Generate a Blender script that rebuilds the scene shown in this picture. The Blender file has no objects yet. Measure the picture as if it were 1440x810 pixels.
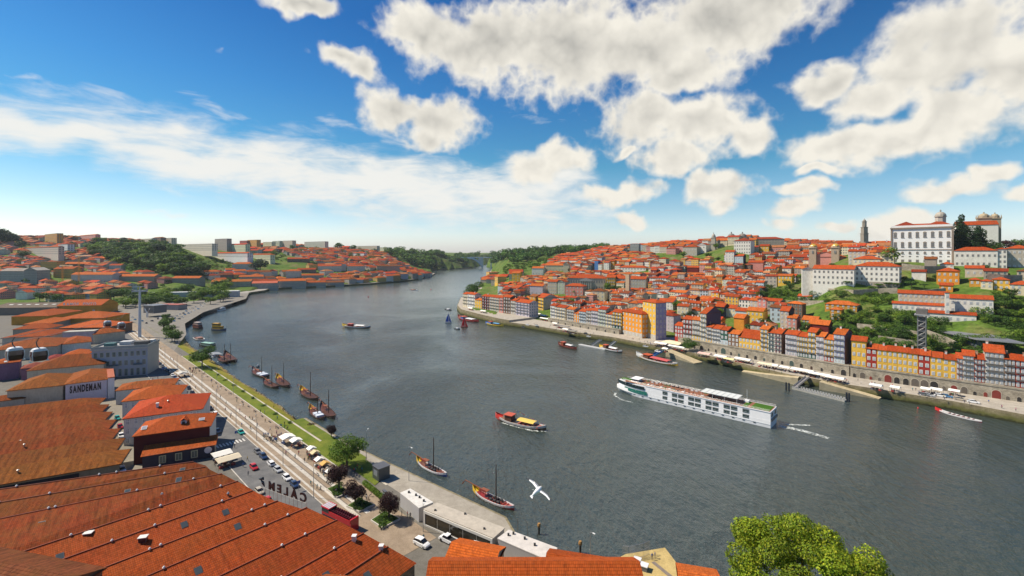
import bpy, bmesh, math, random
import numpy as np
from mathutils import Vector, Matrix
random.seed(7)
R = math.radians
scene = bpy.context.scene
C = scene.collection
# ------------------------------------------------------------------ camera
F, HZ, CH = 640.0, 357.0, 78.0          # focal length in photo pixels, horizon row, eye height (m)
cam_d = bpy.data.cameras.new("camera"); cam = bpy.data.objects.new("camera", cam_d); C.objects.link(cam)
cam.location = (0, 0, CH); cam.rotation_euler = (R(90), 0, 0)
cam_d.sensor_width = 36.0; cam_d.lens = 36.0 * F / 1440.0
cam_d.shift_y = -(405.0 - HZ) / 1440.0
cam_d.clip_start = 0.5; cam_d.clip_end = 60000
scene.camera = cam
scene.view_settings.view_transform = 'Standard'; scene.view_settings.look = 'None'
scene.view_settings.exposure = 0.46; scene.view_settings.gamma = 1.0; scene.view_settings.use_curve_mapping = False
# ------------------------------------------------------------------ sun and sky
SUN_EL, SUN_AZ = 51.0, -80.0            # azimuth clockwise from +Y
sd = bpy.data.lights.new("sun", 'SUN'); sun = bpy.data.objects.new("sun", sd); C.objects.link(sun)
sd.energy = 5.0; sd.angle = R(0.5); sd.color = (1.0, 0.89, 0.72)
_a, _e = R(SUN_AZ), R(SUN_EL)
sun_dir = Vector((math.sin(_a) * math.cos(_e), math.cos(_a) * math.cos(_e), math.sin(_e)))
sun.rotation_euler = (-sun_dir).to_track_quat('-Z', 'Y').to_euler()

world = bpy.data.worlds.new("World"); scene.world = world; world.use_nodes = True
wt = world.node_tree; wt.nodes.clear()

class NT:
 """small helper round a node tree"""
 def __init__(s, t): s.t = t
 def n(s, typ, ins=None, **kw):
  nd = s.t.nodes.new(typ)
  for k, v in kw.items(): setattr(nd, k, v)
  for k, v in (ins or {}).items():
   if isinstance(v, bpy.types.NodeSocket): s.t.links.new(v, nd.inputs[k])
   else: nd.inputs[k].default_value = v
  return nd
 def m(s, op, a, b=0.0, c=0.0, clamp=False):
  nd = s.n('ShaderNodeMath', {0: a, 1: b, 2: c}, operation=op); nd.use_clamp = clamp
  return nd.outputs[0]
 def vm(s, op, a, b=(0, 0, 0)):
  return s.n('ShaderNodeVectorMath', {0: a, 1: b}, operation=op)
 def mix(s, f, a, b, mode='MIX'):
  nd = s.t.nodes.new('ShaderNodeMix'); nd.data_type = 'RGBA'; nd.blend_type = mode
  for i, v in ((0, f), (6, a), (7, b)):
   if isinstance(v, bpy.types.NodeSocket): s.t.links.new(v, nd.inputs[i])
   else: nd.inputs[i].default_value = v if i == 0 else (*v[:3], 1)
  return nd.outputs[2]
 def ramp(s, f, stops, interp='LINEAR'):
  nd = s.n('ShaderNodeValToRGB', {0: f}); cr = nd.color_ramp; cr.interpolation = interp
  while len(cr.elements) < len(stops): cr.elements.new(0.5)
  for e, (p, c) in zip(cr.elements, stops):
   e.position = p; e.color = (*c[:3], 1) if not isinstance(c, float) else (c, c, c, 1)
  return nd.outputs[0]
 def noise(s, vec, scale, detail=4, rough=0.55, dist=0.0):
  return s.n('ShaderNodeTexNoise', {'Vector': vec, 'Scale': scale, 'Detail': detail, 'Roughness': rough, 'Distortion': dist}).outputs[0]

def build_world():
 w = NT(wt)
 out = w.n('ShaderNodeOutputWorld')
 sky = w.n('ShaderNodeTexSky', sky_type='NISHITA'); sky.sun_disc = False
 sky.sun_elevation = R(SUN_EL); sky.sun_rotation = R(SUN_AZ)
 sky.air_density = 1.0; sky.dust_density = 0.6; sky.ozone_density = 3.0
 g = w.n('ShaderNodeTexCoord').outputs['Generated']
 sp = w.n('ShaderNodeSeparateXYZ', {0: g}); x, y, z = sp.outputs
 az = w.m('ARCTAN2', x, y); el = w.m('ARCSINE', z)
 v2 = w.n('ShaderNodeCombineXYZ', {0: az, 1: el}).outputs[0]
 # the cloud texture lives in (azimuth, elevation); warp it for billowy outlines
 n_big = w.n('ShaderNodeTexNoise', {'Vector': v2, 'Scale': 9.0, 'Detail': 3.0, 'Roughness': 0.5})
 off = w.vm('SCALE', w.vm('SUBTRACT', n_big.outputs[1], (0.5, 0.5, 0.5)).outputs[0]); off.inputs[3].default_value = 0.10
 vw = w.vm('ADD', v2, off.outputs[0]).outputs[0]
 def billow(vec, sc, det): return w.m('ABSOLUTE', w.m('SUBTRACT', w.m('MULTIPLY', w.noise(vec, sc, det, 0.5), 2), 1))
 n_f = w.noise(v2, 30.0, 6, 0.6)
 b1, b2 = billow(v2, 10.0, 2), billow(v2, 24.0, 3)
 def px(cx, cy, rx, ry, rot=0):
  a = math.atan((cx - 720) / F); e = math.atan((HZ - cy) / F * math.cos(a))
  ex = rx * math.cos(a) ** 2 / F; ey = ry * math.cos(a) / F
  return a, e, ex, ey, R(rot)
 def field(blobs, vec):
  cur = None
  for b in blobs:
   a, e, ex, ey, rot = px(*b)
   mp = w.n('ShaderNodeMapping', {'Vector': vec, 'Location': (a, e, 0), 'Rotation': (0, 0, rot), 'Scale': (ex, ey, 1)}, vector_type='TEXTURE')
   d = w.n('ShaderNodeVectorMath', {0: mp.outputs[0]}, operation='LENGTH').outputs['Value']
   cur = d if cur is None else w.n('ShaderNodeMath', {0: cur, 1: d, 2: 0.25}, operation='SMOOTH_MIN').outputs[0]
  return cur
 cumulus = [(600, 42, 75, 32), (690, 62, 110, 48), (800, 62, 130, 68), (910, 60, 130, 62), (1020, 28, 125, 62), (1080, -10, 110, 60), (960, 102, 90, 26),
   (1285, 85, 85, 62), (1370, 60, 110, 72), (1430, 110, 60, 60), (1165, 118, 55, 24), (1235, 130, 70, 30), (1190, 200, 110, 33, 4), (1270, 190, 90, 42),
   (1340, 150, 90, 50), (905, 168, 62, 44), (985, 175, 88, 42), (1050, 182, 38, 26), (950, 225, 62, 26), (885, 213, 18, 10),
   (550, 148, 44, 30), (620, 168, 62, 36), (600, 195, 30, 18), (478, 80, 34, 18, -15), (505, 98, 28, 22),
   (790, 218, 44, 26), (752, 236, 34, 22), (870, 272, 66, 17), (884, 306, 24, 11), (1010, 268, 50, 30), (1020, 292, 26, 14),
   (1130, 264, 48, 11), (1122, 292, 46, 19, 18), (1098, 316, 28, 9), (1335, 256, 62, 20), (1385, 232, 34, 14), (1425, 266, 32, 15),
   (1272, 306, 52, 24), (1235, 322, 36, 18), (1180, 320, 22, 9), (420, -2, 55, 12), (1150, 240, 40, 9)]
 dist = field(cumulus, vw)
 dens = w.m('SUBTRACT', 1.03, dist)
 dens = w.m('ADD', dens, w.m('MULTIPLY', w.m('SUBTRACT', n_f, 0.5), 0.5))
 dens = w.m('ADD', dens, w.m('MULTIPLY', w.m('SUBTRACT', 0.2, b1), 0.7))
 dens = w.m('ADD', dens, w.m('MULTIPLY', w.m('SUBTRACT', 0.2, b2), 0.55))
 cov = w.n('ShaderNodeMapRange', {0: dens, 1: -0.06, 2: 0.56, 3: 0.0, 4: 1.0}, interpolation_type='SMOOTHSTEP').outputs[0]
 # stretched veil of high cloud
 mp2 = w.n('ShaderNodeMapping', {'Vector': v2, 'Rotation': (0, 0, R(6)), 'Scale': (7.0, 26.0, 1)})
 n_s = w.noise(mp2.outputs[0], 1.3, 8, 0.62, 0.4)
 veil = [(90, 200, 230, 34, -3), (330, 228, 260, 42, -6), (540, 260, 240, 46, -8), (700, 276, 150, 36, -6), (760, 250, 70, 34)]
 dv = w.m('SUBTRACT', 1.42, field(veil, vw))
 dv = w.m('ADD', dv, w.m('MULTIPLY', w.m('SUBTRACT', n_s, 0.5), 2.1))
 cv = w.n('ShaderNodeMapRange', {0: dv, 1: 0.0, 2: 1.25, 3: 0.0, 4: 0.95}, interpolation_type='SMOOTHSTEP').outputs[0]
 wisp = [(150, 140, 190, 22, -3), (330, 152, 150, 16, -12), (40, 105, 60, 8), (250, 297, 140, 12), (560, 190, 200, 16, -12), (305, 57, 16, 9), (760, 160, 60, 12), (1010, 140, 40, 16)]
 dw = w.m('SUBTRACT', 1.0, field(wisp, vw))
 dw = w.m('ADD', dw, w.m('MULTIPLY', w.m('SUBTRACT', n_s, 0.55), 3.4))
 cw = w.n('ShaderNodeMapRange', {0: dw, 1: 0.25, 2: 1.6, 3: 0.0, 4: 0.7}, interpolation_type='SMOOTHSTEP').outputs[0]
 veilc = w.m('MAXIMUM', cv, cw)
 # billows: relief from the difference of the noise taken a step towards the light
 vs = w.vm('ADD', v2, (-0.010, 0.016, 0)).outputs[0]
 c1, c2 = billow(vs, 10.0, 2), billow(vs, 24.0, 3); n_l = w.noise(v2, 5.0, 4, 0.6)
 rel = w.m('ADD', w.m('MULTIPLY', w.m('SUBTRACT', c1, b1), 0.55), w.m('MULTIPLY', w.m('SUBTRACT', c2, b2), 0.22))
 rel = w.m('ADD', rel, w.m('ADD', w.m('MULTIPLY', w.m('SUBTRACT', n_l, 0.5), 0.8), w.m('MULTIPLY', w.m('SUBTRACT', n_f, 0.5), 0.25)))
 high = w.n('ShaderNodeMapRange', {0: el, 1: 0.10, 2: 0.40, 3: 0.1, 4: 1.0}).outputs[0]
 thick = w.m('MULTIPLY', w.n('ShaderNodeMapRange', {0: dens, 1: 0.35, 2: 1.15, 3: 0.0, 4: 1.0}).outputs[0], high)
 lum = w.m('SUBTRACT', w.m('ADD', 1.0, rel), w.m('MULTIPLY', thick, 0.5))
 lumc = w.m('MINIMUM', w.m('MAXIMUM', lum, 0.3), 1.0)
 ccol = w.mix(lumc, (0.18, 0.19, 0.20), (1.0, 0.955, 0.85))
 skyc = w.vm('MULTIPLY', sky.outputs[0], SKY_TINT).outputs[0]
 elc = w.n('ShaderNodeMapRange', {0: el, 1: 0.0, 2: 0.46, 3: 0.0, 4: 1.0}).outputs[0]
 grade = w.ramp(elc, [(0.0, (1.45, 1.45, 1.72)), (0.09, (1.42, 1.44, 1.55)), (0.2, (1.0, 1.18, 1.25)), (0.40, (0.42, 0.92, 1.02)), (0.7, (0.26, 0.74, 1.04)), (1.0, (0.16, 0.56, 0.94))])
 skyc = w.mix(1.0, skyc, grade, 'MULTIPLY')
 col = w.mix(veilc, skyc, tuple(8.4 * c for c in (1.0, 0.985, 0.93)))
 cc = w.vm('SCALE', ccol); cc.inputs[3].default_value = 8.4
 col = w.mix(cov, col, cc.outputs[0])
 bg = w.n('ShaderNodeBackground', {'Color': col, 'Strength': 0.080})
 wt.links.new(bg.outputs[0], out.inputs[0])
SKY_TINT = (1.0, 1.0, 1.0)
build_world()
world.cycles.sampling_method = 'MANUAL'; world.cycles.sample_map_resolution = 512
# ------------------------------------------------------------------ measuring helpers
def P(x, y, z=0.0):
 Y = F * (CH - z) / (y - HZ); return Vector(((x - 720) * Y / F, Y, z))
def PY(x, y, Y):
 return Vector(((x - 720) * Y / F, Y, CH - (y - HZ) * Y / F))
def to_px(p):
 return 720 + F * p[0] / p[1], HZ + F * (CH - p[2]) / p[1]
# terrain: for several bearings a profile of (distance, height)
PROF = {-400: [(60, 4.8), (620, 4.8), (700, 10), (900, 40), (1200, 90), (1600, 150), (2500, 170), (6000, 170)],
  0: [(60, 4.8), (640, 4.8), (760, 12), (900, 34), (1100, 62), (1300, 100), (1600, 142), (2500, 150), (6000, 150)],
  130: [(60, 4.8), (640, 4.8), (750, 9), (900, 28), (1100, 60), (1300, 94), (1700, 132), (2500, 140), (6000, 140)],
  240: [(60, 4.8), (700, 4.9), (820, 9), (900, 24), (1000, 52), (1150, 82), (1500, 112), (2500, 120), (6000, 130)],
  330: [(60, 4.8), (900, 5), (1000, 12), (1100, 32), (1250, 58), (1450, 88), (1700, 108), (2500, 112), (6000, 120)],
  400: [(60, 4), (1090, 5), (1140, 14), (1200, 30), (1300, 52), (1500, 84), (1700, 103), (2500, 105), (6000, 115)],
  520: [(60, 4), (1200, 6), (1260, 22), (1330, 34), (1500, 56), (1800, 92), (2500, 98), (6000, 110)],
  600: [(60, 4), (1650, 6), (1750, 20), (1900, 46), (2200, 72), (2600, 80), (6000, 100)],
  660: [(60, 4), (2300, 6), (2500, 30), (2900, 60), (3500, 70), (6000, 90)],
  700: [(60, 5), (1500, 8), (2300, 12), (2700, 40), (3300, 72), (6000, 92)]}
PROF_R = {560: [(60, 5), (1500, 8), (2400, 10), (3000, 60), (6000, 80)],
  690: [(60, 5), (600, 8), (1500, 14), (2300, 24), (2700, 50), (3300, 70), (6000, 92)],
  720: [(60, 3), (550, 3.2), (590, 9), (700, 18), (900, 27), (1100, 38), (1500, 52), (2000, 84), (3000, 90), (6000, 95)],
  800: [(60, 3), (485, 3.2), (520, 9), (600, 17), (700, 27), (900, 46), (1100, 60), (1500, 78), (2000, 92), (6000, 100)],
  860: [(60, 3), (440, 3.2), (470, 9), (520, 12), (650, 28), (800, 50), (950, 72), (1100, 84), (1600, 88), (6000, 100)],
  960: [(60, 3), (393, 3.2), (420, 9), (480, 14), (600, 32), (720, 60), (850, 85), (1000, 93), (1600, 96), (6000, 100)],
  1040: [(60, 3), (348, 3.2), (370, 11), (430, 15), (550, 35), (650, 62), (750, 90), (850, 98), (1600, 98), (6000, 100)],
  1120: [(60, 3), (308, 3.2), (330, 12), (380, 16), (430, 28), (480, 43), (600, 55), (750, 82), (900, 92), (6000, 100)],
  1200: [(60, 3), (287, 3.2), (303, 12), (345, 17), (383, 34), (408, 48.5), (440, 64), (550, 78), (900, 88), (6000, 95)],
  1300: [(60, 3), (266, 3.2), (284, 12), (312, 17), (345, 34), (385, 51), (420, 66), (445, 71), (600, 80), (6000, 90)],
  1400: [(60, 3), (247, 3.2), (262, 12), (292, 19), (328, 38), (370, 57), (420, 69.5), (600, 80), (6000, 90)],
  1500: [(60, 3), (232, 3.2), (246, 12), (280, 22), (320, 42), (370, 60), (420, 71), (600, 82), (6000, 90)]}
def _prof(tab, x, Y):
 ks = sorted(tab); x = min(max(x, ks[0]), ks[-1])
 for a, b in zip(ks, ks[1:]):
  if x <= b: break
 za = np.interp(Y, [p[0] for p in tab[a]], [p[1] for p in tab[a]])
 zb = np.interp(Y, [p[0] for p in tab[b]], [p[1] for p in tab[b]])
 t = (x - a) / (b - a); t = t * t * (3 - 2 * t)
 return float(za * (1 - t) + zb * t)
def W(pts): return [tuple(P(x, y, 0)[:2]) for x, y in pts]
# shorelines at water level, traced as measured positions
SHORE_L = [(-1.0, 40.0), (8.0, 80), (3.5, 112), *W([(712, 752), (548, 671), (500, 646), (430, 603), (388, 568), (340, 538), (290, 502), (268, 488), (258, 475), (254, 462),
  (262, 451), (284, 436), (345, 417), (352, 414), (372, 411), (382, 407.5), (450, 404.5), (520, 400.5), (560, 397), (590, 393.5), (606, 389), (612, 386), (604, 384), (600, 381.5), (612, 379.5),
  (640, 378.6), (658, 377.5), (664, 376)])]
LAND_L = SHORE_L + [(-150, 6500), (-9000, 6500), (-9000, 40)]
SHORE_R = [*W([(1700, 635), (1440, 597), (1340, 577), (1240, 560), (1180, 550), (1110, 537), (1060, 525), (1000, 510), (960, 502), (905, 490), (860, 481), (790, 471), (745, 463), (716, 459),
  (700, 456), (672, 449), (648, 442), (643, 436), (648, 424), (668, 407), (690, 399), (697, 391), (688, 384.5), (692, 380), (690, 377), (686, 375.5)])]
LAND_R = SHORE_R + [(-40, 6500), (9000, 6500), (9000, 200)]
def inside(poly, x, y):
 c = False; n = len(poly); j = n - 1
 for i in range(n):
  xi, yi = poly[i]; xj, yj = poly[j]
  if (yi > y) != (yj > y) and x < (xj - xi) * (y - yi) / (yj - yi) + xi: c = not c
  j = i
 return c
def seg_d(poly, x, y):
 best = 1e18
 for (ax, ay), (bx, by) in zip(poly, poly[1:]):
  dx, dy = bx - ax, by - ay; L = dx * dx + dy * dy + 1e-9
  t = max(0, min(1, ((x - ax) * dx + (y - ay) * dy) / L))
  d = (ax + t * dx - x) ** 2 + (ay + t * dy - y) ** 2
  if d < best: best = d
 return math.sqrt(best)
def land_z(x, y):
 """height of the land (None over the river)"""
 if y < 1: return 5.0
 if inside(LAND_L, x, y): return _prof(PROF, 720 + F * x / y, y)
 if inside(LAND_R, x, y): return _prof(PROF_R, 720 + F * x / y, y)
 return None
def gz(x, y):
 z = land_z(x, y); return 0.0 if z is None else z
def G(px, py, y0=90.0):
 """where the ray through a photo pixel meets the land"""
 Y = y0; step = 4.0
 while Y < 6000:
  x = (px - 720) * Y / F; zr = CH - (py - HZ) * Y / F
  z = land_z(x, Y)
  if z is not None and z >= zr:
   lo, hi = Y - step, Y
   for _ in range(14):
    m = (lo + hi) / 2; zm = land_z((px - 720) * m / F, m)
    if zm is not None and zm >= CH - (py - HZ) * m / F: hi = m
    else: lo = m
   return Vector(((px - 720) * hi / F, hi, CH - (py - HZ) * hi / F))
  Y += step; step = max(4.0, Y * 0.008)
 return Vector(((px - 720) * 3000 / F, 3000, CH))
# ------------------------------------------------------------------ objects
def tag(o, label=None, cat=None, group=None, kind=None):
 if label: o['label'] = label
 if cat: o['category'] = cat
 if group: o['group'] = group
 if kind: o['kind'] = kind
 return o
def empty(name, loc, rz=0.0, label=None, cat=None, group=None):
 o = bpy.data.objects.new(name, None); o.empty_display_size = 0.5; C.objects.link(o)
 o.location = loc; o.rotation_euler = (0, 0, rz); return tag(o, label, cat, group)
def link(name, me, parent=None, loc=(0, 0, 0), rz=0.0, scale=None):
 o = bpy.data.objects.new(name, me); C.objects.link(o); o.location = loc; o.rotation_euler = (0, 0, rz)
 if scale is not None: o.scale = scale
 if parent is not None: o.parent = parent
 return o
_kids = {}
def copy_tree(o, parent=None, loc=None, rz=None, top=True):
 c = o.copy(); C.objects.link(c); c.parent = parent
 if top:
  if loc is not None: c.location = loc
  if rz is not None: c.rotation_euler = (0, 0, rz)
  for k in ('label', 'group'):
   if k in c: del c[k]
 for ch in o.children: copy_tree(ch, c, top=False)
 return c
WHITE = (0.8, 0.8, 0.8)
class MB:
 """collects faces; build() links them as ONE mesh object. uv = metres in the face plane"""
 def __init__(s): s.v = []; s.f = []; s.m = []; s.c = []
 def face(s, pts, mat=0, col=WHITE):
  i = len(s.v); s.v += [tuple(p) for p in pts]; s.f.append(tuple(range(i, i + len(pts)))); s.m.append(mat); s.c.append(col)
 def box(s, x0, x1, y0, y1, z0, z1, mat=0, col=WHITE, bottom=True, top=True, M=None):
  p = [(x0, y0, z0), (x1, y0, z0), (x1, y1, z0), (x0, y1, z0), (x0, y0, z1), (x1, y0, z1), (x1, y1, z1), (x0, y1, z1)]
  if M is not None: p = [M @ Vector(q) for q in p]
  i = len(s.v); s.v += [tuple(q) for q in p]
  fs = [(0, 1, 5, 4), (1, 2, 6, 5), (2, 3, 7, 6), (3, 0, 4, 7)]
  if top: fs.append((4, 5, 6, 7))
  if bottom: fs.append((3, 2, 1, 0))
  for f in fs: s.f.append(tuple(i + k for k in f)); s.m.append(mat); s.c.append(col)
 def prism(s, poly, z0, z1, mat=0, col=WHITE, matside=None, colside=None, bottom=False):
  n = len(poly); i = len(s.v)
  s.v += [(p[0], p[1], z0) for p in poly] + [(p[0], p[1], z1) for p in poly]
  for k in range(n):
   a, b = k, (k + 1) % n
   s.f.append((i + a, i + b, i + n + b, i + n + a)); s.m.append(mat if matside is None else matside); s.c.append(colside or col)
  s.f.append(tuple(i + n + k for k in range(n))); s.m.append(mat); s.c.append(col)
  if bottom: s.f.append(tuple(i + n - 1 - k for k in range(n))); s.m.append(mat); s.c.append(col)
 def tube(s, path, r, seg=6, mat=0, col=WHITE, cap=True):
  path = [Vector(p) for p in path]; rs = r if isinstance(r, (list, tuple)) else [r] * len(path)
  i0 = len(s.v); n = len(path)
  for k, p in enumerate(path):
   d = (path[min(k + 1, n - 1)] - path[max(k - 1, 0)]).normalized()
   a = Vector((0, 0, 1)) if abs(d.z) < 0.9 else Vector((1, 0, 0))
   u = d.cross(a).normalized(); v = u.cross(d)
   for j in range(seg):
    t = 2 * math.pi * j / seg; s.v.append(tuple(p + (u * math.cos(t) + v * math.sin(t)) * rs[k]))
  for k in range(n - 1):
   for j in range(seg):
    a = i0 + k * seg + j; b = i0 + k * seg + (j + 1) % seg
    s.f.append((a, b, b + seg, a + seg)); s.m.append(mat); s.c.append(col)
  if cap:
   s.f.append(tuple(i0 + j for j in range(seg))[::-1]); s.m.append(mat); s.c.append(col)
   s.f.append(tuple(i0 + (n - 1) * seg + j for j in range(seg))); s.m.append(mat); s.c.append(col)
 def loft(s, rings, mat=0, col=WHITE, closed=True, cap=True):
  i0 = len(s.v); m = len(rings[0])
  for r in rings: s.v += [tuple(p) for p in r]
  for k in range(len(rings) - 1):
   for j in range(m if closed else m - 1):
    a = i0 + k * m + j; b = i0 + k * m + (j + 1) % m
    s.f.append((a, b, b + m, a + m)); s.m.append(mat); s.c.append(col)
  if cap:
   s.f.append(tuple(i0 + j for j in range(m))[::-1]); s.m.append(mat); s.c.append(col)
   s.f.append(tuple(i0 + (len(rings) - 1) * m + j for j in range(m))); s.m.append(mat); s.c.append(col)
 def add(s, o, M=None):
  i = len(s.v); s.v += [tuple(M @ Vector(p)) for p in o.v] if M is not None else o.v
  s.f += [tuple(i + k for k in f) for f in o.f]; s.m += o.m; s.c += o.c
 def mesh(s, name, mats, smooth=False):
  me = bpy.data.meshes.new(name); me.from_pydata(s.v, [], s.f)
  for k in mats: me.materials.append(MAT[k])
  nf = len(s.f)
  me.polygons.foreach_set('material_index', np.array(s.m, dtype=np.int32))
  if smooth: me.polygons.foreach_set('use_smooth', np.ones(nf, dtype=bool))
  nl = len(me.loops)
  tot = np.empty(nf, dtype=np.int32); me.polygons.foreach_get('loop_total', tot)
  vi = np.empty(nl, dtype=np.int32); me.loops.foreach_get('vertex_index', vi)
  co = np.array(s.v, dtype=np.float64).reshape(-1, 3)[vi]
  fi = np.repeat(np.arange(nf), tot)
  nrm = np.empty(nf * 3); me.polygons.foreach_get('normal', nrm); nrm = nrm.reshape(-1, 3)
  hor = np.stack([-nrm[:, 1], nrm[:, 0], np.zeros(nf)], 1); ln = np.linalg.norm(hor, axis=1)
  hor[ln < 1e-4] = (1, 0, 0); ln[ln < 1e-4] = 1; hor /= ln[:, None]
  up = np.cross(nrm, hor)
  uv = np.stack([(co * hor[fi]).sum(1), (co * up[fi]).sum(1)], 1)
  ul = me.uv_layers.new(name='UVMap'); ul.data.foreach_set('uv', uv.astype(np.float32).ravel())
  ca = me.color_attributes.new('Col', 'FLOAT_COLOR', 'CORNER')
  cc = np.array([(*c[:3], 1.0) for c in s.c], dtype=np.float32)[fi]
  ca.data.foreach_set('color', cc.ravel())
  me.update(); return me
 def build(s, name, mats, parent=None, loc=(0, 0, 0), rz=0.0, smooth=False):
  return link(name, s.mesh(name, mats if isinstance(mats, (list, tuple)) else [mats], smooth), parent, loc, rz)
# ------------------------------------------------------------------ materials
MAT = {}
def mat(name, rough=0.8, spec=0.3, metal=0.0):
 m = bpy.data.materials.new(name); m.use_nodes = True; t = m.node_tree; t.nodes.clear(); w = NT(t)
 b = w.n('ShaderNodeBsdfPrincipled', {'Roughness': rough, 'Metallic': metal}); b.inputs['Specular IOR Level'].default_value = spec
 o = w.n('ShaderNodeOutputMaterial', {0: b.outputs[0]}); MAT[name] = m
 return w, b
def lk(w, a, b): w.t.links.new(a, b)
def obj_rand(w): return w.n('ShaderNodeObjectInfo').outputs['Random']
def attr_col(w): return w.n('ShaderNodeVertexColor', layer_name='Col').outputs[0]
def worldpos(w): return w.n('ShaderNodeNewGeometry').outputs['Position']
def uvs(w): return w.n('ShaderNodeTexCoord').outputs['UV']

def mk_wall(name, windows=False, dirt=0.26):
 w, b = mat(name, 0.85, 0.2)
 c = attr_col(w); pos = worldpos(w)
 n = w.noise(pos, 0.35, 5, 0.65); n2 = w.noise(w.vm('MULTIPLY', pos, (1.2, 1.2, 0.25)).outputs[0], 1.6, 4, 0.6)
 f = w.ramp(n, [(0.35, (0.62, 0.6, 0.57)), (0.6, (1, 1, 1))]); c = w.mix(dirt * 1.5, c, f, 'MULTIPLY')
 f = w.ramp(n2, [(0.35, (0.55, 0.52, 0.48)), (0.55, (1, 1, 1))]); c = w.mix(dirt, c, f, 'MULTIPLY')
 if windows:
  s = w.n('ShaderNodeSeparateXYZ', {0: uvs(w)})
  fu = w.m('FRACT', w.m('DIVIDE', s.outputs[0], 2.3 if windows != 2 else 5.5)); fv = w.m('FRACT', w.m('DIVIDE', s.outputs[1], 3.1 if windows != 2 else 4.6))
  mu = w.m('LESS_THAN', w.m('ABSOLUTE', w.m('SUBTRACT', fu, 0.5)), 0.21); mv = w.m('LESS_THAN', w.m('ABSOLUTE', w.m('SUBTRACT', fv, 0.55)), 0.26)
  k = w.m('MULTIPLY', mu, mv)
  mu2 = w.m('LESS_THAN', w.m('ABSOLUTE', w.m('SUBTRACT', fu, 0.5)), 0.27); mv2 = w.m('LESS_THAN', w.m('ABSOLUTE', w.m('SUBTRACT', fv, 0.55)), 0.31)
  up = w.m('GREATER_THAN', s.outputs[1], 0.2)
  c = w.mix(w.m('MULTIPLY', w.m('MULTIPLY', mu2, mv2), up), c, (0.45, 0.44, 0.42))
  c = w.mix(w.m('MULTIPLY', k, up), c, (0.06, 0.065, 0.075) if windows != 2 else (0.16, 0.15, 0.145))
 lk(w, c, b.inputs['Base Color']); return MAT[name]
mk_wall('wall'); mk_wall('wall_windows', True); mk_wall('clean_wall', False, 0.12)
MAT['wall_windows_far'] = mk_wall('wall_windows_far', 2)

def mk_roof(name, row=0.42, colw=0.3, moss=0.3, dark=0.55, bump=0.5):
 w, b = mat(name, 0.85, 0.08)
 s = w.n('ShaderNodeSeparateXYZ', {0: uvs(w)}); pos = worldpos(w)
 fv = w.m('FRACT', w.m('DIVIDE', s.outputs[1], row)); fu = w.m('FRACT', w.m('DIVIDE', s.outputs[0], colw))
 line = w.ramp(fv, [(0.0, (dark, dark * 0.85, dark * 0.8)), (0.22, (1, 1, 1)), (0.9, (1, 1, 1)), (1.0, (dark, dark * 0.85, dark * 0.8))])
 hu = w.m('ABSOLUTE', w.m('SUBTRACT', w.m('MULTIPLY', fu, 2), 1))
 linu = w.ramp(hu, [(0.0, (1, 1, 1)), (0.65, (1, 1, 1)), (1.0, (0.76, 0.72, 0.7))])
 c = attr_col(w)
 # single tiles differ in tone
 cell = w.n('ShaderNodeCombineXYZ', {0: w.m('FLOOR', w.m('DIVIDE', s.outputs[0], colw)), 1: w.m('FLOOR', w.m('DIVIDE', s.outputs[1], row))}).outputs[0]
 wn = w.n('ShaderNodeTexWhiteNoise', {'Vector': cell}).outputs['Value']
 c = w.mix(1.0, c, w.ramp(wn, [(0.0, (0.78, 0.74, 0.7)), (0.5, (1, 1, 1)), (1.0, (1.12, 1.1, 1.08))]), 'MULTIPLY')
 c = w.mix(1.0, c, line, 'MULTIPLY'); c = w.mix(1.0, c, linu, 'MULTIPLY')
 n = w.noise(pos, 0.22, 6, 0.68); n2 = w.noise(pos, 1.4, 4, 0.7)
 c = w.mix(w.m('MULTIPLY', w.n('ShaderNodeMapRange', {0: n, 1: 0.42, 2: 0.66}).outputs[0], moss), c, (0.16, 0.075, 0.018))
 c = w.mix(w.m('MULTIPLY', w.n('ShaderNodeMapRange', {0: n2, 1: 0.5, 2: 0.72}).outputs[0], moss * 1.2), c, (0.085, 0.05, 0.028))
 su = w.n('ShaderNodeVectorMath', {0: uvs(w), 1: (1.1, 0.10, 1)}, operation='MULTIPLY').outputs[0]; n3 = w.noise(su, 1.0, 5, 0.7)
 c = w.mix(min(1, moss * 2.6), c, w.ramp(n3, [(0.3, (0.5, 0.46, 0.42)), (0.58, (1, 1, 1)), (0.75, (1.12, 1.1, 1.05))]), 'MULTIPLY')
 rv = w.ramp(obj_rand(w), [(0, (0.8, 0.72, 0.68)), (0.5, (1, 1, 1)), (1, (1.12, 1.12, 1.12))]); c = w.mix(1.0, c, rv, 'MULTIPLY')
 lk(w, c, b.inputs['Base Color'])
 if bump:
  h = w.m('ADD', w.m('MULTIPLY', fv, 0.6), w.m('MULTIPLY', w.m('SUBTRACT', 1.0, w.m('MULTIPLY', hu, hu)), 0.7))
  bp = w.n('ShaderNodeBump', {'Height': h, 'Strength': bump, 'Distance': 0.08}); lk(w, bp.outputs[0], b.inputs['Normal'])
mk_roof('tile_roof', 0.9, 0.5, 0.25, 0.8, 0)
mk_roof('near_tile_roof', 0.58, 0.34, 0.20, 0.42, 0.6)
mk_roof('mossy_tile_roof', 0.56, 0.34, 0.5, 0.5, 0.6)

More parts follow.
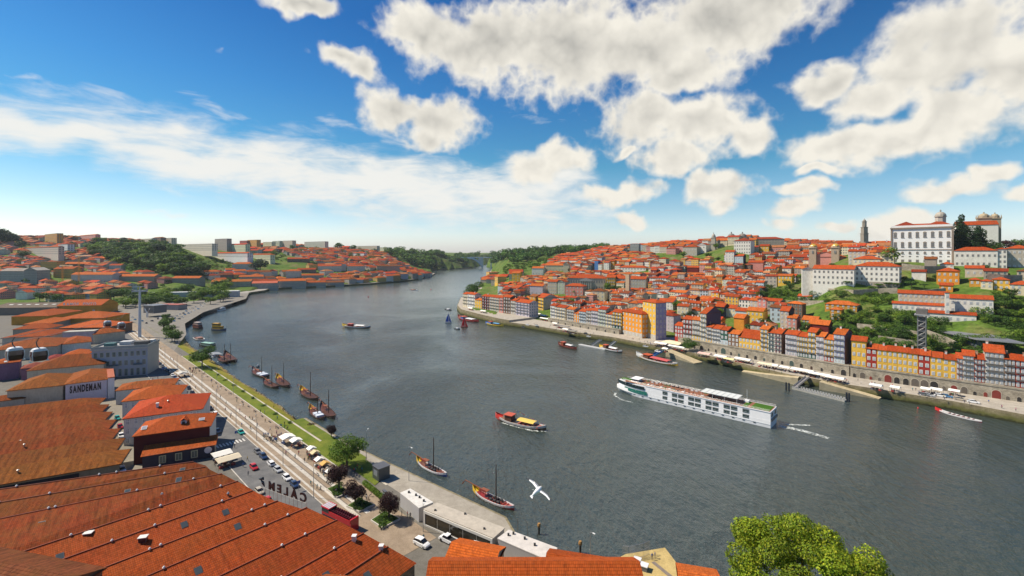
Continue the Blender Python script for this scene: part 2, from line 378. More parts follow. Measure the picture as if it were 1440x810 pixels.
def mk_plain(name, rough=0.6, spec=0.4, metal=0.0, var=0.25, scale=0.8):
 w, b = mat(name, rough, spec, metal)
 c = attr_col(w); n = w.noise(worldpos(w), scale, 5, 0.65)
 c = w.mix(var * 2, c, w.ramp(n, [(0.3, (0.55, 0.55, 0.55)), (0.62, (1, 1, 1))]), 'MULTIPLY'); lk(w, c, b.inputs['Base Color'])
mk_plain('plain'); mk_plain('paint', 0.35, 0.5, 0, 0.10, 0.5); mk_plain('metal', 0.45, 0.5, 0.6, 0.2); mk_plain('cloth', 0.9, 0.1, 0, 0.12, 2.0)
mk_plain('wood', 0.7, 0.3, 0, 0.4, 2.5); mk_plain('car_paint', 0.22, 0.6, 0, 0.04, 0.5); mk_plain('bird', 0.8, 0.1, 0, 0.05, 8)
def mk_glass():
 w, b = mat('glass', 0.08, 0.6); c = attr_col(w); lk(w, w.mix(1.0, c, (0.9, 0.9, 0.9), 'MULTIPLY'), b.inputs['Base Color'])
mk_glass()
def mk_stone(name, sc=1.0, c1=(0.30, 0.26, 0.20), c2=(0.16, 0.135, 0.10), green=0.0):
 w, b = mat(name, 0.9, 0.15); pos = worldpos(w)
 br = w.n('ShaderNodeTexBrick', {'Vector': uvs(w), 'Color1': (*c1, 1), 'Color2': (*[x * 0.72 for x in c1], 1), 'Mortar': (*c2, 1), 'Scale': 1.0, 'Mortar Size': 0.03, 'Brick Width': 1.1 * sc, 'Row Height': 0.5 * sc})
 c = br.outputs[0]
 n = w.noise(pos, 0.3, 6, 0.7); c = w.mix(0.8, c, w.ramp(n, [(0.3, (0.45, 0.42, 0.38)), (0.65, (1.15, 1.12, 1.05))]), 'MULTIPLY')
 if green:
  z = w.n('ShaderNodeSeparateXYZ', {0: pos}).outputs[2]
  n2 = w.noise(pos, 0.5, 4, 0.6); zz = w.m('ADD', z, w.m('MULTIPLY', w.m('SUBTRACT', n2, 0.5), 3.0))
  c = w.mix(w.n('ShaderNodeMapRange', {0: zz, 1: 3.6, 2: 1.6, 3: 0.0, 4: green}).outputs[0], c, (0.085, 0.09, 0.02))
  c = w.mix(w.n('ShaderNodeMapRange', {0: zz, 1: 1.3, 2: 0.5, 3: 0.0, 4: 0.9}).outputs[0], c, (0.022, 0.024, 0.012))
 lk(w, c, b.inputs['Base Color'])
mk_stone('quay_stone', 1.4, (0.27, 0.235, 0.15), (0.13, 0.11, 0.07), 0.85); mk_stone('stone'); mk_stone('pale_stone', 0.9, (0.42, 0.38, 0.31), (0.25, 0.22, 0.18)); mk_stone('dark_stone', 0.9, (0.20, 0.18, 0.155), (0.11, 0.10, 0.09))
def mk_ground():
 # hillside: gardens, scrub and earth
 w, b = mat('hill_ground', 0.95, 0.1); pos = worldpos(w)
 n = w.noise(pos, 0.03, 6, 0.65); n2 = w.noise(pos, 0.25, 5, 0.7)
 c = w.ramp(n, [(0.3, (0.045, 0.09, 0.015)), (0.5, (0.09, 0.15, 0.022)), (0.62, (0.15, 0.15, 0.05)), (0.75, (0.24, 0.19, 0.12))])
 c = w.mix(0.9, c, w.ramp(n2, [(0.3, (0.45, 0.45, 0.45)), (0.65, (1.2, 1.2, 1.2))]), 'MULTIPLY'); lk(w, c, b.inputs['Base Color'])
 w, b = mat('asphalt', 0.9, 0.2); pos = worldpos(w); n = w.noise(pos, 0.25, 6, 0.7); n2 = w.noise(pos, 6, 3, 0.7)
 c = w.ramp(n, [(0.3, (0.095, 0.095, 0.098)), (0.7, (0.17, 0.168, 0.165))]); c = w.mix(0.6, c, w.ramp(n2, [(0.3, (0.8, 0.8, 0.8)), (0.7, (1.1, 1.1, 1.1))]), 'MULTIPLY'); lk(w, c, b.inputs['Base Color'])
 w, b = mat('paving', 0.9, 0.2); pos = worldpos(w); n = w.noise(pos, 0.3, 6, 0.7); n2 = w.noise(pos, 3, 3, 0.7)
 c = w.mix(1, attr_col(w), w.ramp(n, [(0.3, (0.72, 0.7, 0.68)), (0.7, (1.1, 1.1, 1.1))]), 'MULTIPLY'); c = w.mix(1, c, w.ramp(n2, [(0.3, (0.8, 0.8, 0.8)), (0.7, (1.08, 1.08, 1.08))]), 'MULTIPLY'); lk(w, c, b.inputs['Base Color'])
 w, b = mat('lawn', 0.95, 0.1); pos = worldpos(w); n = w.noise(pos, 0.18, 6, 0.65); n2 = w.noise(pos, 4, 4, 0.75)
 c = w.mix(1, attr_col(w), w.ramp(n, [(0.3, (0.6, 0.75, 0.5)), (0.65, (1.25, 1.1, 1.0))]), 'MULTIPLY'); c = w.mix(1, c, w.ramp(n2, [(0.3, (0.6, 0.6, 0.6)), (0.7, (1.3, 1.3, 1.3))]), 'MULTIPLY'); lk(w, c, b.inputs['Base Color'])
mk_ground()
def mk_water():
 w, b = mat('water', 0.12, 1.0); pos = worldpos(w)
 cd = w.n('ShaderNodeVectorMath', {0: pos, 1: (0, 0, 78)}, operation='DISTANCE').outputs['Value']
 n0 = w.noise(pos, 0.012, 4, 0.6, 0.5)
 c = w.mix(w.n('ShaderNodeMapRange', {0: n0, 1: 0.35, 2: 0.65}).outputs[0], (0.040, 0.052, 0.040), (0.035, 0.049, 0.046)); lk(w, c, b.inputs['Base Color'])
 def layer(rot, sc, detail, rough):
  mp = w.n('ShaderNodeMapping', {'Vector': pos, 'Rotation': (0, 0, R(rot)), 'Scale': sc}); return w.noise(mp.outputs[0], 1.0, detail, rough, 0.15)
 a = layer(28, (0.42, 0.17, 1), 4, 0.65); d = layer(-12, (1.3, 0.6, 1), 4, 0.65); e = layer(50, (0.06, 0.03, 1), 3, 0.6)
 calm = w.n('ShaderNodeMapRange', {0: w.noise(pos, 0.008, 4, 0.6, 1.0), 1: 0.32, 2: 0.68, 3: 0.4, 4: 1.35}).outputs[0]
 h = w.m('ADD', w.m('MULTIPLY', a, 1.25), w.m('ADD', w.m('MULTIPLY', d, 0.42), w.m('MULTIPLY', e, 2.2)))
 bp = w.n('ShaderNodeBump', {'Height': h, 'Strength': w.m('MULTIPLY', calm, w.n('ShaderNodeMapRange', {0: cd, 1: 200.0, 2: 900.0, 3: 0.95, 4: 0.16}).outputs[0]), 'Distance': 1.15}); lk(w, bp.outputs[0], b.inputs['Normal'])
 lk(w, w.n('ShaderNodeMapRange', {0: cd, 1: 150.0, 2: 1500.0, 3: 0.06, 4: 0.24}).outputs[0], b.inputs['Roughness'])
mk_water()
def mk_leaf():
 w, b = mat('leaf', 0.65, 0.25); c = attr_col(w); rv = w.ramp(obj_rand(w), [(0, (0.75, 0.8, 0.8)), (0.5, (1, 1, 1)), (1, (1.2, 1.12, 0.9))])
 c = w.mix(1.0, c, rv, 'MULTIPLY'); n = w.noise(worldpos(w), 0.25, 3, 0.6); c = w.mix(0.8, c, w.ramp(n, [(0.3, (0.6, 0.68, 0.6)), (0.65, (1.2, 1.15, 1.0))]), 'MULTIPLY')
 lk(w, c, b.inputs['Base Color'])
 tr = w.n('ShaderNodeBsdfTranslucent', {'Color': c}); mx = w.n('ShaderNodeMixShader', {0: 0.3, 1: b.outputs[0], 2: tr.outputs[0]})
 o = [n for n in w.t.nodes if n.type == 'OUTPUT_MATERIAL'][0]; lk(w, mx.outputs[0], o.inputs[0])
mk_leaf()
# ------------------------------------------------------------------ land, river
def build_land():
 us = np.linspace(-1.75, 1.75, 460); ys = np.geomspace(45, 7000, 300)
 verts = []; idx = {}
 sl = np.array(SHORE_L);
 for j, Y in enumerate(ys):
  for i, u in enumerate(us):
   X = u * Y; z = land_z(X, Y)
   if z is None: z = -6.0
   else:
    lim = max(9.0, Y * 0.02) if Y < 1000 else Y * 0.006
    d = min(seg_d(SHORE_L, X, Y), seg_d(SHORE_R, X, Y))
    if d < lim: z = -6.0
    elif z > 12 or Y > 700: z += 1.5 * math.sin(X * 0.035 + 1.3) * math.sin(Y * 0.028)
    z -= 0.25
   verts.append((X, Y, z))
 nu = len(us); me = bpy.data.meshes.new('terrain')
 faces = [(j * nu + i, j * nu + i + 1, (j + 1) * nu + i + 1, (j + 1) * nu + i) for j in range(len(ys) - 1) for i in range(nu - 1)]
 me.from_pydata(verts, [], faces); me.materials.append(MAT['hill_ground']); me.polygons.foreach_set('use_smooth', np.ones(len(faces), dtype=bool)); me.update()
 o = link('terrain', me); tag(o, kind='structure')
 m = MB(); m.face([(-12900, -450, -7), (12900, -450, -7), (12900, 7900, -7), (-12900, 7900, -7)]); tag(m.build('ground', 'hill_ground'), kind='structure')
 m = MB(); m.face([(-1600, -200, 0), (1600, -200, 0), (1600, 6600, 0), (-1600, 6600, 0)]); tag(m.build('river', 'water'), kind='structure')
build_land()
# ------------------------------------------------------------------ labels: things that look alike get told apart by their order in the view
AUTO = []
ORD = ['first', 'second', 'third', 'fourth', 'fifth', 'sixth', 'seventh', 'eighth', 'ninth', 'tenth', 'eleventh', 'twelfth', 'thirteenth', 'fourteenth', 'fifteenth', 'sixteenth', 'seventeenth', 'eighteenth', 'nineteenth', 'twentieth']
TENS = {2: 'twenty', 3: 'thirty', 4: 'forty', 5: 'fifty', 6: 'sixty', 7: 'seventy', 8: 'eighty', 9: 'ninety'}
def ordinal(n):
 if n <= 20: return ORD[n - 1]
 t, u = divmod(n, 10)
 if n >= 100: return str(n) + 'th'
 if u == 0: return TENS[t][:-1] + 'ieth'
 return TENS[t] + '-' + ORD[u - 1]
def auto(o, base, cat, group=None):
 o['category'] = cat
 if group: o['group'] = group
 AUTO.append((o, base)); return o
def finish_labels():
 by = {}
 for o, b in AUTO:
  try: o.name
  except ReferenceError: continue
  by.setdefault(b, []).append(o)
 for b, os_ in by.items():
  if len(os_) == 1: os_[0]['label'] = b; continue
  os_.sort(key=lambda o: o.location.x / max(o.location.y, 1))
  for i, o in enumerate(os_): o['label'] = f"{b}, {ordinal(i + 1)} from left"
# ------------------------------------------------------------------ houses
RED = (0.42, 0.072, 0.018); ORANGE = (0.50, 0.125, 0.026); DEEP = (0.30, 0.048, 0.02); BROWNR = (0.24, 0.085, 0.03); SCAR = (0.46, 0.058, 0.022)
COL = dict(white=(0.74, 0.71, 0.64), cream=(0.72, 0.62, 0.42), yellow=(0.72, 0.44, 0.07), ochre=(0.55, 0.27, 0.04), orange=(0.72, 0.29, 0.04), pink=(0.62, 0.26, 0.22), red=(0.34, 0.035, 0.025), maroon=(0.16, 0.02, 0.02),
  blue=(0.36, 0.37, 0.55), lilac=(0.56, 0.50, 0.55), sky=(0.48, 0.57, 0.62), grey=(0.47, 0.42, 0.35), stone=(0.36, 0.31, 0.25), beige=(0.55, 0.47, 0.36), green=(0.03, 0.10, 0.08), purple=(0.13, 0.085, 0.13), brown=(0.20, 0.12, 0.08), navy=(0.05, 0.06, 0.085), palegreen=(0.50, 0.55, 0.42))  # the purple tone imitates shade on house flanks
WIN = {}
def window_mesh(style, w, h):
 w = round(w, 1); h = round(h, 1); k = (style, w, h)
 if k in WIN: return WIN[k]
 fr = {'white': (0.78, 0.78, 0.76), 'stone': (0.42, 0.38, 0.32), 'green': (0.05, 0.16, 0.11), 'brown': (0.22, 0.09, 0.04), 'red': (0.35, 0.04, 0.03), 'arched': (0.30, 0.24, 0.18), 'plainstone': (0.36, 0.32, 0.26), 'blue': (0.18, 0.30, 0.5)}[style]
 sur = {'white': (0.50, 0.47, 0.43), 'stone': (0.40, 0.36, 0.31)}.get(style, (0.42, 0.38, 0.33))
 m = MB(); t = 0.16
 m.box(-w / 2 - t, w / 2 + t, -0.10, 0.02, -0.15, h + t, 0, sur)                  # stone surround
 m.box(-w / 2, w / 2, -0.14, -0.101, 0.0, h, 0, fr)
 g = (0.10, 0.12, 0.15) if style != 'white' else (0.33, 0.35, 0.38)
 a = 0.12 * w
 for sx in (-1, 1):
  x0, x1 = (a * 0.35, w / 2 - a) if sx > 0 else (-w / 2 + a, -a * 0.35)
  m.box(x0, x1, -0.155, -0.141, 0.10, h * 0.62, 1, g); m.box(x0, x1, -0.155, -0.141, h * 0.68, h - 0.1, 1, g)
 if style == 'arched':
  pts = [(w / 2 * 1.25 * math.cos(q), h + 0.15 + w * 0.42 * math.sin(q)) for q in np.linspace(0, math.pi, 9)]
  i = len(m.v); m.v += [(p[0], -0.14, p[1]) for p in pts] + [(p[0], 0.02, p[1]) for p in pts]
  n = 9; m.f.append(tuple(i + k for k in range(n))[::-1]); m.m.append(0); m.c.append(fr)
  for q in range(n - 1): m.f.append((i + q, i + q + 1, i + n + q + 1, i + n + q)); m.m.append(0); m.c.append(fr)
  m.box(-w / 2 - 0.3, w / 2 + 0.3, -0.45, 0.02, -0.35, -0.16, 0, fr)
 WIN[k] = m.mesh('window', ['paint', 'glass']); return WIN[k]
def roof_mb(w, d, h, kind, pitch, col, ov=0.45, matid=0):
 """roof over the rectangle [0,w]x[0,d], eaves at height h"""
 m = MB(); x0, x1, y0, y1 = -ov, w + ov, -ov, d + ov; t = 0.22
 if kind == 'flat':
  m.box(x0 + ov - .1, x1 - ov + .1, y0 + ov - .1, y1 - ov + .1, h, h + 0.5, 0, col); return m, h + .5
 e = h - ov * pitch
 along = kind in ('gable', 'hip', 'shed')
 if kind == 'shed':
  r = h + d * pitch
  m.face([(x0, y0, e), (x1, y0, e), (x1, y1, r), (x0, y1, r)], 0, col); m.face([(x0, y1, e), (x0, y1, r), (x1, y1, r), (x1, y1, e)], 0, col)
  m.face([(x0, y0, e), (x0, y1, r), (x0, y1, e)], 0, col); m.face([(x1, y0, e), (x1, y1, e), (x1, y1, r)], 0, col); return m, r
 if kind == 'gable' or kind == 'hip':
  if kind == 'hip' and (w < d): # ridge the other way
   rz = h + w / 2 * pitch; k = w / 2 + ov
   a, b = (w / 2, y0 + k, rz), (w / 2, y1 - k, rz)
   m.face([(x0, y0, e), (x1, y0, e), a], 0, col); m.face([(x1, y0, e), (x1, y1, e), b, a], 0, col); m.face([(x1, y1, e), (x0, y1, e), b], 0, col); m.face([(x0, y1, e), (x0, y0, e), a, b], 0, col)
  else:
   rz = h + d / 2 * pitch; k = (d / 2 + ov) if kind == 'hip' else 0
   a, b = (x0 + k, d / 2, rz), (x1 - k, d / 2, rz)
   m.face([(x0, y0, e), (x1, y0, e), b, a], 0, col); m.face([(x1, y1, e), (x0, y1, e), a, b], 0, col)
   if kind == 'hip': m.face([(x1, y0, e), (x1, y1, e), b], 0, col); m.face([(x0, y1, e), (x0, y0, e), a], 0, col)
 else:  # gable_front: ridge runs away from the street
  rz = h + w / 2 * pitch
  a, b = (w / 2, y0, rz), (w / 2, y1, rz)
  m.face([(x1, y0, e), (x1, y1, e), b, a], 0, col); m.face([(x0, y1, e), (x0, y0, e), a, b], 0, col)
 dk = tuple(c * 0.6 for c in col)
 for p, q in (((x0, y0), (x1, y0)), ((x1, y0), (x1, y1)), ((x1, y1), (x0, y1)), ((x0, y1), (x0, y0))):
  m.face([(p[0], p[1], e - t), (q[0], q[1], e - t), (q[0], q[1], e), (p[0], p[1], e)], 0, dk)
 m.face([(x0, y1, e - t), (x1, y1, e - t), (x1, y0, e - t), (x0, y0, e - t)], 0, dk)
 return m, rz
def house(A, B, d, h, wall, roof, name='house', rk='gable', pitch=0.42, st=0, bays=0, ws='white', side=False, balc=False, wmat='wall', rmat='tile_roof', chim=0, z0=None, sidecol=None, wh=None, ww=None, door=0, foot=4.0, ground=None, extra=None):
 """A, B: left and right foot of the front wall (world); the house stretches d metres away from it"""
 A = Vector((A[0], A[1], 0)); B = Vector((B[0], B[1], 0)); D = B - A; w = D.length; rz = math.atan2(D.y, D.x)
 nrm = Vector((-D.y, D.x, 0)) / w
 if z0 is None: z0 = min(gz(A.x, A.y), gz(B.x, B.y))
 root = empty(name, (A.x, A.y, z0), rz)
 wc = COL[wall] if isinstance(wall, str) else wall
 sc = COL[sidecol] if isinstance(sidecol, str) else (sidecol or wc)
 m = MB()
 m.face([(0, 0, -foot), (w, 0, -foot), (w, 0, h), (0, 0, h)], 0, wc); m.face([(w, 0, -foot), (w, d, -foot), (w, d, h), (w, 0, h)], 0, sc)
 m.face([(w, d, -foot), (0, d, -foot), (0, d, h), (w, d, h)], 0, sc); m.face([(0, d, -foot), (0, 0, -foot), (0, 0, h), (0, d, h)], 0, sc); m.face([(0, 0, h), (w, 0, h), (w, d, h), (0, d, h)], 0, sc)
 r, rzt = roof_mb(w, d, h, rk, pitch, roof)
 if rk == 'gable':
  for x in (0, w): m.face([(x, 0, h), (x, d, h), (x, d / 2, h + d / 2 * pitch - 0.12)], 0, sc)
 if rk == 'gable_front':
  for y in (0, d): m.face([(0, y, h), (w, y, h), (w / 2, y, h + w / 2 * pitch - 0.12)], 0, wc)
 if ground: m.box(-0.06, w + 0.06, -0.08, 0.3, -foot, h / max(st, 1) * 0.92, 0, COL[ground])
 m.build('wall', wmat, root)
 rf = r.build('roof', rmat if rk != 'flat' else 'plain', root)
 if st and bays:
  fh = h / st; wh = wh or min(1.9, fh * 0.58); ww = ww or min(1.25, w / bays * 0.48)
  for s in range(st):
   for b in range(bays):
    x = w * (b + 0.5) / bays
    if s == 0 and door and b == bays // 2:
     dm = MB(); dm.box(-0.7, 0.7, -0.14, 0.02, 0, 2.6, 0, (0.12, 0.05, 0.03)); dm.build('door', 'paint', root, (x, 0, 0)); continue
    link('window', window_mesh(ws, ww, wh), root, (x, 0, s * fh + fh * 0.24))
   if balc and s > 0:
    bm = MB(); bm.box(0.2, w - 0.2, -0.75, -0.02, s * fh + 0.12, s * fh + 0.26, 0, (0.22, 0.2, 0.18)); bm.box(0.2, w - 0.2, -0.78, -0.72, s * fh + 0.26, s * fh + 0.75, 0, (0.09, 0.09, 0.09)); bm.build('balcony', 'plain', root)
  if side:
   nb = max(1, int(d / 3.2)); right = (B.dot(Vector((1, 0, 0))) and True)
   cR = (-B).dot(D.normalized()) > 0     # does the right wall face the camera?
   for s in range(st):
    for b in range(nb):
     y = d * (b + 0.5) / nb
     link('window', window_mesh(ws, ww, wh), root, (w if cR else 0, y, s * fh + fh * 0.24), R(90) if cR else R(-90))
 for k in range(chim):
  cm = MB(); cx = random.uniform(0.15, 0.85) * w; cy = d * random.uniform(0.35, 0.6); zz = h + 0.2
  cm.box(cx - .45, cx + .45, cy - .3, cy + .3, zz, rzt + 1.1, 0, random.choice([(0.6, 0.58, 0.55), (0.45, 0.3, 0.2), (0.7, 0.68, 0.62)])); cm.box(cx - .55, cx + .55, cy - .4, cy + .4, rzt + 1.1, rzt + 1.3, 0, (0.4, 0.2, 0.12))
  cm.build('chimney', 'plain', rf)
 if extra: extra(root, w, d, h, rzt)
 foot_c = (A + B) / 2 + nrm * d / 2
 OCC.append((foot_c.x, foot_c.y, rz, w / 2, d / 2))
 return root
OCC = []; BB = [(1252, 1350, 300, 370, 440), (1136, 1190, 343, 374, 560), (1345, 1410, 300, 345, 500), (1024, 1105, 330, 346, 800), (980, 1012, 328, 355, 800), (1206, 1224, 310, 344, 880), (798, 852, 386, 404, 700)]
def free(x, y, rz, hw, hd, gap=0.3):
 """crude rectangle test against everything placed so far"""
 ca, sa = math.cos(rz), math.sin(rz)
 pts = [(x + ca * a * hw - sa * b * hd, y + sa * a * hw + ca * b * hd) for a in (-1, 0, 1) for b in (-1, 0, 1)]
 for ox, oy, orz, ow, od in OCC:
  if abs(ox - x) + abs(oy - y) > 2 * (ow + od + hw + hd): continue
  c, s = math.cos(orz), math.sin(orz)
  for px_, py_ in pts:
   dx, dy = px_ - ox, py_ - oy
   if abs(c * dx + s * dy) < ow + gap and abs(-s * dx + c * dy) < od + gap: return False
  for a in (-1, 0, 1):
   for b in (-1, 0, 1):
    qx, qy = ox + c * a * ow - s * b * od, oy + s * a * ow + c * b * od
    dx, dy = qx - x, qy - y
    if abs(ca * dx + sa * dy) < hw + gap and abs(-sa * dx + ca * dy) < hd + gap: return False
 return True
def HH(x0, x1, yb, ye, wall, roof, d, ang=-49.0, label=None, cat='house', Y=None, **kw):
 """a house seen between photo columns x0..x1, foot at row yb, eaves at row ye, standing on the land; ang = heading of its front wall"""
 xm = (x0 + x1) / 2
 c = G(xm, yb) if Y is None else PY(xm, yb, Y)
 dx, dy = math.cos(R(ang)), math.sin(R(ang)); k0, k1 = (x0 - 720) / F, (x1 - 720) / F
 a = (c.x - k0 * c.y) / (dx - k0 * dy); b = (k1 * c.y - c.x) / (dx - k1 * dy)
 A = (c.x - a * dx, c.y - a * dy); B = (c.x + b * dx, c.y + b * dy)
 h = (yb - ye) * c.y / F; BB.append((x0, x1, ye - 3, yb, c.y))
 o = house(A, B, d, h, wall, roof, z0=c.z, **kw)
 if label: tag(o, label, cat)
 return o
def RH(line, x0, x1, ye, wall, roof, d=12, label=None, cat='townhouse', group=None, **kw):
 """a house of a quayside row: line = (xa, ya, xb, yb, z) foot of the row"""
 xa, ya, xb, yb, z = line
 Aw, Bw = P(xa, ya, z), P(xb, yb, z)
 def on(x):
  k = (x - 720) / F; dx, dy = Bw.x - Aw.x, Bw.y - Aw.y
  t = (k * Aw.y - Aw.x) / (dx - k * dy); return Vector((Aw.x + t * dx, Aw.y + t * dy, z))
 A, B = on(x0), on(x1)
 h = CH - (ye - HZ) * (A.y) / F - z
 o = house(A, B, d, h, wall, roof, z0=z, name=kw.pop('name', 'townhouse'), **kw)
 if label: tag(o, label, cat, group)
 return o
# ------------------------------------------------------------------ right bank: quays, wall, rows of houses
def strip(line, w_in, z, name, matn, col, zb=-6, wallmat='quay_stone', side=1, kind=None, label=None, cat=None):
 """a quay: follows a waterline, w_in metres wide towards the land, top at z, with its face down into the water"""
 pts = [Vector((p[0], p[1], 0)) for p in line]; out = []
 for i, p in enumerate(pts):
  a = pts[max(i - 1, 0)]; b = pts[min(i + 1, len(pts) - 1)]; t = (b - a).normalized(); out.append(p + Vector((-t.y, t.x, 0)) * w_in * side)
 m = MB()
 for i in range(len(pts) - 1):
  q = [(*pts[i][:2], z), (*pts[i + 1][:2], z), (*out[i + 1][:2], z), (*out[i][:2], z)]
  if side < 0: q = q[::-1]
  m.face(q, 0, col)
 for e in (0, -1): m.face([(*pts[e][:2], zb), (*out[e][:2], zb), (*out[e][:2], z), (*pts[e][:2], z)], 0, col)
 o = m.build(name, matn); tag(o, kind='structure')
 f = MB(); c0 = (0.4, 0.36, 0.28)
 for i in range(len(pts) - 1):
  a, b = pts[i], pts[i + 1]; n = Vector((-(b - a).y, (b - a).x, 0)).normalized() * side
  a0, b0 = a - n * 0.35, b - n * 0.35
  f.face([(a0.x, a0.y, zb), (b0.x, b0.y, zb), (b.x, b.y, z + 0.02), (a.x, a.y, z + 0.02)], 0, c0)
  a1, b1 = a + n * 0.6, b + n * 0.6
  f.face([(a.x, a.y, z + 0.02), (b.x, b.y, z + 0.02), (b1.x, b1.y, z + 0.02), (a1.x, a1.y, z + 0.02)], 0, c0)
 f.build('quay_wall', wallmat)
 fo = C.objects[-1] if False else bpy.data.objects[f_last()]
 tag(fo, label or 'stone quay wall along the river', 'quay wall')
 return out
def f_last(): return [o.name for o in bpy.data.objects if o.name.startswith('quay_wall')][-1]
PAVE = (0.42, 0.38, 0.32)
QR = [*W([(1700, 635), (1440, 597), (1340, 577), (1240, 560), (1180, 550), (1110, 537), (1060, 525), (1000, 510), (960, 502), (905, 490), (860, 481), (790, 471), (745, 463), (716, 459)])]
strip(QR, 50, 4.5, 'promenade', 'paving', PAVE, side=-1, label='long stone quay wall with green tide line below the crowded promenade')
QP = [*W([(716, 459), (700, 456), (672, 449), (648, 442), (643, 436), (648, 424)])]
strip(QP, 40, 6.6, 'terrace', 'paving', PAVE, side=-1, label='curved high quay wall under the houses at the point of the town')
QB = [*W([(648, 424), (668, 407), (690, 399), (697, 391), (688, 384.5), (692, 380)])]
strip(QB, 25, 5.0, 'far_quay', 'paving', PAVE, side=-1, label='distant quay wall on the far side of the point')
# slipways and ramps
def ramp(p, z0, z1, label, name='slipway'):
 m = MB(); a, b, c, d = [P(x, y, z) for x, y, z in p]
 m.face([a, b, c, d], 0, (0.50, 0.42, 0.27)); lo = [Vector((q.x, q.y, -4)) for q in (a, b, c, d)]
 for q, r_, s, t in ((a, b, lo[1], lo[0]), (b, c, lo[2], lo[1]), (c, d, lo[3], lo[2]), (d, a, lo[0], lo[3])): m.face([r_, q, t, s], 0, (0.33, 0.29, 0.2))
 return tag(m.build(name, 'paving'), label, 'slipway')
ramp([(936, 493, 4.4), (944, 491, 4.45), (988, 509, 0.4), (976, 511, 0.3)], 4, 0, 'sandy stone ramp sloping into the river beside the striped tour boat')
ramp([(1043, 522.5, 0.3), (1046, 520.5, 0.6), (1126, 527.5, 4.45), (1122, 532, 4.4)], 4, 0, 'pale stone ramp along the quay left of the floating pier')
ramp([(1152, 537, 4.4), (1156, 534.5, 4.45), (1240, 558.5, 0.8), (1236, 561, 0.3)], 4, 0, 'long narrow pale ramp along the quay right of the floating pier')
# the arcaded town wall: a thick wall whose top carries a lane
def town_wall(line, z0, label, arches):
 xa, ya, xb, yb, z1 = line
 A, B = P(xa, ya, z1), P(xb, yb, z1); D = (B - A); D.z = 0; L = D.length; n = Vector((-D.y, D.x, 0)) / L; rz = math.atan2(D.y, D.x)
 off = 3.6
 root = empty('town_wall', (A.x - n.x * off, A.y - n.y * off, z0), rz, label, 'wall')
 m = MB(); H = z1 - z0 - 0.05
 m.box(0, L, 0, 22, -3, H, 0, (1, 1, 1)); m.box(0, L, -0.25, 0.5, H, H + 0.9, 0, (1, 1, 1)); m.build('masonry', 'pale_stone', root)
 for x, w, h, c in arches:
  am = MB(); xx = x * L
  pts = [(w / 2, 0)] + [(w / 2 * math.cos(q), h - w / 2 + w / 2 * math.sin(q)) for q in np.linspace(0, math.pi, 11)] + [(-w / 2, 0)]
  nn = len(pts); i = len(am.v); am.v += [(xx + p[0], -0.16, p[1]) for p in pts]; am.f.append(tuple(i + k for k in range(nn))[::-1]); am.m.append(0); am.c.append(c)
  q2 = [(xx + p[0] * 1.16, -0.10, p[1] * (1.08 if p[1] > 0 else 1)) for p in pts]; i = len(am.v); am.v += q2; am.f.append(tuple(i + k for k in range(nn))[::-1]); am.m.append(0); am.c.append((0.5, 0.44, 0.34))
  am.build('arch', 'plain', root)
 return root
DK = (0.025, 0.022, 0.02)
LA = (957, 475, 1197, 514, 10.5); LB = (1197, 514, 1440, 547, 10.5); LC = (774, 447, 874, 463.5, 8.5); LD = (651, 431, 744, 446, 6.7)
rA = []
for k in range(20):
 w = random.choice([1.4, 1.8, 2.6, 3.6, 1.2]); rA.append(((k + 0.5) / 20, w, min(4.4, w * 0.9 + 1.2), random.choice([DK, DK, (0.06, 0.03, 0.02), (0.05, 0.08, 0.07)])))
town_wall(LA, 4.5, 'tall arcaded stone wall carrying the middle part of the quayside houses', rA)
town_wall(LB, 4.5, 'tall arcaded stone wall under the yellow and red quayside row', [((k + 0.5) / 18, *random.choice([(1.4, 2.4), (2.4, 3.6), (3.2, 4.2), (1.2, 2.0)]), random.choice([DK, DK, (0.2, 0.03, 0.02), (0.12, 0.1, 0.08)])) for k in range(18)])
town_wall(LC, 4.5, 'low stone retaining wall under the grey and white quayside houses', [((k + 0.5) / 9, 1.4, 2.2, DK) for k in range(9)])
QG = 'tall narrow houses along the river quay'
WS = dict(ws='white')
def row(line, items):
 for it in items:
  x0, x1, ye, wall, roof, st, bays, label = it[:8]; kw = dict(d=11, balc=st > 3, side=False, chim=random.choice([0, 1, 1]), pitch=0.4); kw.update(it[8] if len(it) > 8 else {})
  RH(line, x0, x1, ye, wall, roof, st=st, bays=bays, label=label, group=QG, **kw)
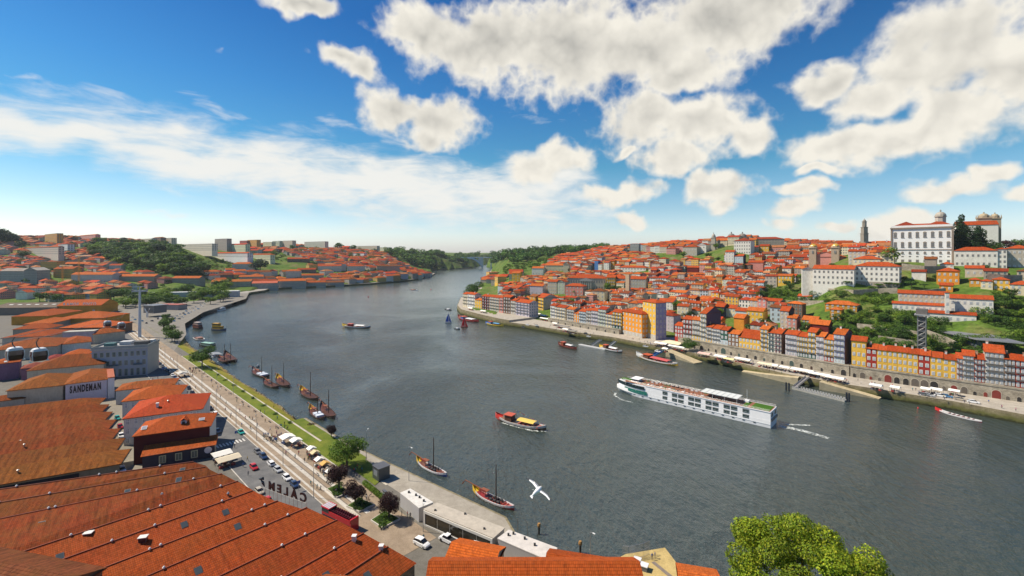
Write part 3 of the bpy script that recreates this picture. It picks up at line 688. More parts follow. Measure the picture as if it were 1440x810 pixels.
row(LA, [
(949, 960, 457, 'red', RED, 3, 3, 'small dark red house at the left end of the arcaded wall', dict(balc=False)),
(960.3, 973, 448, 'red', RED, 4, 3, 'brick-red house with rows of white windows beside the small dark red one', dict(ground='stone')),
(973.2, 984.5, 449, 'beige', ORANGE, 4, 3, 'beige house with yellow ground floor between the brick-red and the tall cream house', dict(ground='yellow')),
(984.7, 993, 440, 'cream', RED, 6, 2, 'tall thin cream house with a broad dark purple side wall', dict(d=22, sidecol='purple')),  # side wall gets a purple tone in place of shade
(993.2, 1001, 459, 'beige', RED, 4, 2, 'low beige house with yellow ground floor right of the tall cream one', dict(ground='yellow')),
(1001.2, 1013, 461, 'white', RED, 4, 3, 'white house with grey windows left of the dark green tiled one', {}),
(1013.2, 1023.5, 463, 'green', RED, 3, 2, 'dark green tiled house with pale blue ground floor', dict(ground='sky', balc=False)),
(1023.7, 1039, 468, 'brown', ORANGE, 3, 3, 'brown house with a cream awning left of the yellow dormer house', dict(balc=False)),
(1039.2, 1069, 473, 'yellow', RED, 2, 6, 'wide low yellow house with dormers in its big red roof', dict(balc=False, d=16, pitch=0.62)),
(1069.2, 1079.8, 462, 'yellow', ORANGE, 5, 2, 'narrow yellow and grey five-storey house above the black awning', {}),
(1080, 1089, 467, 'white', RED, 5, 2, 'white house with dark green window frames', dict(ws='green')),
(1089.2, 1098.5, 468, 'white', RED, 5, 2, 'white house with crimson balconies and a plain brown side wall', dict(ws='red', sidecol='brown', d=14)),
(1104.5, 1121, 469, 'lilac', RED, 4, 4, 'wide lilac-grey house with tall white windows', {}),
(1121.2, 1136, 472, 'yellow', RED, 4, 4, 'yellow and white house with a small cream awning', dict(ground='green')),
(1136.2, 1147, 466, 'yellow', RED, 5, 2, 'tall bright yellow house with green shopfronts', dict(ground='green')),
(1147.2, 1159, 472, 'lilac', ORANGE, 4, 2, 'pale lilac house between two yellow ones', {}),
(1159.2, 1172.3, 476, 'yellow', ORANGE, 4, 3, 'yellow house with brick-red lower balconies', dict(ground='red')),
(1172.5, 1187.5, 469, 'blue', ORANGE, 5, 3, 'tall slate-blue house with a purple and yellow side wall', dict(ground='sky', sidecol='purple', d=14))])  # shade on the flank is put in as purple wall colour
row(LB, [
(1197.5, 1218, 478, 'yellow', RED, 3, 3, 'yellow house with dark gateway left of the first dark red house', dict(balc=False)),
(1218.2, 1233, 489, 'red', RED, 3, 2, 'dark red house with white windows, leftmost red one of the low yellow row', dict(balc=False)),
(1233.2, 1248, 491, 'yellow', RED, 3, 2, 'yellow house right beside the leftmost red house of the low row', dict(balc=False)),
(1248.2, 1262, 492.5, 'yellow', RED, 3, 2, 'second yellow house right of the leftmost red house', dict(balc=False)),
(1262.2, 1276, 494, 'yellow', RED, 3, 2, 'third yellow house right of the leftmost red house', dict(balc=False)),
(1276.2, 1291, 496, 'yellow', RED, 3, 2, 'yellow house left beside the second dark red house', dict(balc=False)),
(1291.2, 1308, 498, 'red', RED, 3, 2, 'dark red house with white windows between yellow ones, right of the lift tower', dict(balc=False)),
(1308.2, 1325, 501, 'yellow', RED, 3, 2, 'yellow house right beside the second dark red house', dict(balc=False)),
(1325.2, 1345, 504, 'yellow', RED, 3, 2, 'last yellow house at the right end of the low row', dict(balc=False)),
(1345.2, 1354, 503, 'pink', RED, 4, 2, 'narrow reddish house hung with laundry', {}),
(1354.2, 1370, 499, 'beige', RED, 5, 3, 'beige house with dark glazed balconies and a red door', {}),
(1370.2, 1385, 504, 'red', RED, 4, 3, 'red-brown house with white bay windows and dark red doors', {}),
(1385.2, 1412, 494, 'grey', RED, 5, 4, 'broad grey house with a white glazed top floor', dict(d=15)),
(1412.2, 1428, 504, 'brown', RED, 4, 3, 'dark brown house with iron balconies over a green shop', {}),
(1428.2, 1462, 506, 'red', RED, 4, 5, 'brick-red house with white balconies over a red awning at the right edge', {})])
row(LC, [
(774, 781, 429, 'white', RED, 4, 2, 'thin white and pink house at the left end of the grey quayside row', {}),
(781.2, 795, 431, 'cream', RED, 4, 4, 'cream and yellow house with dark balconies in the left part of the row', {}),
(797, 807, 434, 'grey', ORANGE, 4, 3, 'grey house with white windows left of the narrow orange one', {}),
(807.2, 814, 440, 'orange', ORANGE, 3, 2, 'narrow low orange house in the grey row', dict(balc=False)),
(814.2, 824, 437, 'sky', RED, 4, 3, 'pale blue and white house in the grey row', {}),
(824.2, 831, 436, 'grey', RED, 4, 2, 'narrow plain grey house right of the pale blue one', {}),
(831.2, 841, 436, 'lilac', RED, 4, 3, 'lilac-grey house with brick-red doors in the grey row', {}),
(841.2, 852, 434, 'palegreen', SCAR, 5, 3, 'pale green-grey tiled house with rows of small windows', {}),
(852.2, 861, 441, 'cream', RED, 4, 2, 'cream house beside the pale green tiled one', {}),
(861.2, 874, 438, 'yellow', RED, 5, 3, 'pale yellow house with green ground floor next to the orange corner block', dict(ground='green'))])
row(LD, [
(651, 657, 413, 'cream', RED, 4, 2, 'cream house at the tip of the point', {}),
(657.2, 667.5, 413, 'white', RED, 4, 3, 'pale white tiled house near the tip of the point', {}),
(668, 677.5, 421, 'yellow', ORANGE, 3, 3, 'low yellow and white house with awnings near the point', dict(balc=False)),
(677.7, 688, 416, 'maroon', RED, 5, 3, 'dark maroon house with white windows near the point', {}),
(688.2, 702, 417, 'beige', RED, 5, 4, 'broad beige and yellow house in the row at the point', {}),
(702.2, 707.5, 418, 'pink', RED, 5, 1, 'very narrow pink house in the row at the point', {}),
(707.7, 717.7, 417, 'brown', RED, 5, 3, 'brown house with iron balconies in the row at the point', {}),
(718, 725, 422, 'grey', RED, 4, 2, 'small grey house left of the lilac corner block', {}),
(725.2, 744, 424, 'lilac', RED, 5, 4, 'lilac corner block with blue balconies and stepped roof at the square', dict(ws='blue', side=True, d=14))])
# corner blocks by the square
RH((874, 469, 904, 476, 4.6), 874.5, 903, 437, 'orange', RED, 10, 'orange corner block with grey stone arcade', 'corner block', None, st=5, bays=6, side=True, ground='grey', rk='hip', chim=1)
RH((904, 473, 922, 478, 4.6), 904, 922, 423, 'yellow', RED, 11, 'very tall yellow block, its flank painted lilac blue', 'corner block', None, st=7, bays=4, side=True, ground='dark' if False else 'grey', sidecol='blue', rk='hip', chim=2)
RH((753, 435, 764, 437.5, 8), 753.5, 764, 417, 'yellow', RED, 20, 'bright yellow house with a bare grey flank by the square', 'townhouse', None, st=4, bays=2, side=False, sidecol='grey', balc=True)
RH((744, 434, 754, 436, 8), 744.3, 753, 416, 'ochre', BROWNR, 12, 'ochre house left of the bright yellow one by the square', 'townhouse', None, st=4, bays=2)
# ------------------------------------------------------------------ landmarks on the hill
def loose(name, label, cat, c, z, rz=0): return empty(name, (c[0], c[1], z), rz, label, cat)
def tower_part(m, cx, cy, r, z0, z1, col, seg=4, rot=45, r1=None, mi=0):
 """square or round shaft"""
 r1 = r if r1 is None else r1
 a = [(cx + r * math.cos(R(rot) + 2 * math.pi * k / seg), cy + r * math.sin(R(rot) + 2 * math.pi * k / seg), z0) for k in range(seg)]
 b = [(cx + r1 * math.cos(R(rot) + 2 * math.pi * k / seg), cy + r1 * math.sin(R(rot) + 2 * math.pi * k / seg), z1) for k in range(seg)]
 m.loft([a, b], mi, col)
def dome(m, cx, cy, r, z, hgt, col, seg=12, mi=0):
 rings = []
 for t in np.linspace(0, 0.97, 7):
  q = t * math.pi / 2; rr = r * math.cos(q); rings.append([(cx + rr * math.cos(2 * math.pi * k / seg), cy + rr * math.sin(2 * math.pi * k / seg), z + hgt * math.sin(q)) for k in range(seg)])
 m.loft(rings, mi, col)
 tower_part(m, cx, cy, r * 0.1, z + hgt * 0.98, z + hgt * 1.45, col, 6); tower_part(m, cx, cy, r * 0.2, z + hgt * 1.12, z + hgt * 1.24, col, 6)
# bishop's palace
def palace():
 ang = -45.5; Yc = 440; c = PY(1297, 370, Yc); dx, dy = math.cos(R(ang)), math.sin(R(ang)); k0, k1 = (1253.5 - 720) / F, (1340 - 720) / F
 a = (c.x - k0 * c.y) / (dx - k0 * dy); b = (k1 * c.y - c.x) / (dx - k1 * dy)
 A = (c.x - a * dx, c.y - a * dy); B = (c.x + b * dx, c.y + b * dy); h = (370 - 319) * Yc / F
 w = math.hypot(B[0] - A[0], B[1] - A[1]); d = 30
 root = house(A, B, d, h, (0.82, 0.81, 0.79), DEEP, name='palace', rk='flat', z0=c.z, wmat='clean_wall', sidecol=(0.45, 0.38, 0.32), foot=12)  # side walls coloured darker than the front to imitate the shaded face
 tag(root, "huge white palace with brown stone trim and a small lantern dome", 'palace')
 for ch in root.children:
  if ch.name.startswith('roof'): bpy.data.objects.remove(ch)
 ms = MAT; br = (0.26, 0.205, 0.16)
 t = MB(); t.box(-.5, .9, -.5, .6, -12, h, 0, br); t.box(w - .9, w + .6, -.5, .6, -12, h, 0, br); t.box(-.9, w + 1, -1.0, .3, h - 1.6, h - .2, 0, br); t.box(-.3, w + .3, -.4, .1, h * .36, h * .36 + .7, 0, br)
 for k in range(3): t.box(w * (.0 + .5 * k) - .4 if k else -.3, w * .5 * k + .4, -.35, .05, 0, h * .0 + .01, 0, br)
 t.build('stone_trim', 'plain', root)
 t = MB(); t.box(0, w, 0, d, h + .0, h + 1.8, 0, (0.78, 0.77, 0.75)); t.build('parapet', 'clean_wall', root)
 r, _ = roof_mb(w - 4, d - 4, h + 1.8, 'hip', .16, RED, 0.2); r = r.build('roof', 'tile_roof', root, (2, 2, 0))
 for x in (.18, .72):
  p, _ = roof_mb(17, 17, h + 1.9, 'hip', .5, DEEP, 0.3); p.build('roof_pavilion', 'tile_roof', root, (w * x - 6, 1.0, 0))
 ln = MB(); cx, cy = w * .8, 11; tower_part(ln, cx, cy, 4.2, h + 2, h + 9.5, (0.45, 0.41, 0.35), 8, 22); tower_part(ln, cx, cy, 4.9, h + 9.5, h + 10.1, (0.4, 0.36, 0.3), 8, 22); dome(ln, cx, cy, 4.3, h + 10.1, 4.4, (0.38, 0.34, 0.28)); ln.build('lantern_dome', 'plain', root)
 n = 8
 for k in range(n):
  x = w * (k + .55) / (n + .1)
  for fr, wh_, ww_, sty in ((.72, 4.2, 2.2, 'arched'), (.45, 4.0, 2.2, 'arched'), (.27, 1.0, 1.6, 'arched'), (.17, .9, 1.5, 'stone'), (.03, 2.2, 2.0, 'stone')):
   link('window', window_mesh(sty, ww_, wh_), root, (x, -.02, h * fr))
palace()
def cathedral():
 ang = -38; Yc = 500
 c = PY(1375, 348, Yc)
 o = HH(1345, 1404, 352, 316, 'white', RED, 22, ang=ang, Y=Yc, name='cathedral', rk='gable', pitch=.42, wmat='clean_wall', foot=12)
 tag(o, 'cathedral with red roof and a pair of domed granite towers', 'cathedral')
 zb = o.location.z; w = o['w'] if 'w' in o else None
 inv = Matrix.Rotation(-o.rotation_euler.z, 4, 'Z') @ Matrix.Translation(-o.location)
 for k, (px_, yt) in enumerate(((1383.5, 316), (1399, 316))):
  q = inv @ PY(px_, 357, Yc + 14 + k * 4); t = MB(); g = (0.40, 0.31, 0.21)
  H0 = CH - (320 - HZ) * (Yc + 14) / F - zb; r = 7.6 if k == 0 else 6.2
  tower_part(t, q.x, q.y, r, 0, H0 + 10, g); tower_part(t, q.x, q.y, r * 1.12, H0 + 10, H0 + 11, g)
  tower_part(t, q.x, q.y, r * .58, H0 + 11, H0 + 12.6, g, 8, 22); dome(t, q.x, q.y, r * .56, H0 + 12.6, 3.4, (0.40, 0.32, 0.20))
  for s in range(4): a = R(45 + 90 * s); tower_part(t, q.x + r * math.cos(a), q.y + r * math.sin(a), .8, H0 + 11, H0 + 14.5, g, 4, 45, .15)
  t.build('tower', 'plain', o)
cathedral()
def clerigos():
 p = PY(1215.5, 352, 880); o = loose('bell_tower', 'tall slender granite baroque bell tower on the skyline', 'bell tower', p, p.z); g = (0.27, 0.235, 0.19)
 s = 880 / F; T = lambda y: (352 - y) * s
 t = MB(); tower_part(t, 0, 0, 6.2, -20, T(329), g); tower_part(t, 0, 0, 6.9, T(329), T(328), g); t.build('lower_shaft', 'plain', o)
 t = MB(); tower_part(t, 0, 0, 5.4, T(328), T(320), g); tower_part(t, 0, 0, 6.1, T(320), T(319.2), g); tower_part(t, 0, 0, 3.7, T(319.2), T(312), g, 8, 22); tower_part(t, 0, 0, 4.3, T(312), T(311.4), g, 8, 22); t.build('belfry', 'plain', o)
 t = MB(); dome(t, 0, 0, 2.8, T(311.4), T(308.5) - T(311.4), g); t.build('cupola', 'plain', o)
 for z in (T(336), T(325), T(316)): link('window', window_mesh('stone', 2.4, 4.5), o, (0, -4.4 if z < T(327) else -3.8, z))
clerigos()
def grilos():
 o = HH(1137, 1187, 376, 361, 'pink', ORANGE, 24, ang=-44, name='church', rk='gable_front', pitch=.33, wmat='wall', sidecol='beige'); tag(o, 'granite church front between two towers with golden domed caps', 'church')
 s = o.location.y / F
 inv = Matrix.Rotation(-o.rotation_euler.z, 4, 'Z') @ Matrix.Translation(-o.location)
 for x in (1143, 1174.5):
  q = inv @ PY(x, 357, o.location.y - (x - 1137) * s * .75); H0 = CH - (349 - HZ) * o.location.y / F - o.location.z; t = MB(); g = (0.44, 0.33, 0.24)
  tower_part(t, q.x, q.y + 2, 5.0, -4, H0, g); tower_part(t, q.x, q.y + 2, 6.0, H0, H0 + .8, g); tower_part(t, q.x, q.y + 2, 4.2, H0 + .8, H0 + 2, g, 8, 22); t.build('tower', 'plain', o)
  t = MB(); dome(t, q.x, q.y + 2, 3.8, H0 + 2, 2.6, (0.55, 0.36, 0.05)); t.build('golden_dome', 'paint', o)
  link('window', window_mesh('stone', 1.6, 3.0), o, (q.x, q.y - 1.9, H0 - 6))
grilos()
def vitoria():
 o = HH(980, 993, 356, 344, 'white', RED, 26, ang=-40, name='church', rk='gable_front', pitch=.4, wmat='clean_wall', st=2, bays=2, ws='stone'); tag(o, 'white church with a pointed grey bell tower on the ridge', 'church')
 inv = Matrix.Rotation(-o.rotation_euler.z, 4, 'Z') @ Matrix.Translation(-o.location); q = inv @ PY(1003.5, 357, o.location.y - 6); s = o.location.y / F; zz = lambda y: CH - (y - HZ) * s - o.location.z; g = (0.42, 0.37, 0.3)
 t = MB(); tower_part(t, q.x, q.y, 5.2, -6, zz(343), g); tower_part(t, q.x, q.y, 5.9, zz(343), zz(342.3), g); tower_part(t, q.x, q.y, 4.6, zz(342.3), zz(335), g); tower_part(t, q.x, q.y, 5.2, zz(335), zz(334.3), g); t.build('bell_tower', 'plain', o)
 t = MB(); dome(t, q.x, q.y, 3.6, zz(334.3), 6.5, (0.35, 0.31, 0.26)); t.build('spire', 'plain', o)
 o = HH(1052, 1103, 347, 336, 'stone', DEEP, 26, ang=-30, name='monastery', rk='hip', pitch=.3, wmat='wall_windows'); tag(o, 'long brown monastery with two domed towers on the ridge', 'monastery')
 inv = Matrix.Rotation(-o.rotation_euler.z, 4, 'Z') @ Matrix.Translation(-o.location); s = o.location.y / F; zz = lambda y: CH - (y - HZ) * s - o.location.z
 for x, r in ((1028.5, 6.6), (1044, 7.4)):
  q = inv @ PY(x, 357, o.location.y + 6); t = MB(); tower_part(t, q.x, q.y, r * 1.15, -6, zz(334), (0.42, 0.36, 0.27)); tower_part(t, q.x, q.y, r * 1.3, zz(334), zz(333.2), (0.3, 0.26, 0.2)); dome(t, q.x, q.y, r, zz(333.2), 6.6, (0.22, 0.19, 0.16)); t.build('tower', 'plain', o)
vitoria()
def bolsa():
 o = HH(798, 852, 408, 391, 'grey', RED, 34, ang=-20, name='exchange_palace', rk='hip', pitch=.3, st=2, bays=15, ws='stone', wh=3.6, ww=1.7); tag(o, 'long grey neoclassical palace with a columned centre', 'palace')
 w = 54 * o.location.y / F * .97
 for k in range(6):
  t = MB(); t.tube([(w * .5 - 7.5 + 3 * k, -1.1, 0), (w * .5 - 7.5 + 3 * k, -1.1, 13)], .55, 8, 0, (0.5, 0.48, 0.44)); t.build('column', 'plain', o)
 t = MB(); t.face([(w * .5 - 9, -1.8, 13), (w * .5 + 9, -1.8, 13), (w * .5 + 9, -1.8, 14.5), (w * .5, -1.8, 18), (w * .5 - 9, -1.8, 14.5)], 0, (0.45, 0.43, 0.4)); t.box(w * .5 - 9, w * .5 + 9, -1.79, 2, 12.8, 14.5, 0, (0.45, 0.43, 0.4)); t.build('pediment', 'plain', o)
bolsa()
# explicit buildings of the hill: x0, x1, foot, eave, wall, roof, depth, heading, storeys, bays, label, options
HILL = [
(1202, 1264.5, 403, 374, 'white', RED, 17, -46, 4, 9, 'long white building with three rows of windows over a stone base, lavender flank', dict(rk='hip', side=True, ground='stone', wmat='clean_wall', ws='stone')),
(1143, 1201, 401, 378, 'white', RED, 16, -46, 3, 9, 'long white building with an arcaded grey end left of the three-row white block', dict(Y=418, wmat='clean_wall', ws='stone')),
(1128, 1143, 400, 378, 'white', ORANGE, 12, -30, 0, 0, 'plain white gabled block left of the arcaded grey building', dict(Y=436, rk='gable_front')),
(1200, 1238, 378, 364, 'cream', RED, 14, -46, 2, 6, 'cream building with bright orange roof behind the long white block', dict(rk='hip')),
(1342, 1403, 375, 352, 'white', RED, 15, -42, 2, 8, 'long white house with red roof below the cathedral trees', dict(rk='hip', ws='stone')),
(1403, 1416, 378, 350, 'white', RED, 14, -42, 4, 2, 'narrow white four-storey house between the long white one and the grey block', dict(rk='hip', ws='stone')),
(1416, 1452, 378, 349, 'grey', RED, 14, -42, 3, 5, 'grey stone block with tall glazed windows at the right edge', dict(rk='hip')),
(1407, 1424, 352, 336, 'white', RED, 12, -42, 2, 3, 'small white house with red roof beside the cathedral', dict(rk='hip')),
(1420, 1455, 350, 334, 'white', RED, 12, -42, 2, 4, 'white house with stone windows beyond the cathedral at the right edge', dict(rk='hip', ws='stone')),
(1317, 1349, 398, 381, 'orange', RED, 13, -46, 2, 4, 'bright orange two-storey house below the small white red-roofed one', dict(rk='hip', side=True)),
(1321, 1340, 409, 401, 'orange', RED, 9, -46, 1, 2, 'small orange annex in front of the bright orange house', {}),
(1322, 1341, 380, 371, 'white', RED, 10, -46, 2, 3, 'small white house with red roof above the bright orange house', dict(rk='hip')),
(1357, 1384, 388, 377, 'beige', RED, 11, -46, 1, 3, 'beige cottage with orange roof right of the orange house', {}),
(1300, 1317, 380, 364, 'stone', BROWNR, 10, -46, 0, 0, 'ruined stone house below the palace', {}),
(1282, 1302, 391, 382, 'white', DEEP, 9, -46, 0, 0, 'low white shed with dark red roof below the palace wall', {}),
(1363, 1379, 401, 393, 'ochre', RED, 9, -46, 1, 2, 'ochre cottage at the left of the yellow and slate cottages', dict(rk='hip')),
(1379, 1396, 405, 395, 'cream', RED, 9, -46, 2, 2, 'cream and slate cottage, middle of three on the slope', dict(rk='hip')),
(1396, 1420, 408, 393, 'yellow', RED, 10, -46, 2, 3, 'pale yellow and slate cottage at the right of the three', dict(rk='hip', side=True)),
(1420, 1456, 415, 400, 'cream', RED, 12, -46, 2, 4, 'cream house with orange hipped roof at the right edge of the slope', dict(rk='hip')),
(1263, 1329, 427, 413, 'beige', RED, 11, -42, 2, 9, 'long weathered white wing, highest of the stepped convent wings', dict(wmat='wall')),
(1335, 1397, 441, 420, 'white', RED, 12, -42, 2, 7, 'long white wing with blotched plaster at the right of the stepped convent', dict(wmat='wall')),
(1255, 1329, 437, 428, 'white', RED, 7, -42, 1, 9, 'low white wing with a row of small square windows, left of the convent', dict()),
(1292, 1373, 452, 441, 'white', RED, 8, -42, 1, 8, 'lowest white wing of the stepped convent in front of the others', dict()),
(1329, 1335, 452, 411, 'white', RED, 7, -42, 4, 1, 'narrow white stair tower in the middle of the convent wings', dict(rk='hip')),
(1160, 1205, 437, 428, 'ochre', ORANGE, 13, -46, 2, 6, 'ochre house with three orange pyramid roofs at the edge of the green slope', dict(rk='hip', side=True)),
(1167, 1183, 451, 435, 'ochre', ORANGE, 11, -46, 3, 2, 'ochre house in front of the three pyramid roofs', dict(rk='hip')),
(1122, 1155, 423, 417, 'beige', RED, 9, -46, 1, 4, 'open shed with red roof in the terraced garden', {}),
(1097, 1109, 462, 437, 'beige', RED, 11, -46, 4, 2, 'tall beige house with dark slate flank above the lilac quayside house', dict(sidecol='navy', d=16)),
(1128, 1149, 463, 450, 'yellow', ORANGE, 13, -46, 2, 4, 'yellow house with white window hoods behind the quayside row', {}),
(1107, 1120, 464, 447, 'pink', ORANGE, 12, -46, 3, 2, 'salmon pink house behind the lilac quayside house', {}),
(1137, 1165, 470, 456, 'maroon', ORANGE, 14, -46, 0, 0, 'maroon walled house with orange roof behind the bright yellow one', dict(rk='gable')),
(1100, 1112, 386, 377, 'white', RED, 10, -46, 2, 2, 'white house left of the church with golden caps', {}),
(1032, 1055.5, 357, 338.5, 'white', DEEP, 22, -42, 4, 7, 'big white convent block with rows of dark windows under the domed towers', dict(rk='hip', wmat='clean_wall', ws='stone')),
(1020, 1032, 370, 354, 'white', RED, 12, -42, 4, 3, 'white tenement with grid of windows below the domed towers', {}),
(1033, 1045, 371, 360, 'sky', RED, 14, -42, 2, 3, 'pale blue house with slate flank right of the white tenement', dict(sidecol='navy')),
(1052, 1073, 380, 369, 'pink', RED, 13, -42, 0, 0, 'dusty pink windowless house in the middle of the hill', {}),
(1068, 1081, 356, 346, 'yellow', RED, 14, -42, 2, 3, 'bright yellow house below the long brown monastery', {}),
(960, 980, 360, 347, 'grey', RED, 22, -40, 2, 5, 'grey granite block left of the white church on the ridge', dict(rk='hip')),
(966, 982, 384, 376, 'maroon', RED, 11, -42, 0, 0, 'dark red walled house left on the slope under the green bank', {}),
(886, 898, 355, 343, (0.42, 0.42, 0.4), (0.35, 0.35, 0.35), 18, -30, 0, 0, 'grey concrete block with a stepped top on the skyline', dict(rk='flat', wmat='wall_windows')),
(853, 865, 408, 390, 'yellow', RED, 15, -20, 4, 4, 'pale yellow four-storey block right of the grey palace', {}),
(866, 908, 406, 392, 'grey', RED, 16, -30, 3, 11, 'long grey row with small windows right of the pale yellow block', {}),
(870, 908, 384, 376, 'white', RED, 15, -38, 2, 9, 'long white building with a bright red roof above the grey row', dict(rk='hip', ws='stone')),
(836, 841, 381, 367, (0.08, 0.2, 0.45), RED, 9, -38, 0, 0, 'narrow bright blue building on the slope', dict(rk='flat')),
(849, 856, 381, 369, 'white', RED, 10, -38, 4, 2, 'slim white tenement with dark balconies right of the bright blue one', {}),
(857, 864, 380, 367, 'ochre', RED, 10, -38, 3, 2, 'slim ochre tenement right of the white one', {}),
(795, 820, 417, 402, 'pink', RED, 15, -30, 3, 5, 'salmon pink house with red roof below the grey palace', dict(rk='hip', side=True)),
(784, 794, 414, 396, 'palegreen', RED, 14, -30, 4, 2, 'tall pale green gabled house left of the salmon pink one', dict(rk='gable_front')),
(770, 783, 414, 396, 'beige', RED, 14, -30, 4, 4, 'beige tenement with many small windows left of the pale green one', {}),
(745, 763, 416, 402, 'lilac', ORANGE, 14, -30, 1, 3, 'lilac house with white gable above the square', dict(rk='gable')),
(832, 850, 424, 409, 'cream', BROWNR, 13, -30, 3, 3, 'cream stone house with small windows above the grey quayside row', dict(rk='hip')),
(767, 793, 382, 373, 'cream', ORANGE, 16, -20, 1, 6, 'cream church nave with orange roof left of the white gable', dict(rk='gable')),
(792, 800, 384, 371, 'cream', ORANGE, 14, -20, 0, 0, 'cream church gable end right of its orange nave', dict(rk='gable_front', pitch=.8)),
(720, 731, 397, 384, 'yellow', ORANGE, 15, -20, 3, 2, 'ochre yellow building at the left edge of the town near the point', {}),
(748, 764, 388, 377, 'white', ORANGE, 16, -20, 1, 4, 'low white wing with orange roof left of the cream nave', {}),
(925, 946, 436, 424, 'white', RED, 14, -46, 3, 5, 'white arcaded house behind the tall yellow block', {}),
(921, 933, 424, 413, 'white', RED, 12, -46, 2, 2, 'white twin-gabled house above the tall yellow block', dict(rk='gable_front')),
(1005, 1018, 446, 431, 'navy', RED, 14, -46, 0, 0, 'dark slate walled house above the tall cream one', {}),
(1019, 1034, 445, 433, 'cream', RED, 13, -46, 2, 3, 'cream house with white windows right of the dark slate one', {}),
(1034, 1050, 452, 437, 'sky', RED, 12, -46, 0, 0, 'pale blue walled house on the slope', {}),
(1050, 1073, 453, 437, 'yellow', ORANGE, 13, -46, 2, 4, 'straw yellow house right of the pale blue one', {}),
(1032, 1046, 466, 447, 'orange', ORANGE, 14, -46, 0, 0, 'burnt orange flank and roof behind the low beige houses', {}),
(966, 984, 446, 436, 'palegreen', RED, 14, -46, 2, 3, 'pale house with red hipped roof above the brick-red quayside house', dict(rk='hip')),
]
for x0, x1, yb, ye, wall, roof, d, ang, st, bays, label, kw in HILL:
 k = dict(kw); d = k.pop('d', d)
 HH(x0, x1, yb, ye, wall, roof, d, ang, label, 'building' if 'house' not in label else 'house', st=st, bays=bays, name='building' if 'house' not in label else 'house', foot=16, **k)
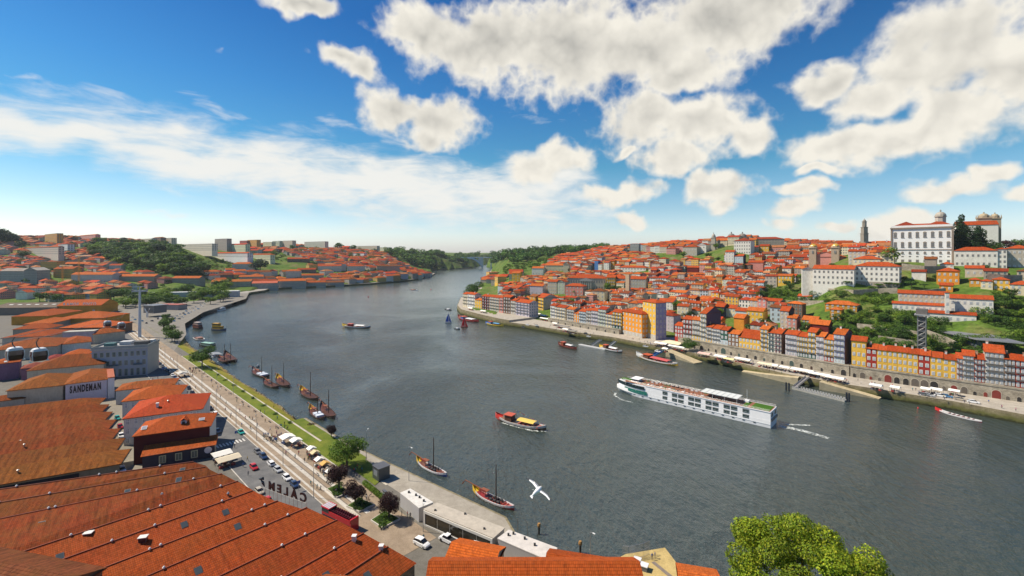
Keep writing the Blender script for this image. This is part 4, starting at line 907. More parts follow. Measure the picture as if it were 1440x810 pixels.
# ------------------------------------------------------------------ explicit far-left buildings
FARL = [
(21, 57, 333, 324, 'brown', BROWNR, 25, 4, 'long brown-red block on the left skyline', dict(rk='flat')), (63, 80, 343, 329, 'ochre', BROWNR, 25, 4, 'brown apartment tower on the left skyline', dict(rk='flat')),
(142, 183, 337, 325.5, (0.58, 0.36, 0.34), DEEP, 40, 0, 'big dusty pink stepped apartment block on the left skyline', dict(rk='flat')), (16, 82, 358, 348, 'grey', ORANGE, 10, 4, 'long terrace of grey flats with continuous orange roof', {}),
(82, 95, 356, 344, 'white', ORANGE, 18, 2, 'white flats at the right end of the long grey terrace', dict(rk='flat')), (110, 134, 338, 331, 'pink', ORANGE, 30, 2, 'pinkish building with orange roof on the left skyline', {}),
(198, 213, 345, 336, 'beige', BROWNR, 30, 2, 'beige block on the skyline above the wood', dict(rk='flat')), (214, 226, 345, 334.5, 'brown', BROWNR, 30, 2, 'brownish block with small towers above the wood', dict(rk='hip')), (228, 241, 345, 335, 'beige', DEEP, 30, 2, 'beige apartment block right above the wood', dict(rk='flat')),
(241, 298, 353, 343.5, (0.66, 0.56, 0.46), DEEP, 30, 2, 'very long beige apartment slab above the green hill', dict(rk='flat')), (302, 319, 352, 336, (0.34, 0.28, 0.25), DEEP, 30, 2, 'dark grey-red apartment tower, tallest on the far ridge', dict(rk='flat')),
(308, 345, 354, 344, 'cream', SCAR, 25, 2, 'cream flats with thin red roof right of the dark tower', {}), (337, 347, 348, 338.5, 'red', DEEP, 25, 2, 'small brick-red block on the far ridge', dict(rk='flat')), (348, 361, 349, 337.5, 'orange', DEEP, 25, 2, 'orange-brown tower block on the far ridge', dict(rk='flat')),
(370, 382, 349, 340.5, 'cream', DEEP, 25, 2, 'cream tower block left of the pale green one', dict(rk='flat')), (383, 393, 349, 339, 'palegreen', DEEP, 25, 2, 'pale green tower block on the far ridge', dict(rk='flat')), (398, 411, 350, 338.5, 'beige', DEEP, 25, 2, 'beige tower block right of the pale green one', dict(rk='flat')),
(428, 457, 350, 340, (0.5, 0.5, 0.42), DEEP, 30, 2, 'wide pale apartment slab on the far ridge', dict(rk='flat')), (463, 474, 350, 342, 'beige', DEEP, 25, 2, 'small pale block at the right of the wide slab', dict(rk='flat')),
(500, 530, 352, 346, 'beige', DEEP, 40, 2, 'low pale hospital-like block on the far hill', dict(rk='flat')), (529, 546, 354, 348, 'cream', DEEP, 40, 2, 'cream block on the far hill crest', dict(rk='flat')), (563, 581, 356, 351.5, 'cream', DEEP, 40, 2, 'last pale block before the river gap', dict(rk='flat')),
(258, 348, 362, 356, 'white', RED, 22, 2, 'very long low white building with red roof below the apartment slabs', {}), (353, 380, 366, 358, 'cream', ORANGE, 25, 2, 'cream manor with orange roof in the green hill', dict(rk='hip')), (326, 356, 379, 371, 'white', ORANGE, 20, 2, 'white farmhouse with two orange roofs beside the big dark tree', dict(rk='hip')),
(404, 435, 369, 364, 'brown', RED, 20, 2, 'red-roofed brown row in the far gardens', {}), (447, 480, 381, 374, 'white', RED, 20, 2, 'long white house with red roof above the far quay', {}), (402, 423, 391, 381, 'white', ORANGE, 18, 2, 'white three-storey house behind the far warehouses', dict(rk='hip')),
(424, 455, 393, 387, 'grey', ORANGE, 18, 2, 'grey shed with orange roof behind the far warehouses', {}), (418, 444, 384, 379, 'brown', RED, 18, 2, 'brown warehouse with red roof upper row', {}), (336, 370, 395, 389, 'beige', ORANGE, 16, 2, 'beige warehouse with orange roof in the second row', {}),
(488, 513, 382, 374, 'white', RED, 18, 2, 'white villa with red roof on the far terrace', dict(rk='hip')), (480, 487, 381, 371, 'white', RED, 16, 3, 'white tower house left of the far villa', dict(rk='hip')), (497, 512, 362, 356, 'white', SCAR, 18, 2, 'white chalet with scarlet roof high on the far hill', dict(rk='gable')),
(530, 562, 383, 374, 'stone', BROWNR, 16, 0, 'windowless stone ruin wall above the far quay', {}),
(242, 280, 399, 391, 'stone', ORANGE, 18, 2, 'long stone warehouse with bright orange roof below the wood', {}), (297, 353, 404, 396, 'beige', (0.5, 0.17, 0.04), 20, 2, 'wide beige warehouse with ochre-orange roof by the marina', {}), (354, 390, 404.5, 398, 'grey', (0.6, 0.16, 0.1), 18, 2, 'grey warehouse with pinkish roof on the far quay', {}),
(391, 430, 403.5, 395, 'beige', ORANGE, 20, 2, 'large beige warehouse with bright orange roof on the far quay', {}), (431, 458, 403, 397, 'beige', ORANGE, 18, 2, 'lower beige warehouse right of the bright orange one', {}), (459, 484, 402.5, 397, 'grey', BROWNR, 18, 2, 'grey-roofed shed at the end of the far quay', {}),
(100, 158, 396, 386, (0.66, 0.55, 0.55), ORANGE, 20, 0, 'long white and pink warehouse behind the cranes', {}), (167, 217, 396, 388.5, 'stone', ORANGE, 20, 0, 'long stone warehouse with orange roof below the wood', {}), (75, 102, 391, 378, 'yellow', ORANGE, 20, 3, 'yellow building with orange roof left of the cranes', {}), (57, 80, 381, 368, 'yellow', ORANGE, 18, 3, 'yellow and white building above the first one', dict(rk='flat')),
(89, 123, 376, 371, 'brown', ORANGE, 20, 2, 'long roof of orange tiles above the yellow building', {}), (24, 51, 416, 405, 'white', RED, 15, 2, 'white house with dark orange pyramid roof in the lower left town', dict(rk='hip')), (22, 38, 421, 411, 'white', RED, 12, 0, 'small white gabled house with round window', dict(rk='gable_front')),
(153, 170, 380, 373, 'white', RED, 15, 2, 'white house with red roofs under the wood', {}), (0, 34, 397, 381, (0.42, 0.42, 0.4), (0.42, 0.42, 0.4), 24, 2, 'grey industrial hall at the left edge', dict(rk='gable')), (34, 52, 398, 380, (0.36, 0.36, 0.33), (0.4, 0.4, 0.38), 24, 4, 'grey concrete frame building with pointed gables', dict(rk='gable_front')),
(700, 712, 398, 389, 'yellow', ORANGE, 20, 2, 'yellow building at the far waterside behind the point', dict(rk='hip')), (688, 702, 388, 383, 'yellow', ORANGE, 30, 2, 'ochre building far upstream near the bridge', dict(rk='flat')),
]
for x0, x1, yb, ye, wall, roof, d, st, label, kw in FARL:
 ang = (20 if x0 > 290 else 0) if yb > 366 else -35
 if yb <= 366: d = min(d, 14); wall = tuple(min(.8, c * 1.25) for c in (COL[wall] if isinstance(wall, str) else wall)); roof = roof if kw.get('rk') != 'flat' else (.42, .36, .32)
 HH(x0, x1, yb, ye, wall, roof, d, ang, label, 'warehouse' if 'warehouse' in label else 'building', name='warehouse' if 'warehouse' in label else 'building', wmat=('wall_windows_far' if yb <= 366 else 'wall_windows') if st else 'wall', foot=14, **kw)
# ------------------------------------------------------------------ left bank: river street, esplanade, lawns
DV = Vector((-0.7216, 0.6923)); NV = Vector((0.6923, 0.7216))
def ST(s, t, z=0.0): return Vector((DV.x * s + NV.x * t, DV.y * s + NV.y * t, z))
ZL = 5.0
def st_of(px_, py_, z=ZL):
 p = P(px_, py_, z); return p.x * DV.x + p.y * DV.y, p.x * NV.x + p.y * NV.y
def band(name, s0, s1, t0, t1, dz, matn, col, kind='structure'):
 m = MB(); n = max(1, int(abs(s1 - s0) / 40))
 for i in range(n):
  a, b = s0 + (s1 - s0) * i / n, s0 + (s1 - s0) * (i + 1) / n
  m.face([ST(a, t1, ZL + dz), ST(b, t1, ZL + dz), ST(b, t0, ZL + dz), ST(a, t0, ZL + dz)], 0, col)
 o = m.build(name, matn); tag(o, kind=kind); return o
STONE = (0.34, 0.31, 0.26); LIGHTP = (0.52, 0.49, 0.44); BROWNP = (0.30, 0.235, 0.17)
m = MB(); q = [ST(640, 76.6), ST(30, 76.6)]; m.face([(-520, 640, ZL), (-1100, 640, ZL), (-1100, 62, ZL), (0, 62, ZL), (q[1].x, q[1].y, ZL), (q[0].x, q[0].y, ZL)], 0, (0.16, 0.15, 0.13)); tag(m.build('pavement', 'paving'), kind='structure')
q = [P(x, y, ZL) for x, y in ((143, 433), (205, 423), (300, 414), (350, 412), (346, 420), (286, 439), (260, 455), (262, 470), (240, 500), (200, 475))]; m = MB(); m.face([(p.x, p.y, ZL + .02) for p in q][::-1], 0, (0.22, 0.205, 0.18)); tag(m.build('harbour_square', 'paving'), kind='structure')
band('street', 60, 640, 45.6, 57.2, 0.03, 'asphalt', (1, 1, 1))
band('esplanade', 95, 640, 57.6, 71, 0.05, 'paving', BROWNP)
for t0, t1 in ((58.6, 59.3), (61.0, 62.2), (63.9, 65.1), (57.3, 57.6)): band('light_paving', 118, 560, t0, t1, 0.075, 'paving', LIGHTP)
for t0, t1 in ((62.25, 62.5), (63.6, 63.85)): band('dark_paving', 118, 560, t0, t1, 0.078, 'paving', (0.16, 0.14, 0.12))
band('kerb', 95, 560, 57.2, 57.45, 0.16, 'paving', LIGHTP); band('kerb', 95, 560, 45.3, 45.6, 0.14, 'paving', LIGHTP)
band('lawn', 150, 395, 71.3, 76.0, 0.06, 'lawn', (0.13, 0.165, 0.028)); band('path', 128, 395, 76.0, 76.7, 0.09, 'paving', (0.5, 0.46, 0.38)); band('path', 150, 395, 70.9, 71.3, 0.09, 'paving', LIGHTP)
band('side_street', 100, 330, 20.5, 29.5, 0.03, 'paving', (0.24, 0.22, 0.18))
def zebra(s, t0=46.5, t1=56.5):
 band('crossing', s, s + 4.2, t0, t1, 0.045, 'paving', (0.14, 0.13, 0.125))
 for k in range(9): t = t0 + 0.3 + k * (t1 - t0) / 9; band('road_marking', s + .4, s + 3.8, t, t + .55, 0.06, 'paving', (0.62, 0.62, 0.6))
band('lawn', 150, 207, 76.9, 81.6, 0.1, 'lawn', (0.12, 0.155, 0.028))
zebra(st_of(330, 622)[0] - 2); zebra(st_of(205, 487)[0])
# water's edge: quay wall along the near part, stony grass bank further on, quay again
iA = 3 + 3; L = SHORE_L
strip(L[0:7], 16, ZL - .02, 'quay', 'paving', STONE, side=1, label='stone quay wall with yellow lichen along the near esplanade')
strip(L[12:26], 26, 4.2, 'harbour_quay', 'paving', (0.33, 0.31, 0.28), side=1, label='dark harbour quay wall around the marina')
strip(L[25:33], 26, 4.2, 'warehouse_quay', 'paving', (0.33, 0.31, 0.28), side=1, label='long dark quay wall in front of the far warehouses')
def bank():
 pts = [Vector((*L[i], 0)) for i in range(6, 13)]; m = MB(); rocks = MB(); rg = random.Random(4)
 fine = []
 for a, b in zip(pts, pts[1:]):
  n = max(2, int((b - a).length / 4))
  for i in range(n): fine.append(a.lerp(b, i / n))
 fine.append(pts[-1]); rows = []
 for p in fine:
  s, t = p.dot(DV.to_3d()), p.dot(NV.to_3d()); j = rg.uniform(-.7, .7); T = 76.6
  rows.append([ST(s, t + .8, -1.2), ST(s, t - .4 + j, .6 + rg.uniform(-.2, .3)), ST(s, t * .75 + T * .25 + j * .4 - .2, 2.0 + rg.uniform(-.3, .3)), ST(s, t * .45 + T * .55, 3.7 + rg.uniform(-.2, .2)), ST(s, T + .3, ZL + .03), ST(s, T - 2, ZL - .1)])
 cs = [(0.12, 0.10, 0.06), (0.30, 0.23, 0.09), (0.27, 0.24, 0.05), (0.21, 0.20, 0.03), (0.14, 0.17, 0.03)]
 for r0, r1 in zip(rows, rows[1:]):
  for k in range(5): m.face([r0[k], r1[k], r1[k + 1], r0[k + 1]], 0, cs[k])
 tag(m.build('river_bank', 'lawn', smooth=True), kind='structure')
 for k in range(1500):
  i = rg.randrange(len(rows) - 1); r = rows[i]; f = abs(rg.gauss(0, .7)); k0 = min(int(f), 3); u = min(f - k0, 1) if f < 4 else 0; p = r[k0].lerp(r[k0 + 1], min(max(f - k0, 0), 1)); p = p + DV.to_3d() * rg.uniform(-2, 2); s = rg.uniform(.25, .7)
  c = rg.choice([(0.36, 0.29, 0.17), (0.26, 0.21, 0.13), (0.14, 0.12, 0.09), (0.42, 0.33, 0.17)])
  ring = lambda z, q: [(p.x + math.cos(a) * s * q * rg.uniform(.7, 1.2), p.y + math.sin(a) * s * q * rg.uniform(.7, 1.2), p.z + z) for a in (0, 1.25, 2.5, 3.8, 5)]
  rocks.loft([ring(-.2, 1), ring(s * .45, .8), ring(s * .75, .35)], 0, c, cap=True)
 tag(rocks.build('shore_rocks', 'plain'), 'loose yellowish rocks along the grassy river bank', None, None, 'stuff')
bank()
# ------------------------------------------------------------------ near-left buildings, measured at their eaves
def EH(x0, y0, x1, y1, ze, d, wall, roof, label, cat='building', zg=5.0, name='building', **kw):
 A, B = P(x0, y0, ze), P(x1, y1, ze); o = house(A, B, d, ze - zg, wall, roof, z0=zg, name=name, foot=3, **kw); tag(o, label, cat); return o
NR = 'near_tile_roof'; MR = 'mossy_tile_roof'
NRED = (0.46, 0.085, 0.022)
# the dark red and slate restaurant block
def vent(p, parent, k=0):
 m = MB()
 if k == 0: m.tube([(0, 0, -.3), (0, 0, .55)], .16, 8, 0, (0.3, 0.28, 0.26)); m.tube([(0, 0, .55), (0, 0, .75), (0, 0, .9)], [.3, .34, .1], 8, 0, (0.62, 0.6, 0.56)); m.build('vent_pipe', 'metal', parent, p)
 elif k == 1: m.box(-.4, .4, -.4, .4, -.8, 1.1, 0, (0.66, 0.62, 0.6)); m.box(-.5, .5, -.5, .5, 1.1, 1.3, 0, (0.72, 0.7, 0.68)); m.build('chimney', 'plain', parent, p)
def skylight(p, parent, rz, pitch, w=1.1, h=1.5, col=(0.10, 0.12, 0.13), fr=(0.3, 0.3, 0.3)):
 m = MB(); m.box(-w / 2, w / 2, -h / 2, h / 2, .0, .16, 0, fr); m.box(-w / 2 + .1, w / 2 - .1, -h / 2 + .1, h / 2 - .1, .16, .18, 1, col)
 o = m.build('skylight', ['metal', 'glass'], parent, p); o.rotation_euler = (math.atan(pitch), 0, rz); return o
def ex_upper(root, w, d, h, rzt):
 rf = [c for c in root.children if c.name.startswith('roof')][0]
 m = MB(); x, y = w * .62, 3.0
 m.box(x - .9, x + .9, y - .3, y + 2.5, h, h + 2.1, 0, (0.62, 0.56, 0.6)); m.box(x - .45, x + .45, y - .36, y - .3, h + .7, h + 1.9, 0, (0.02, 0.02, 0.03))
 for sx in (-1, 1): m.face([(x + sx * 1.3, y - .6, h + 1.9), (x, y - .6, h + 3.0), (x, y + 3.5, h + 3.0), (x + sx * 1.3, y + 3.5, h + 1.9)], 1, NRED)
 m.build('dormer', ['plain', NR], rf)
 skylight((2.2, 3.0, h + 1.25), rf, 0, .4, 1.6, 1.8, (0.35, 0.34, 0.38), (0.5, 0.5, 0.52)); skylight((w - 3, 3.6, h + 1.5), rf, 0, .4, 1.8, 1.4, (0.35, 0.34, 0.38), (0.5, 0.5, 0.52))
o = EH(188, 612.6, 295, 598, 15.2, 15, (0.085, 0.012, 0.012), (0.42, 0.085, 0.02), 'dark red walled house with orange hipped roof and small white dormer', 'house', rk='hip', rmat=NR, wmat='clean_wall', sidecol=(0.6, 0.58, 0.55), st=0, extra=ex_upper, pitch=.4)
for s in range(3):
 for b in range(4): link('window', window_mesh('white', 1.2, 2.0), o, (0, 1.5 + b * 2.8, 1.2 + s * 3.3), R(-90))
def ex_slate(root, w, d, h, rzt):
 for x in (.34, .56, .78):
  m = MB(); m.box(-1.0, 1.0, -.12, 0, 0, 2.6, 0, (0.42, 0.38, 0.24)); m.box(-.75, .75, -.15, -.12, .25, 2.35, 1, (0.10, 0.12, 0.10)); m.box(-.05, .05, -.18, -.15, .25, 2.35, 0, (.35, .33, .28)); m.build('window', ['paint', 'glass'], root, (w * x - 1.5, -.02, h - 3.6))
 m = MB(); m.tube([(w - 2.0, -.14, h - 1.7), (w - 2.0, -.02, h - 1.7)], 1.15, 24, 0, (0.62, 0.55, 0.58)); m.build('round_sign', 'paint', root)
EH(200, 641, 302, 624.5, 9.6, 4.6, (0.045, 0.038, 0.055), (0.46, 0.10, 0.022), 'slate-grey ground floor extension with orange lean-to roof and blank round sign', 'extension', rk='shed', rmat=NR, wmat='clean_wall', pitch=.36, extra=ex_slate, sidecol=(0.36, 0.31, 0.25))
def ex_mid(root, w, d, h, rzt):
 rf = [c for c in root.children if c.name.startswith('roof')][0]; vent((w * .38, 4.5, h + 1.8), rf, 1); vent((w * .5, 7, h + 2.2), rf, 0)
EH(174, 588, 284, 574, 15.6, 15, (0.6, 0.57, 0.55), (0.44, 0.065, 0.022), '', '', rk='hip') if False else EH(174, 588, 284, 574, 15.6, 23, (0.6, 0.57, 0.55), (0.44, 0.065, 0.022), 'white house with broad scarlet roof and a white chimney', 'house', st=3, bays=10, rk='hip', rmat=NR, pitch=.34, extra=ex_mid)
EH(172, 564, 252, 555, 13.5, 18, (0.6, 0.58, 0.55), (0.44, 0.10, 0.022), 'white house with orange hipped roof behind the scarlet one', 'house', st=2, bays=8, rk='hip', rmat=NR, pitch=.36)
EH(163, 549, 245, 540, 12.0, 13, (0.62, 0.60, 0.56), (0.36, 0.09, 0.022), 'white house with old orange roof nearest the grey hotel', 'house', rk='hip', rmat=MR, pitch=.3)
for o_, n_ in ((bpy.data.objects[k], 3) for k in [q.name for q in bpy.data.objects if q.get('label', '').startswith('white house')][-3:]):
 for s in range(3):
  for b in range(4): link('window', window_mesh('white', 1.2, 2.0), o_, (0, 1.8 + b * 3.6, 1.2 + s * 3.3), R(-90))
# mossy lodge: six long hipped bays side by side
def lodge():
 ze = 9.0; Rt = P(168, 651, ze); u = (P(168, 651, ze) - P(0, 680, ze)).normalized(); u.z = 0; n = Vector((-u.y, u.x, 0)); rz = math.atan2(u.y, u.x); Lh = 70
 o = empty('warehouse', (Rt.x, Rt.y, 5), rz, 'sprawling low warehouse with mossy brown tiled roofs in parallel hipped bays', 'warehouse')
 m = MB(); step = 13.2; kx = DV.dot(u.xy) / DV.dot(n.xy)
 wallp = [(-Lh, 0), (0, 0), (kx * step * 7, step * 7), (-Lh, step * 7)]
 m.prism(wallp, -3, 4, 0, (0.26, 0.22, 0.15)); m.box(-48, -10, -.06, 0, 1.6, 3.0, 0, (0.02, 0.02, 0.03)); m.build('wall', 'wall', o)
 cols = [(0.30, 0.10, 0.02), (0.27, 0.085, 0.02), (0.31, 0.07, 0.018), (0.28, 0.065, 0.018), (0.29, 0.07, 0.018), (0.33, 0.08, 0.018), (0.32, 0.085, 0.018)]
 for k in range(7):
  r, _ = roof_mb(Lh, step - .9, 4.0, 'hip', .42, cols[k], .45); r.build('roof', MR, o, (-Lh + kx * step * k, step * k, 0))
  OCC.append((Rt.x - u.x * 35 + n.x * step * (k + .5), Rt.y - u.y * 35 + n.y * step * (k + .5), rz, 36, 7))
 for a, b in ((-24, 3.2), (-23, 29), (-24, 34)): vent((a + kx * b, b, 5.4), o, 0)
lodge()
def letters(word, size, parent, loc, rot, col, depth=.15, mirror=False, sp=1.0, name='letter', mt='paint'):
 cu = bpy.data.curves.new('txt', 'FONT'); cu.size = size; cu.extrude = depth / 2; cu.offset = size * .042
 x = 0.0; dg = None; out = []
 for ch in word:
  if ch == ' ': x += size * .5 * sp; continue
  cu.body = ch; t = bpy.data.objects.new('t', cu); C.objects.link(t); bpy.context.view_layer.update(); dg = bpy.context.evaluated_depsgraph_get()
  me = bpy.data.meshes.new_from_object(t.evaluated_get(dg)); bpy.data.objects.remove(t)
  wd = max(v.co.x for v in me.vertices) - min(v.co.x for v in me.vertices); mn = min(v.co.x for v in me.vertices)
  me.materials.clear(); me.materials.append(MAT[mt]); ca = me.color_attributes.new('Col', 'FLOAT_COLOR', 'CORNER'); ca.data.foreach_set('color', np.tile(np.array([*col, 1], dtype=np.float32), len(me.loops)))
  me.transform(Matrix.Translation((-mn + x, 0, 0))); x += wd + size * .16 * sp
  o = link(name, me, parent, loc); o.rotation_euler = rot; out.append(o)
 return out, x
def sandeman():
 A, B = P(92, 540, 15), P(151, 532.5, 15)
 o = house(A, B, 26, 10, (0.62, 0.56, 0.64), (0.32, 0.09, 0.02), name='wine_house', rk='hip', rmat=MR, pitch=.36, z0=5, wmat='clean_wall'); tag(o, 'lavender-white walled wine house with big black letters under a mossy hipped roof', 'wine house')  # lavender of the shaded white wall is put into its colour
 w = (B - A).length
 ls, x = letters('SANDEMAN', 4.4, o, (0, -.12, 5.3), (R(90), 0, 0), (0.02, 0.02, 0.03))
 for l in ls: l.scale = (w * .76 / x,) + (1.05, 1); l.location.x = w * .1
 A2, B2 = P(151.6, 532.3, 15.2), P(161, 531, 15.2); o2 = house(A2, B2, 22, 10.2, (0.66, 0.66, 0.7), (0.37, 0.085, 0.02), name='annex', rk='flat', z0=5, wmat='clean_wall'); tag(o2, 'narrow bluish white annex at the right of the black-lettered wall', 'annex')
sandeman()
for a in [
(10, 549, 88, 541, 14.5, 24, 'beige', (0.31, 0.10, 0.02), 'warehouse with big mossy orange hipped roof left of the black-lettered wall', MR),
(38, 521, 146, 511, 14.5, 25, 'beige', (0.32, 0.09, 0.02), 'warehouse with long mossy roof below the cable-car cabins', MR),
(-20, 566, 34, 559, 10.5, 8, 'grey', (0.33, 0.085, 0.02), 'low mossy lean roof at the left edge beside the lodge', MR),
(87, 500, 125, 497, 15.5, 13, 'lilac', (0.44, 0.10, 0.022), 'lavender warehouse with orange roof and long dark skylight', NR),
(67, 505, 86, 503, 15, 12, 'maroon', (0.30, 0.05, 0.05), 'maroon roofed purple building behind the right cabin', NR),
(-10, 512, 27, 508, 15, 12, (0.22, 0.12, 0.2), (0.44, 0.10, 0.022), 'purple walled building behind the left cabin', NR),
(30, 518, 66, 514, 12, 10, (0.2, 0.11, 0.18), (0.3, 0.08, 0.06), 'purple building between the two near cabins', NR),
(-15, 493, 80, 486, 13, 36, 'grey', (0.31, 0.08, 0.02), 'long low warehouse with rusty roof above the near cabins', MR),
(87, 484, 128, 480, 12.5, 26, 'white', (0.38, 0.085, 0.02), 'warehouse with white gable and jumbled orange roofs', MR),
(88, 468, 132, 466, 15, 8, (0.42, 0.36, 0.42), (0.42, 0.40, 0.34), 'purple-grey wall building with pale flat deck', 'flat'),
(132, 470, 176, 465, 13, 16, 'beige', (0.36, 0.09, 0.022), 'orange hipped roof house left of the cable-car pylon', MR),
(3, 475, 71, 472, 13, 30, 'grey', (0.44, 0.10, 0.022), 'nearest of the stepped orange roofs on the left', NR),
(18, 463, 71, 461, 13, 18, 'stone', (0.40, 0.09, 0.02), 'second of the stepped orange roofs on the left', NR),
(32, 456, 72, 454.5, 14, 36, 'stone', (0.45, 0.11, 0.022), 'third of the stepped orange roofs on the left', NR),
(16, 445, 68, 444, 14, 46, 'ochre', (0.46, 0.11, 0.024), 'ochre warehouse with orange hipped roof below the brown hangar', NR),
(83, 461, 149, 460, 13.5, 32, 'brown', (0.55, 0.12, 0.03), 'brown warehouse with rusty orange roof, nearest of the ochre group', NR),
(80, 448, 146, 447, 14.5, 36, 'ochre', (0.46, 0.11, 0.024), 'ochre warehouse with orange roof, middle of the ochre group', NR),
(150, 455, 158, 454, 10, 8, 'white', (0.37, 0.085, 0.02), 'small white house beside the ochre group and the street', NR)]:
 x0, y0, x1, y1, ze, d, wall, roof, label, rm = a
 EH(x0, y0, x1, y1, ze, d, wall, roof, label, 'warehouse', name='warehouse', rk='flat' if rm == 'flat' else 'hip', rmat=NR if rm == 'flat' else rm, pitch=.38 if d < 28 else .27, st=0)
o = EH(80, 430, 142, 429, 15.5, 30, 'ochre', (0.44, 0.095, 0.022), 'ochre wine warehouse with white lettering on its orange roof', 'wine house', name='wine_house', rk='gable', rmat=NR, pitch=.4, st=1, bays=3, ww=2.2, wh=2.4)
w_ = (P(142, 429, 15.5) - P(80, 430, 15.5)).length
ls, x = letters('RAMOS  PINTO', 4.6, o, (w_ * .12, 1.2, 10.5), (R(80), 0, 0), (0.72, 0.7, 0.66))
for l in ls: l.scale = (w_ * .76 / x, 1, 1)
o = EH(-15, 433, 80, 432, 14, 46, (0.20, 0.18, 0.15), (0.17, 0.145, 0.12), 'long dark brown hangar roof with a row of white skylights', 'hangar', name='hangar', rk='gable', pitch=.16, st=0)
for k in range(9):
 m = MB(); m.box(-2.2, 2.2, -1.2, 1.2, 0, .25, 0, (0.75, 0.72, 0.6)); q = m.build('skylight', 'paint', o, (12 + k * 9.5, 13, 9 + 2.1)); q.rotation_euler = (math.atan(.16), 0, 0)
# grey-blue hotel with roof terrace
def hotel():
 A, B = P(129, 491.5, 22), P(207.5, 486, 22.5); A = Vector((A.x, A.y, 0)); B = Vector((B.x, B.y, 0))
 o = house(A, B, 17, 16.8, (0.34, 0.36, 0.42), (0.3, 0.3, 0.3), name='hotel', rk='flat', z0=5, wmat='clean_wall', sidecol=(0.42, 0.40, 0.36), foot=3); tag(o, 'grey-blue three-storey hotel with arched doors and a roof terrace', 'hotel')
 w = (B - A).length
 for s, (z, hh, ws) in enumerate(((.4, 4.0, 'green'), (6.6, 2.8, 'green'), (12, 2.6, 'green'))):
  for k in range(9): link('window', window_mesh(ws, 1.5, hh), o, (w * (k + .6) / 9.2, -.02, z))
 for k in (3, 7):
  m = MB(); m.box(-2.2, 2.2, -.9, -.02, 0, .2, 0, (.3, .3, .3)); m.box(-2.2, 2.2, -.95, -.88, .2, 1.1, 0, (.05, .1, .15)); m.build('balcony', 'plain', o, (w * (k + .6) / 9.2, 0, 6.3))
 m = MB(); m.box(-.5, w + .5, -.6, .1, 16.2, 17.0, 0, (.42, .41, .38))
 for a, b, c_, d_ in ((-.3, w + .3, -.3, 0), (-.3, w + .3, 17, 17.3), (-.3, 0, 0, 17), (w, w + .3, 0, 17)): m.box(a, b, c_, d_, 17.0, 18.3, 0, (.30, .32, .31))
 m.build('parapet', 'plain', o)
 for x, y, a, b, c in ((4, 4, 5, 4, (0.05, 0.14, 0.14)), (10, 8, 6, 5, (0.5, 0.5, 0.5)), (18, 6, 7, 4, (0.12, .11, .1)), (24, 10, 4, 4, (0.6, 0.6, 0.58))): m = MB(); m.box(x, min(x + a, w - .5), y, y + b, 17.2, 19.3, 0, c); m.build('terrace_box', 'plain', o)
hotel()
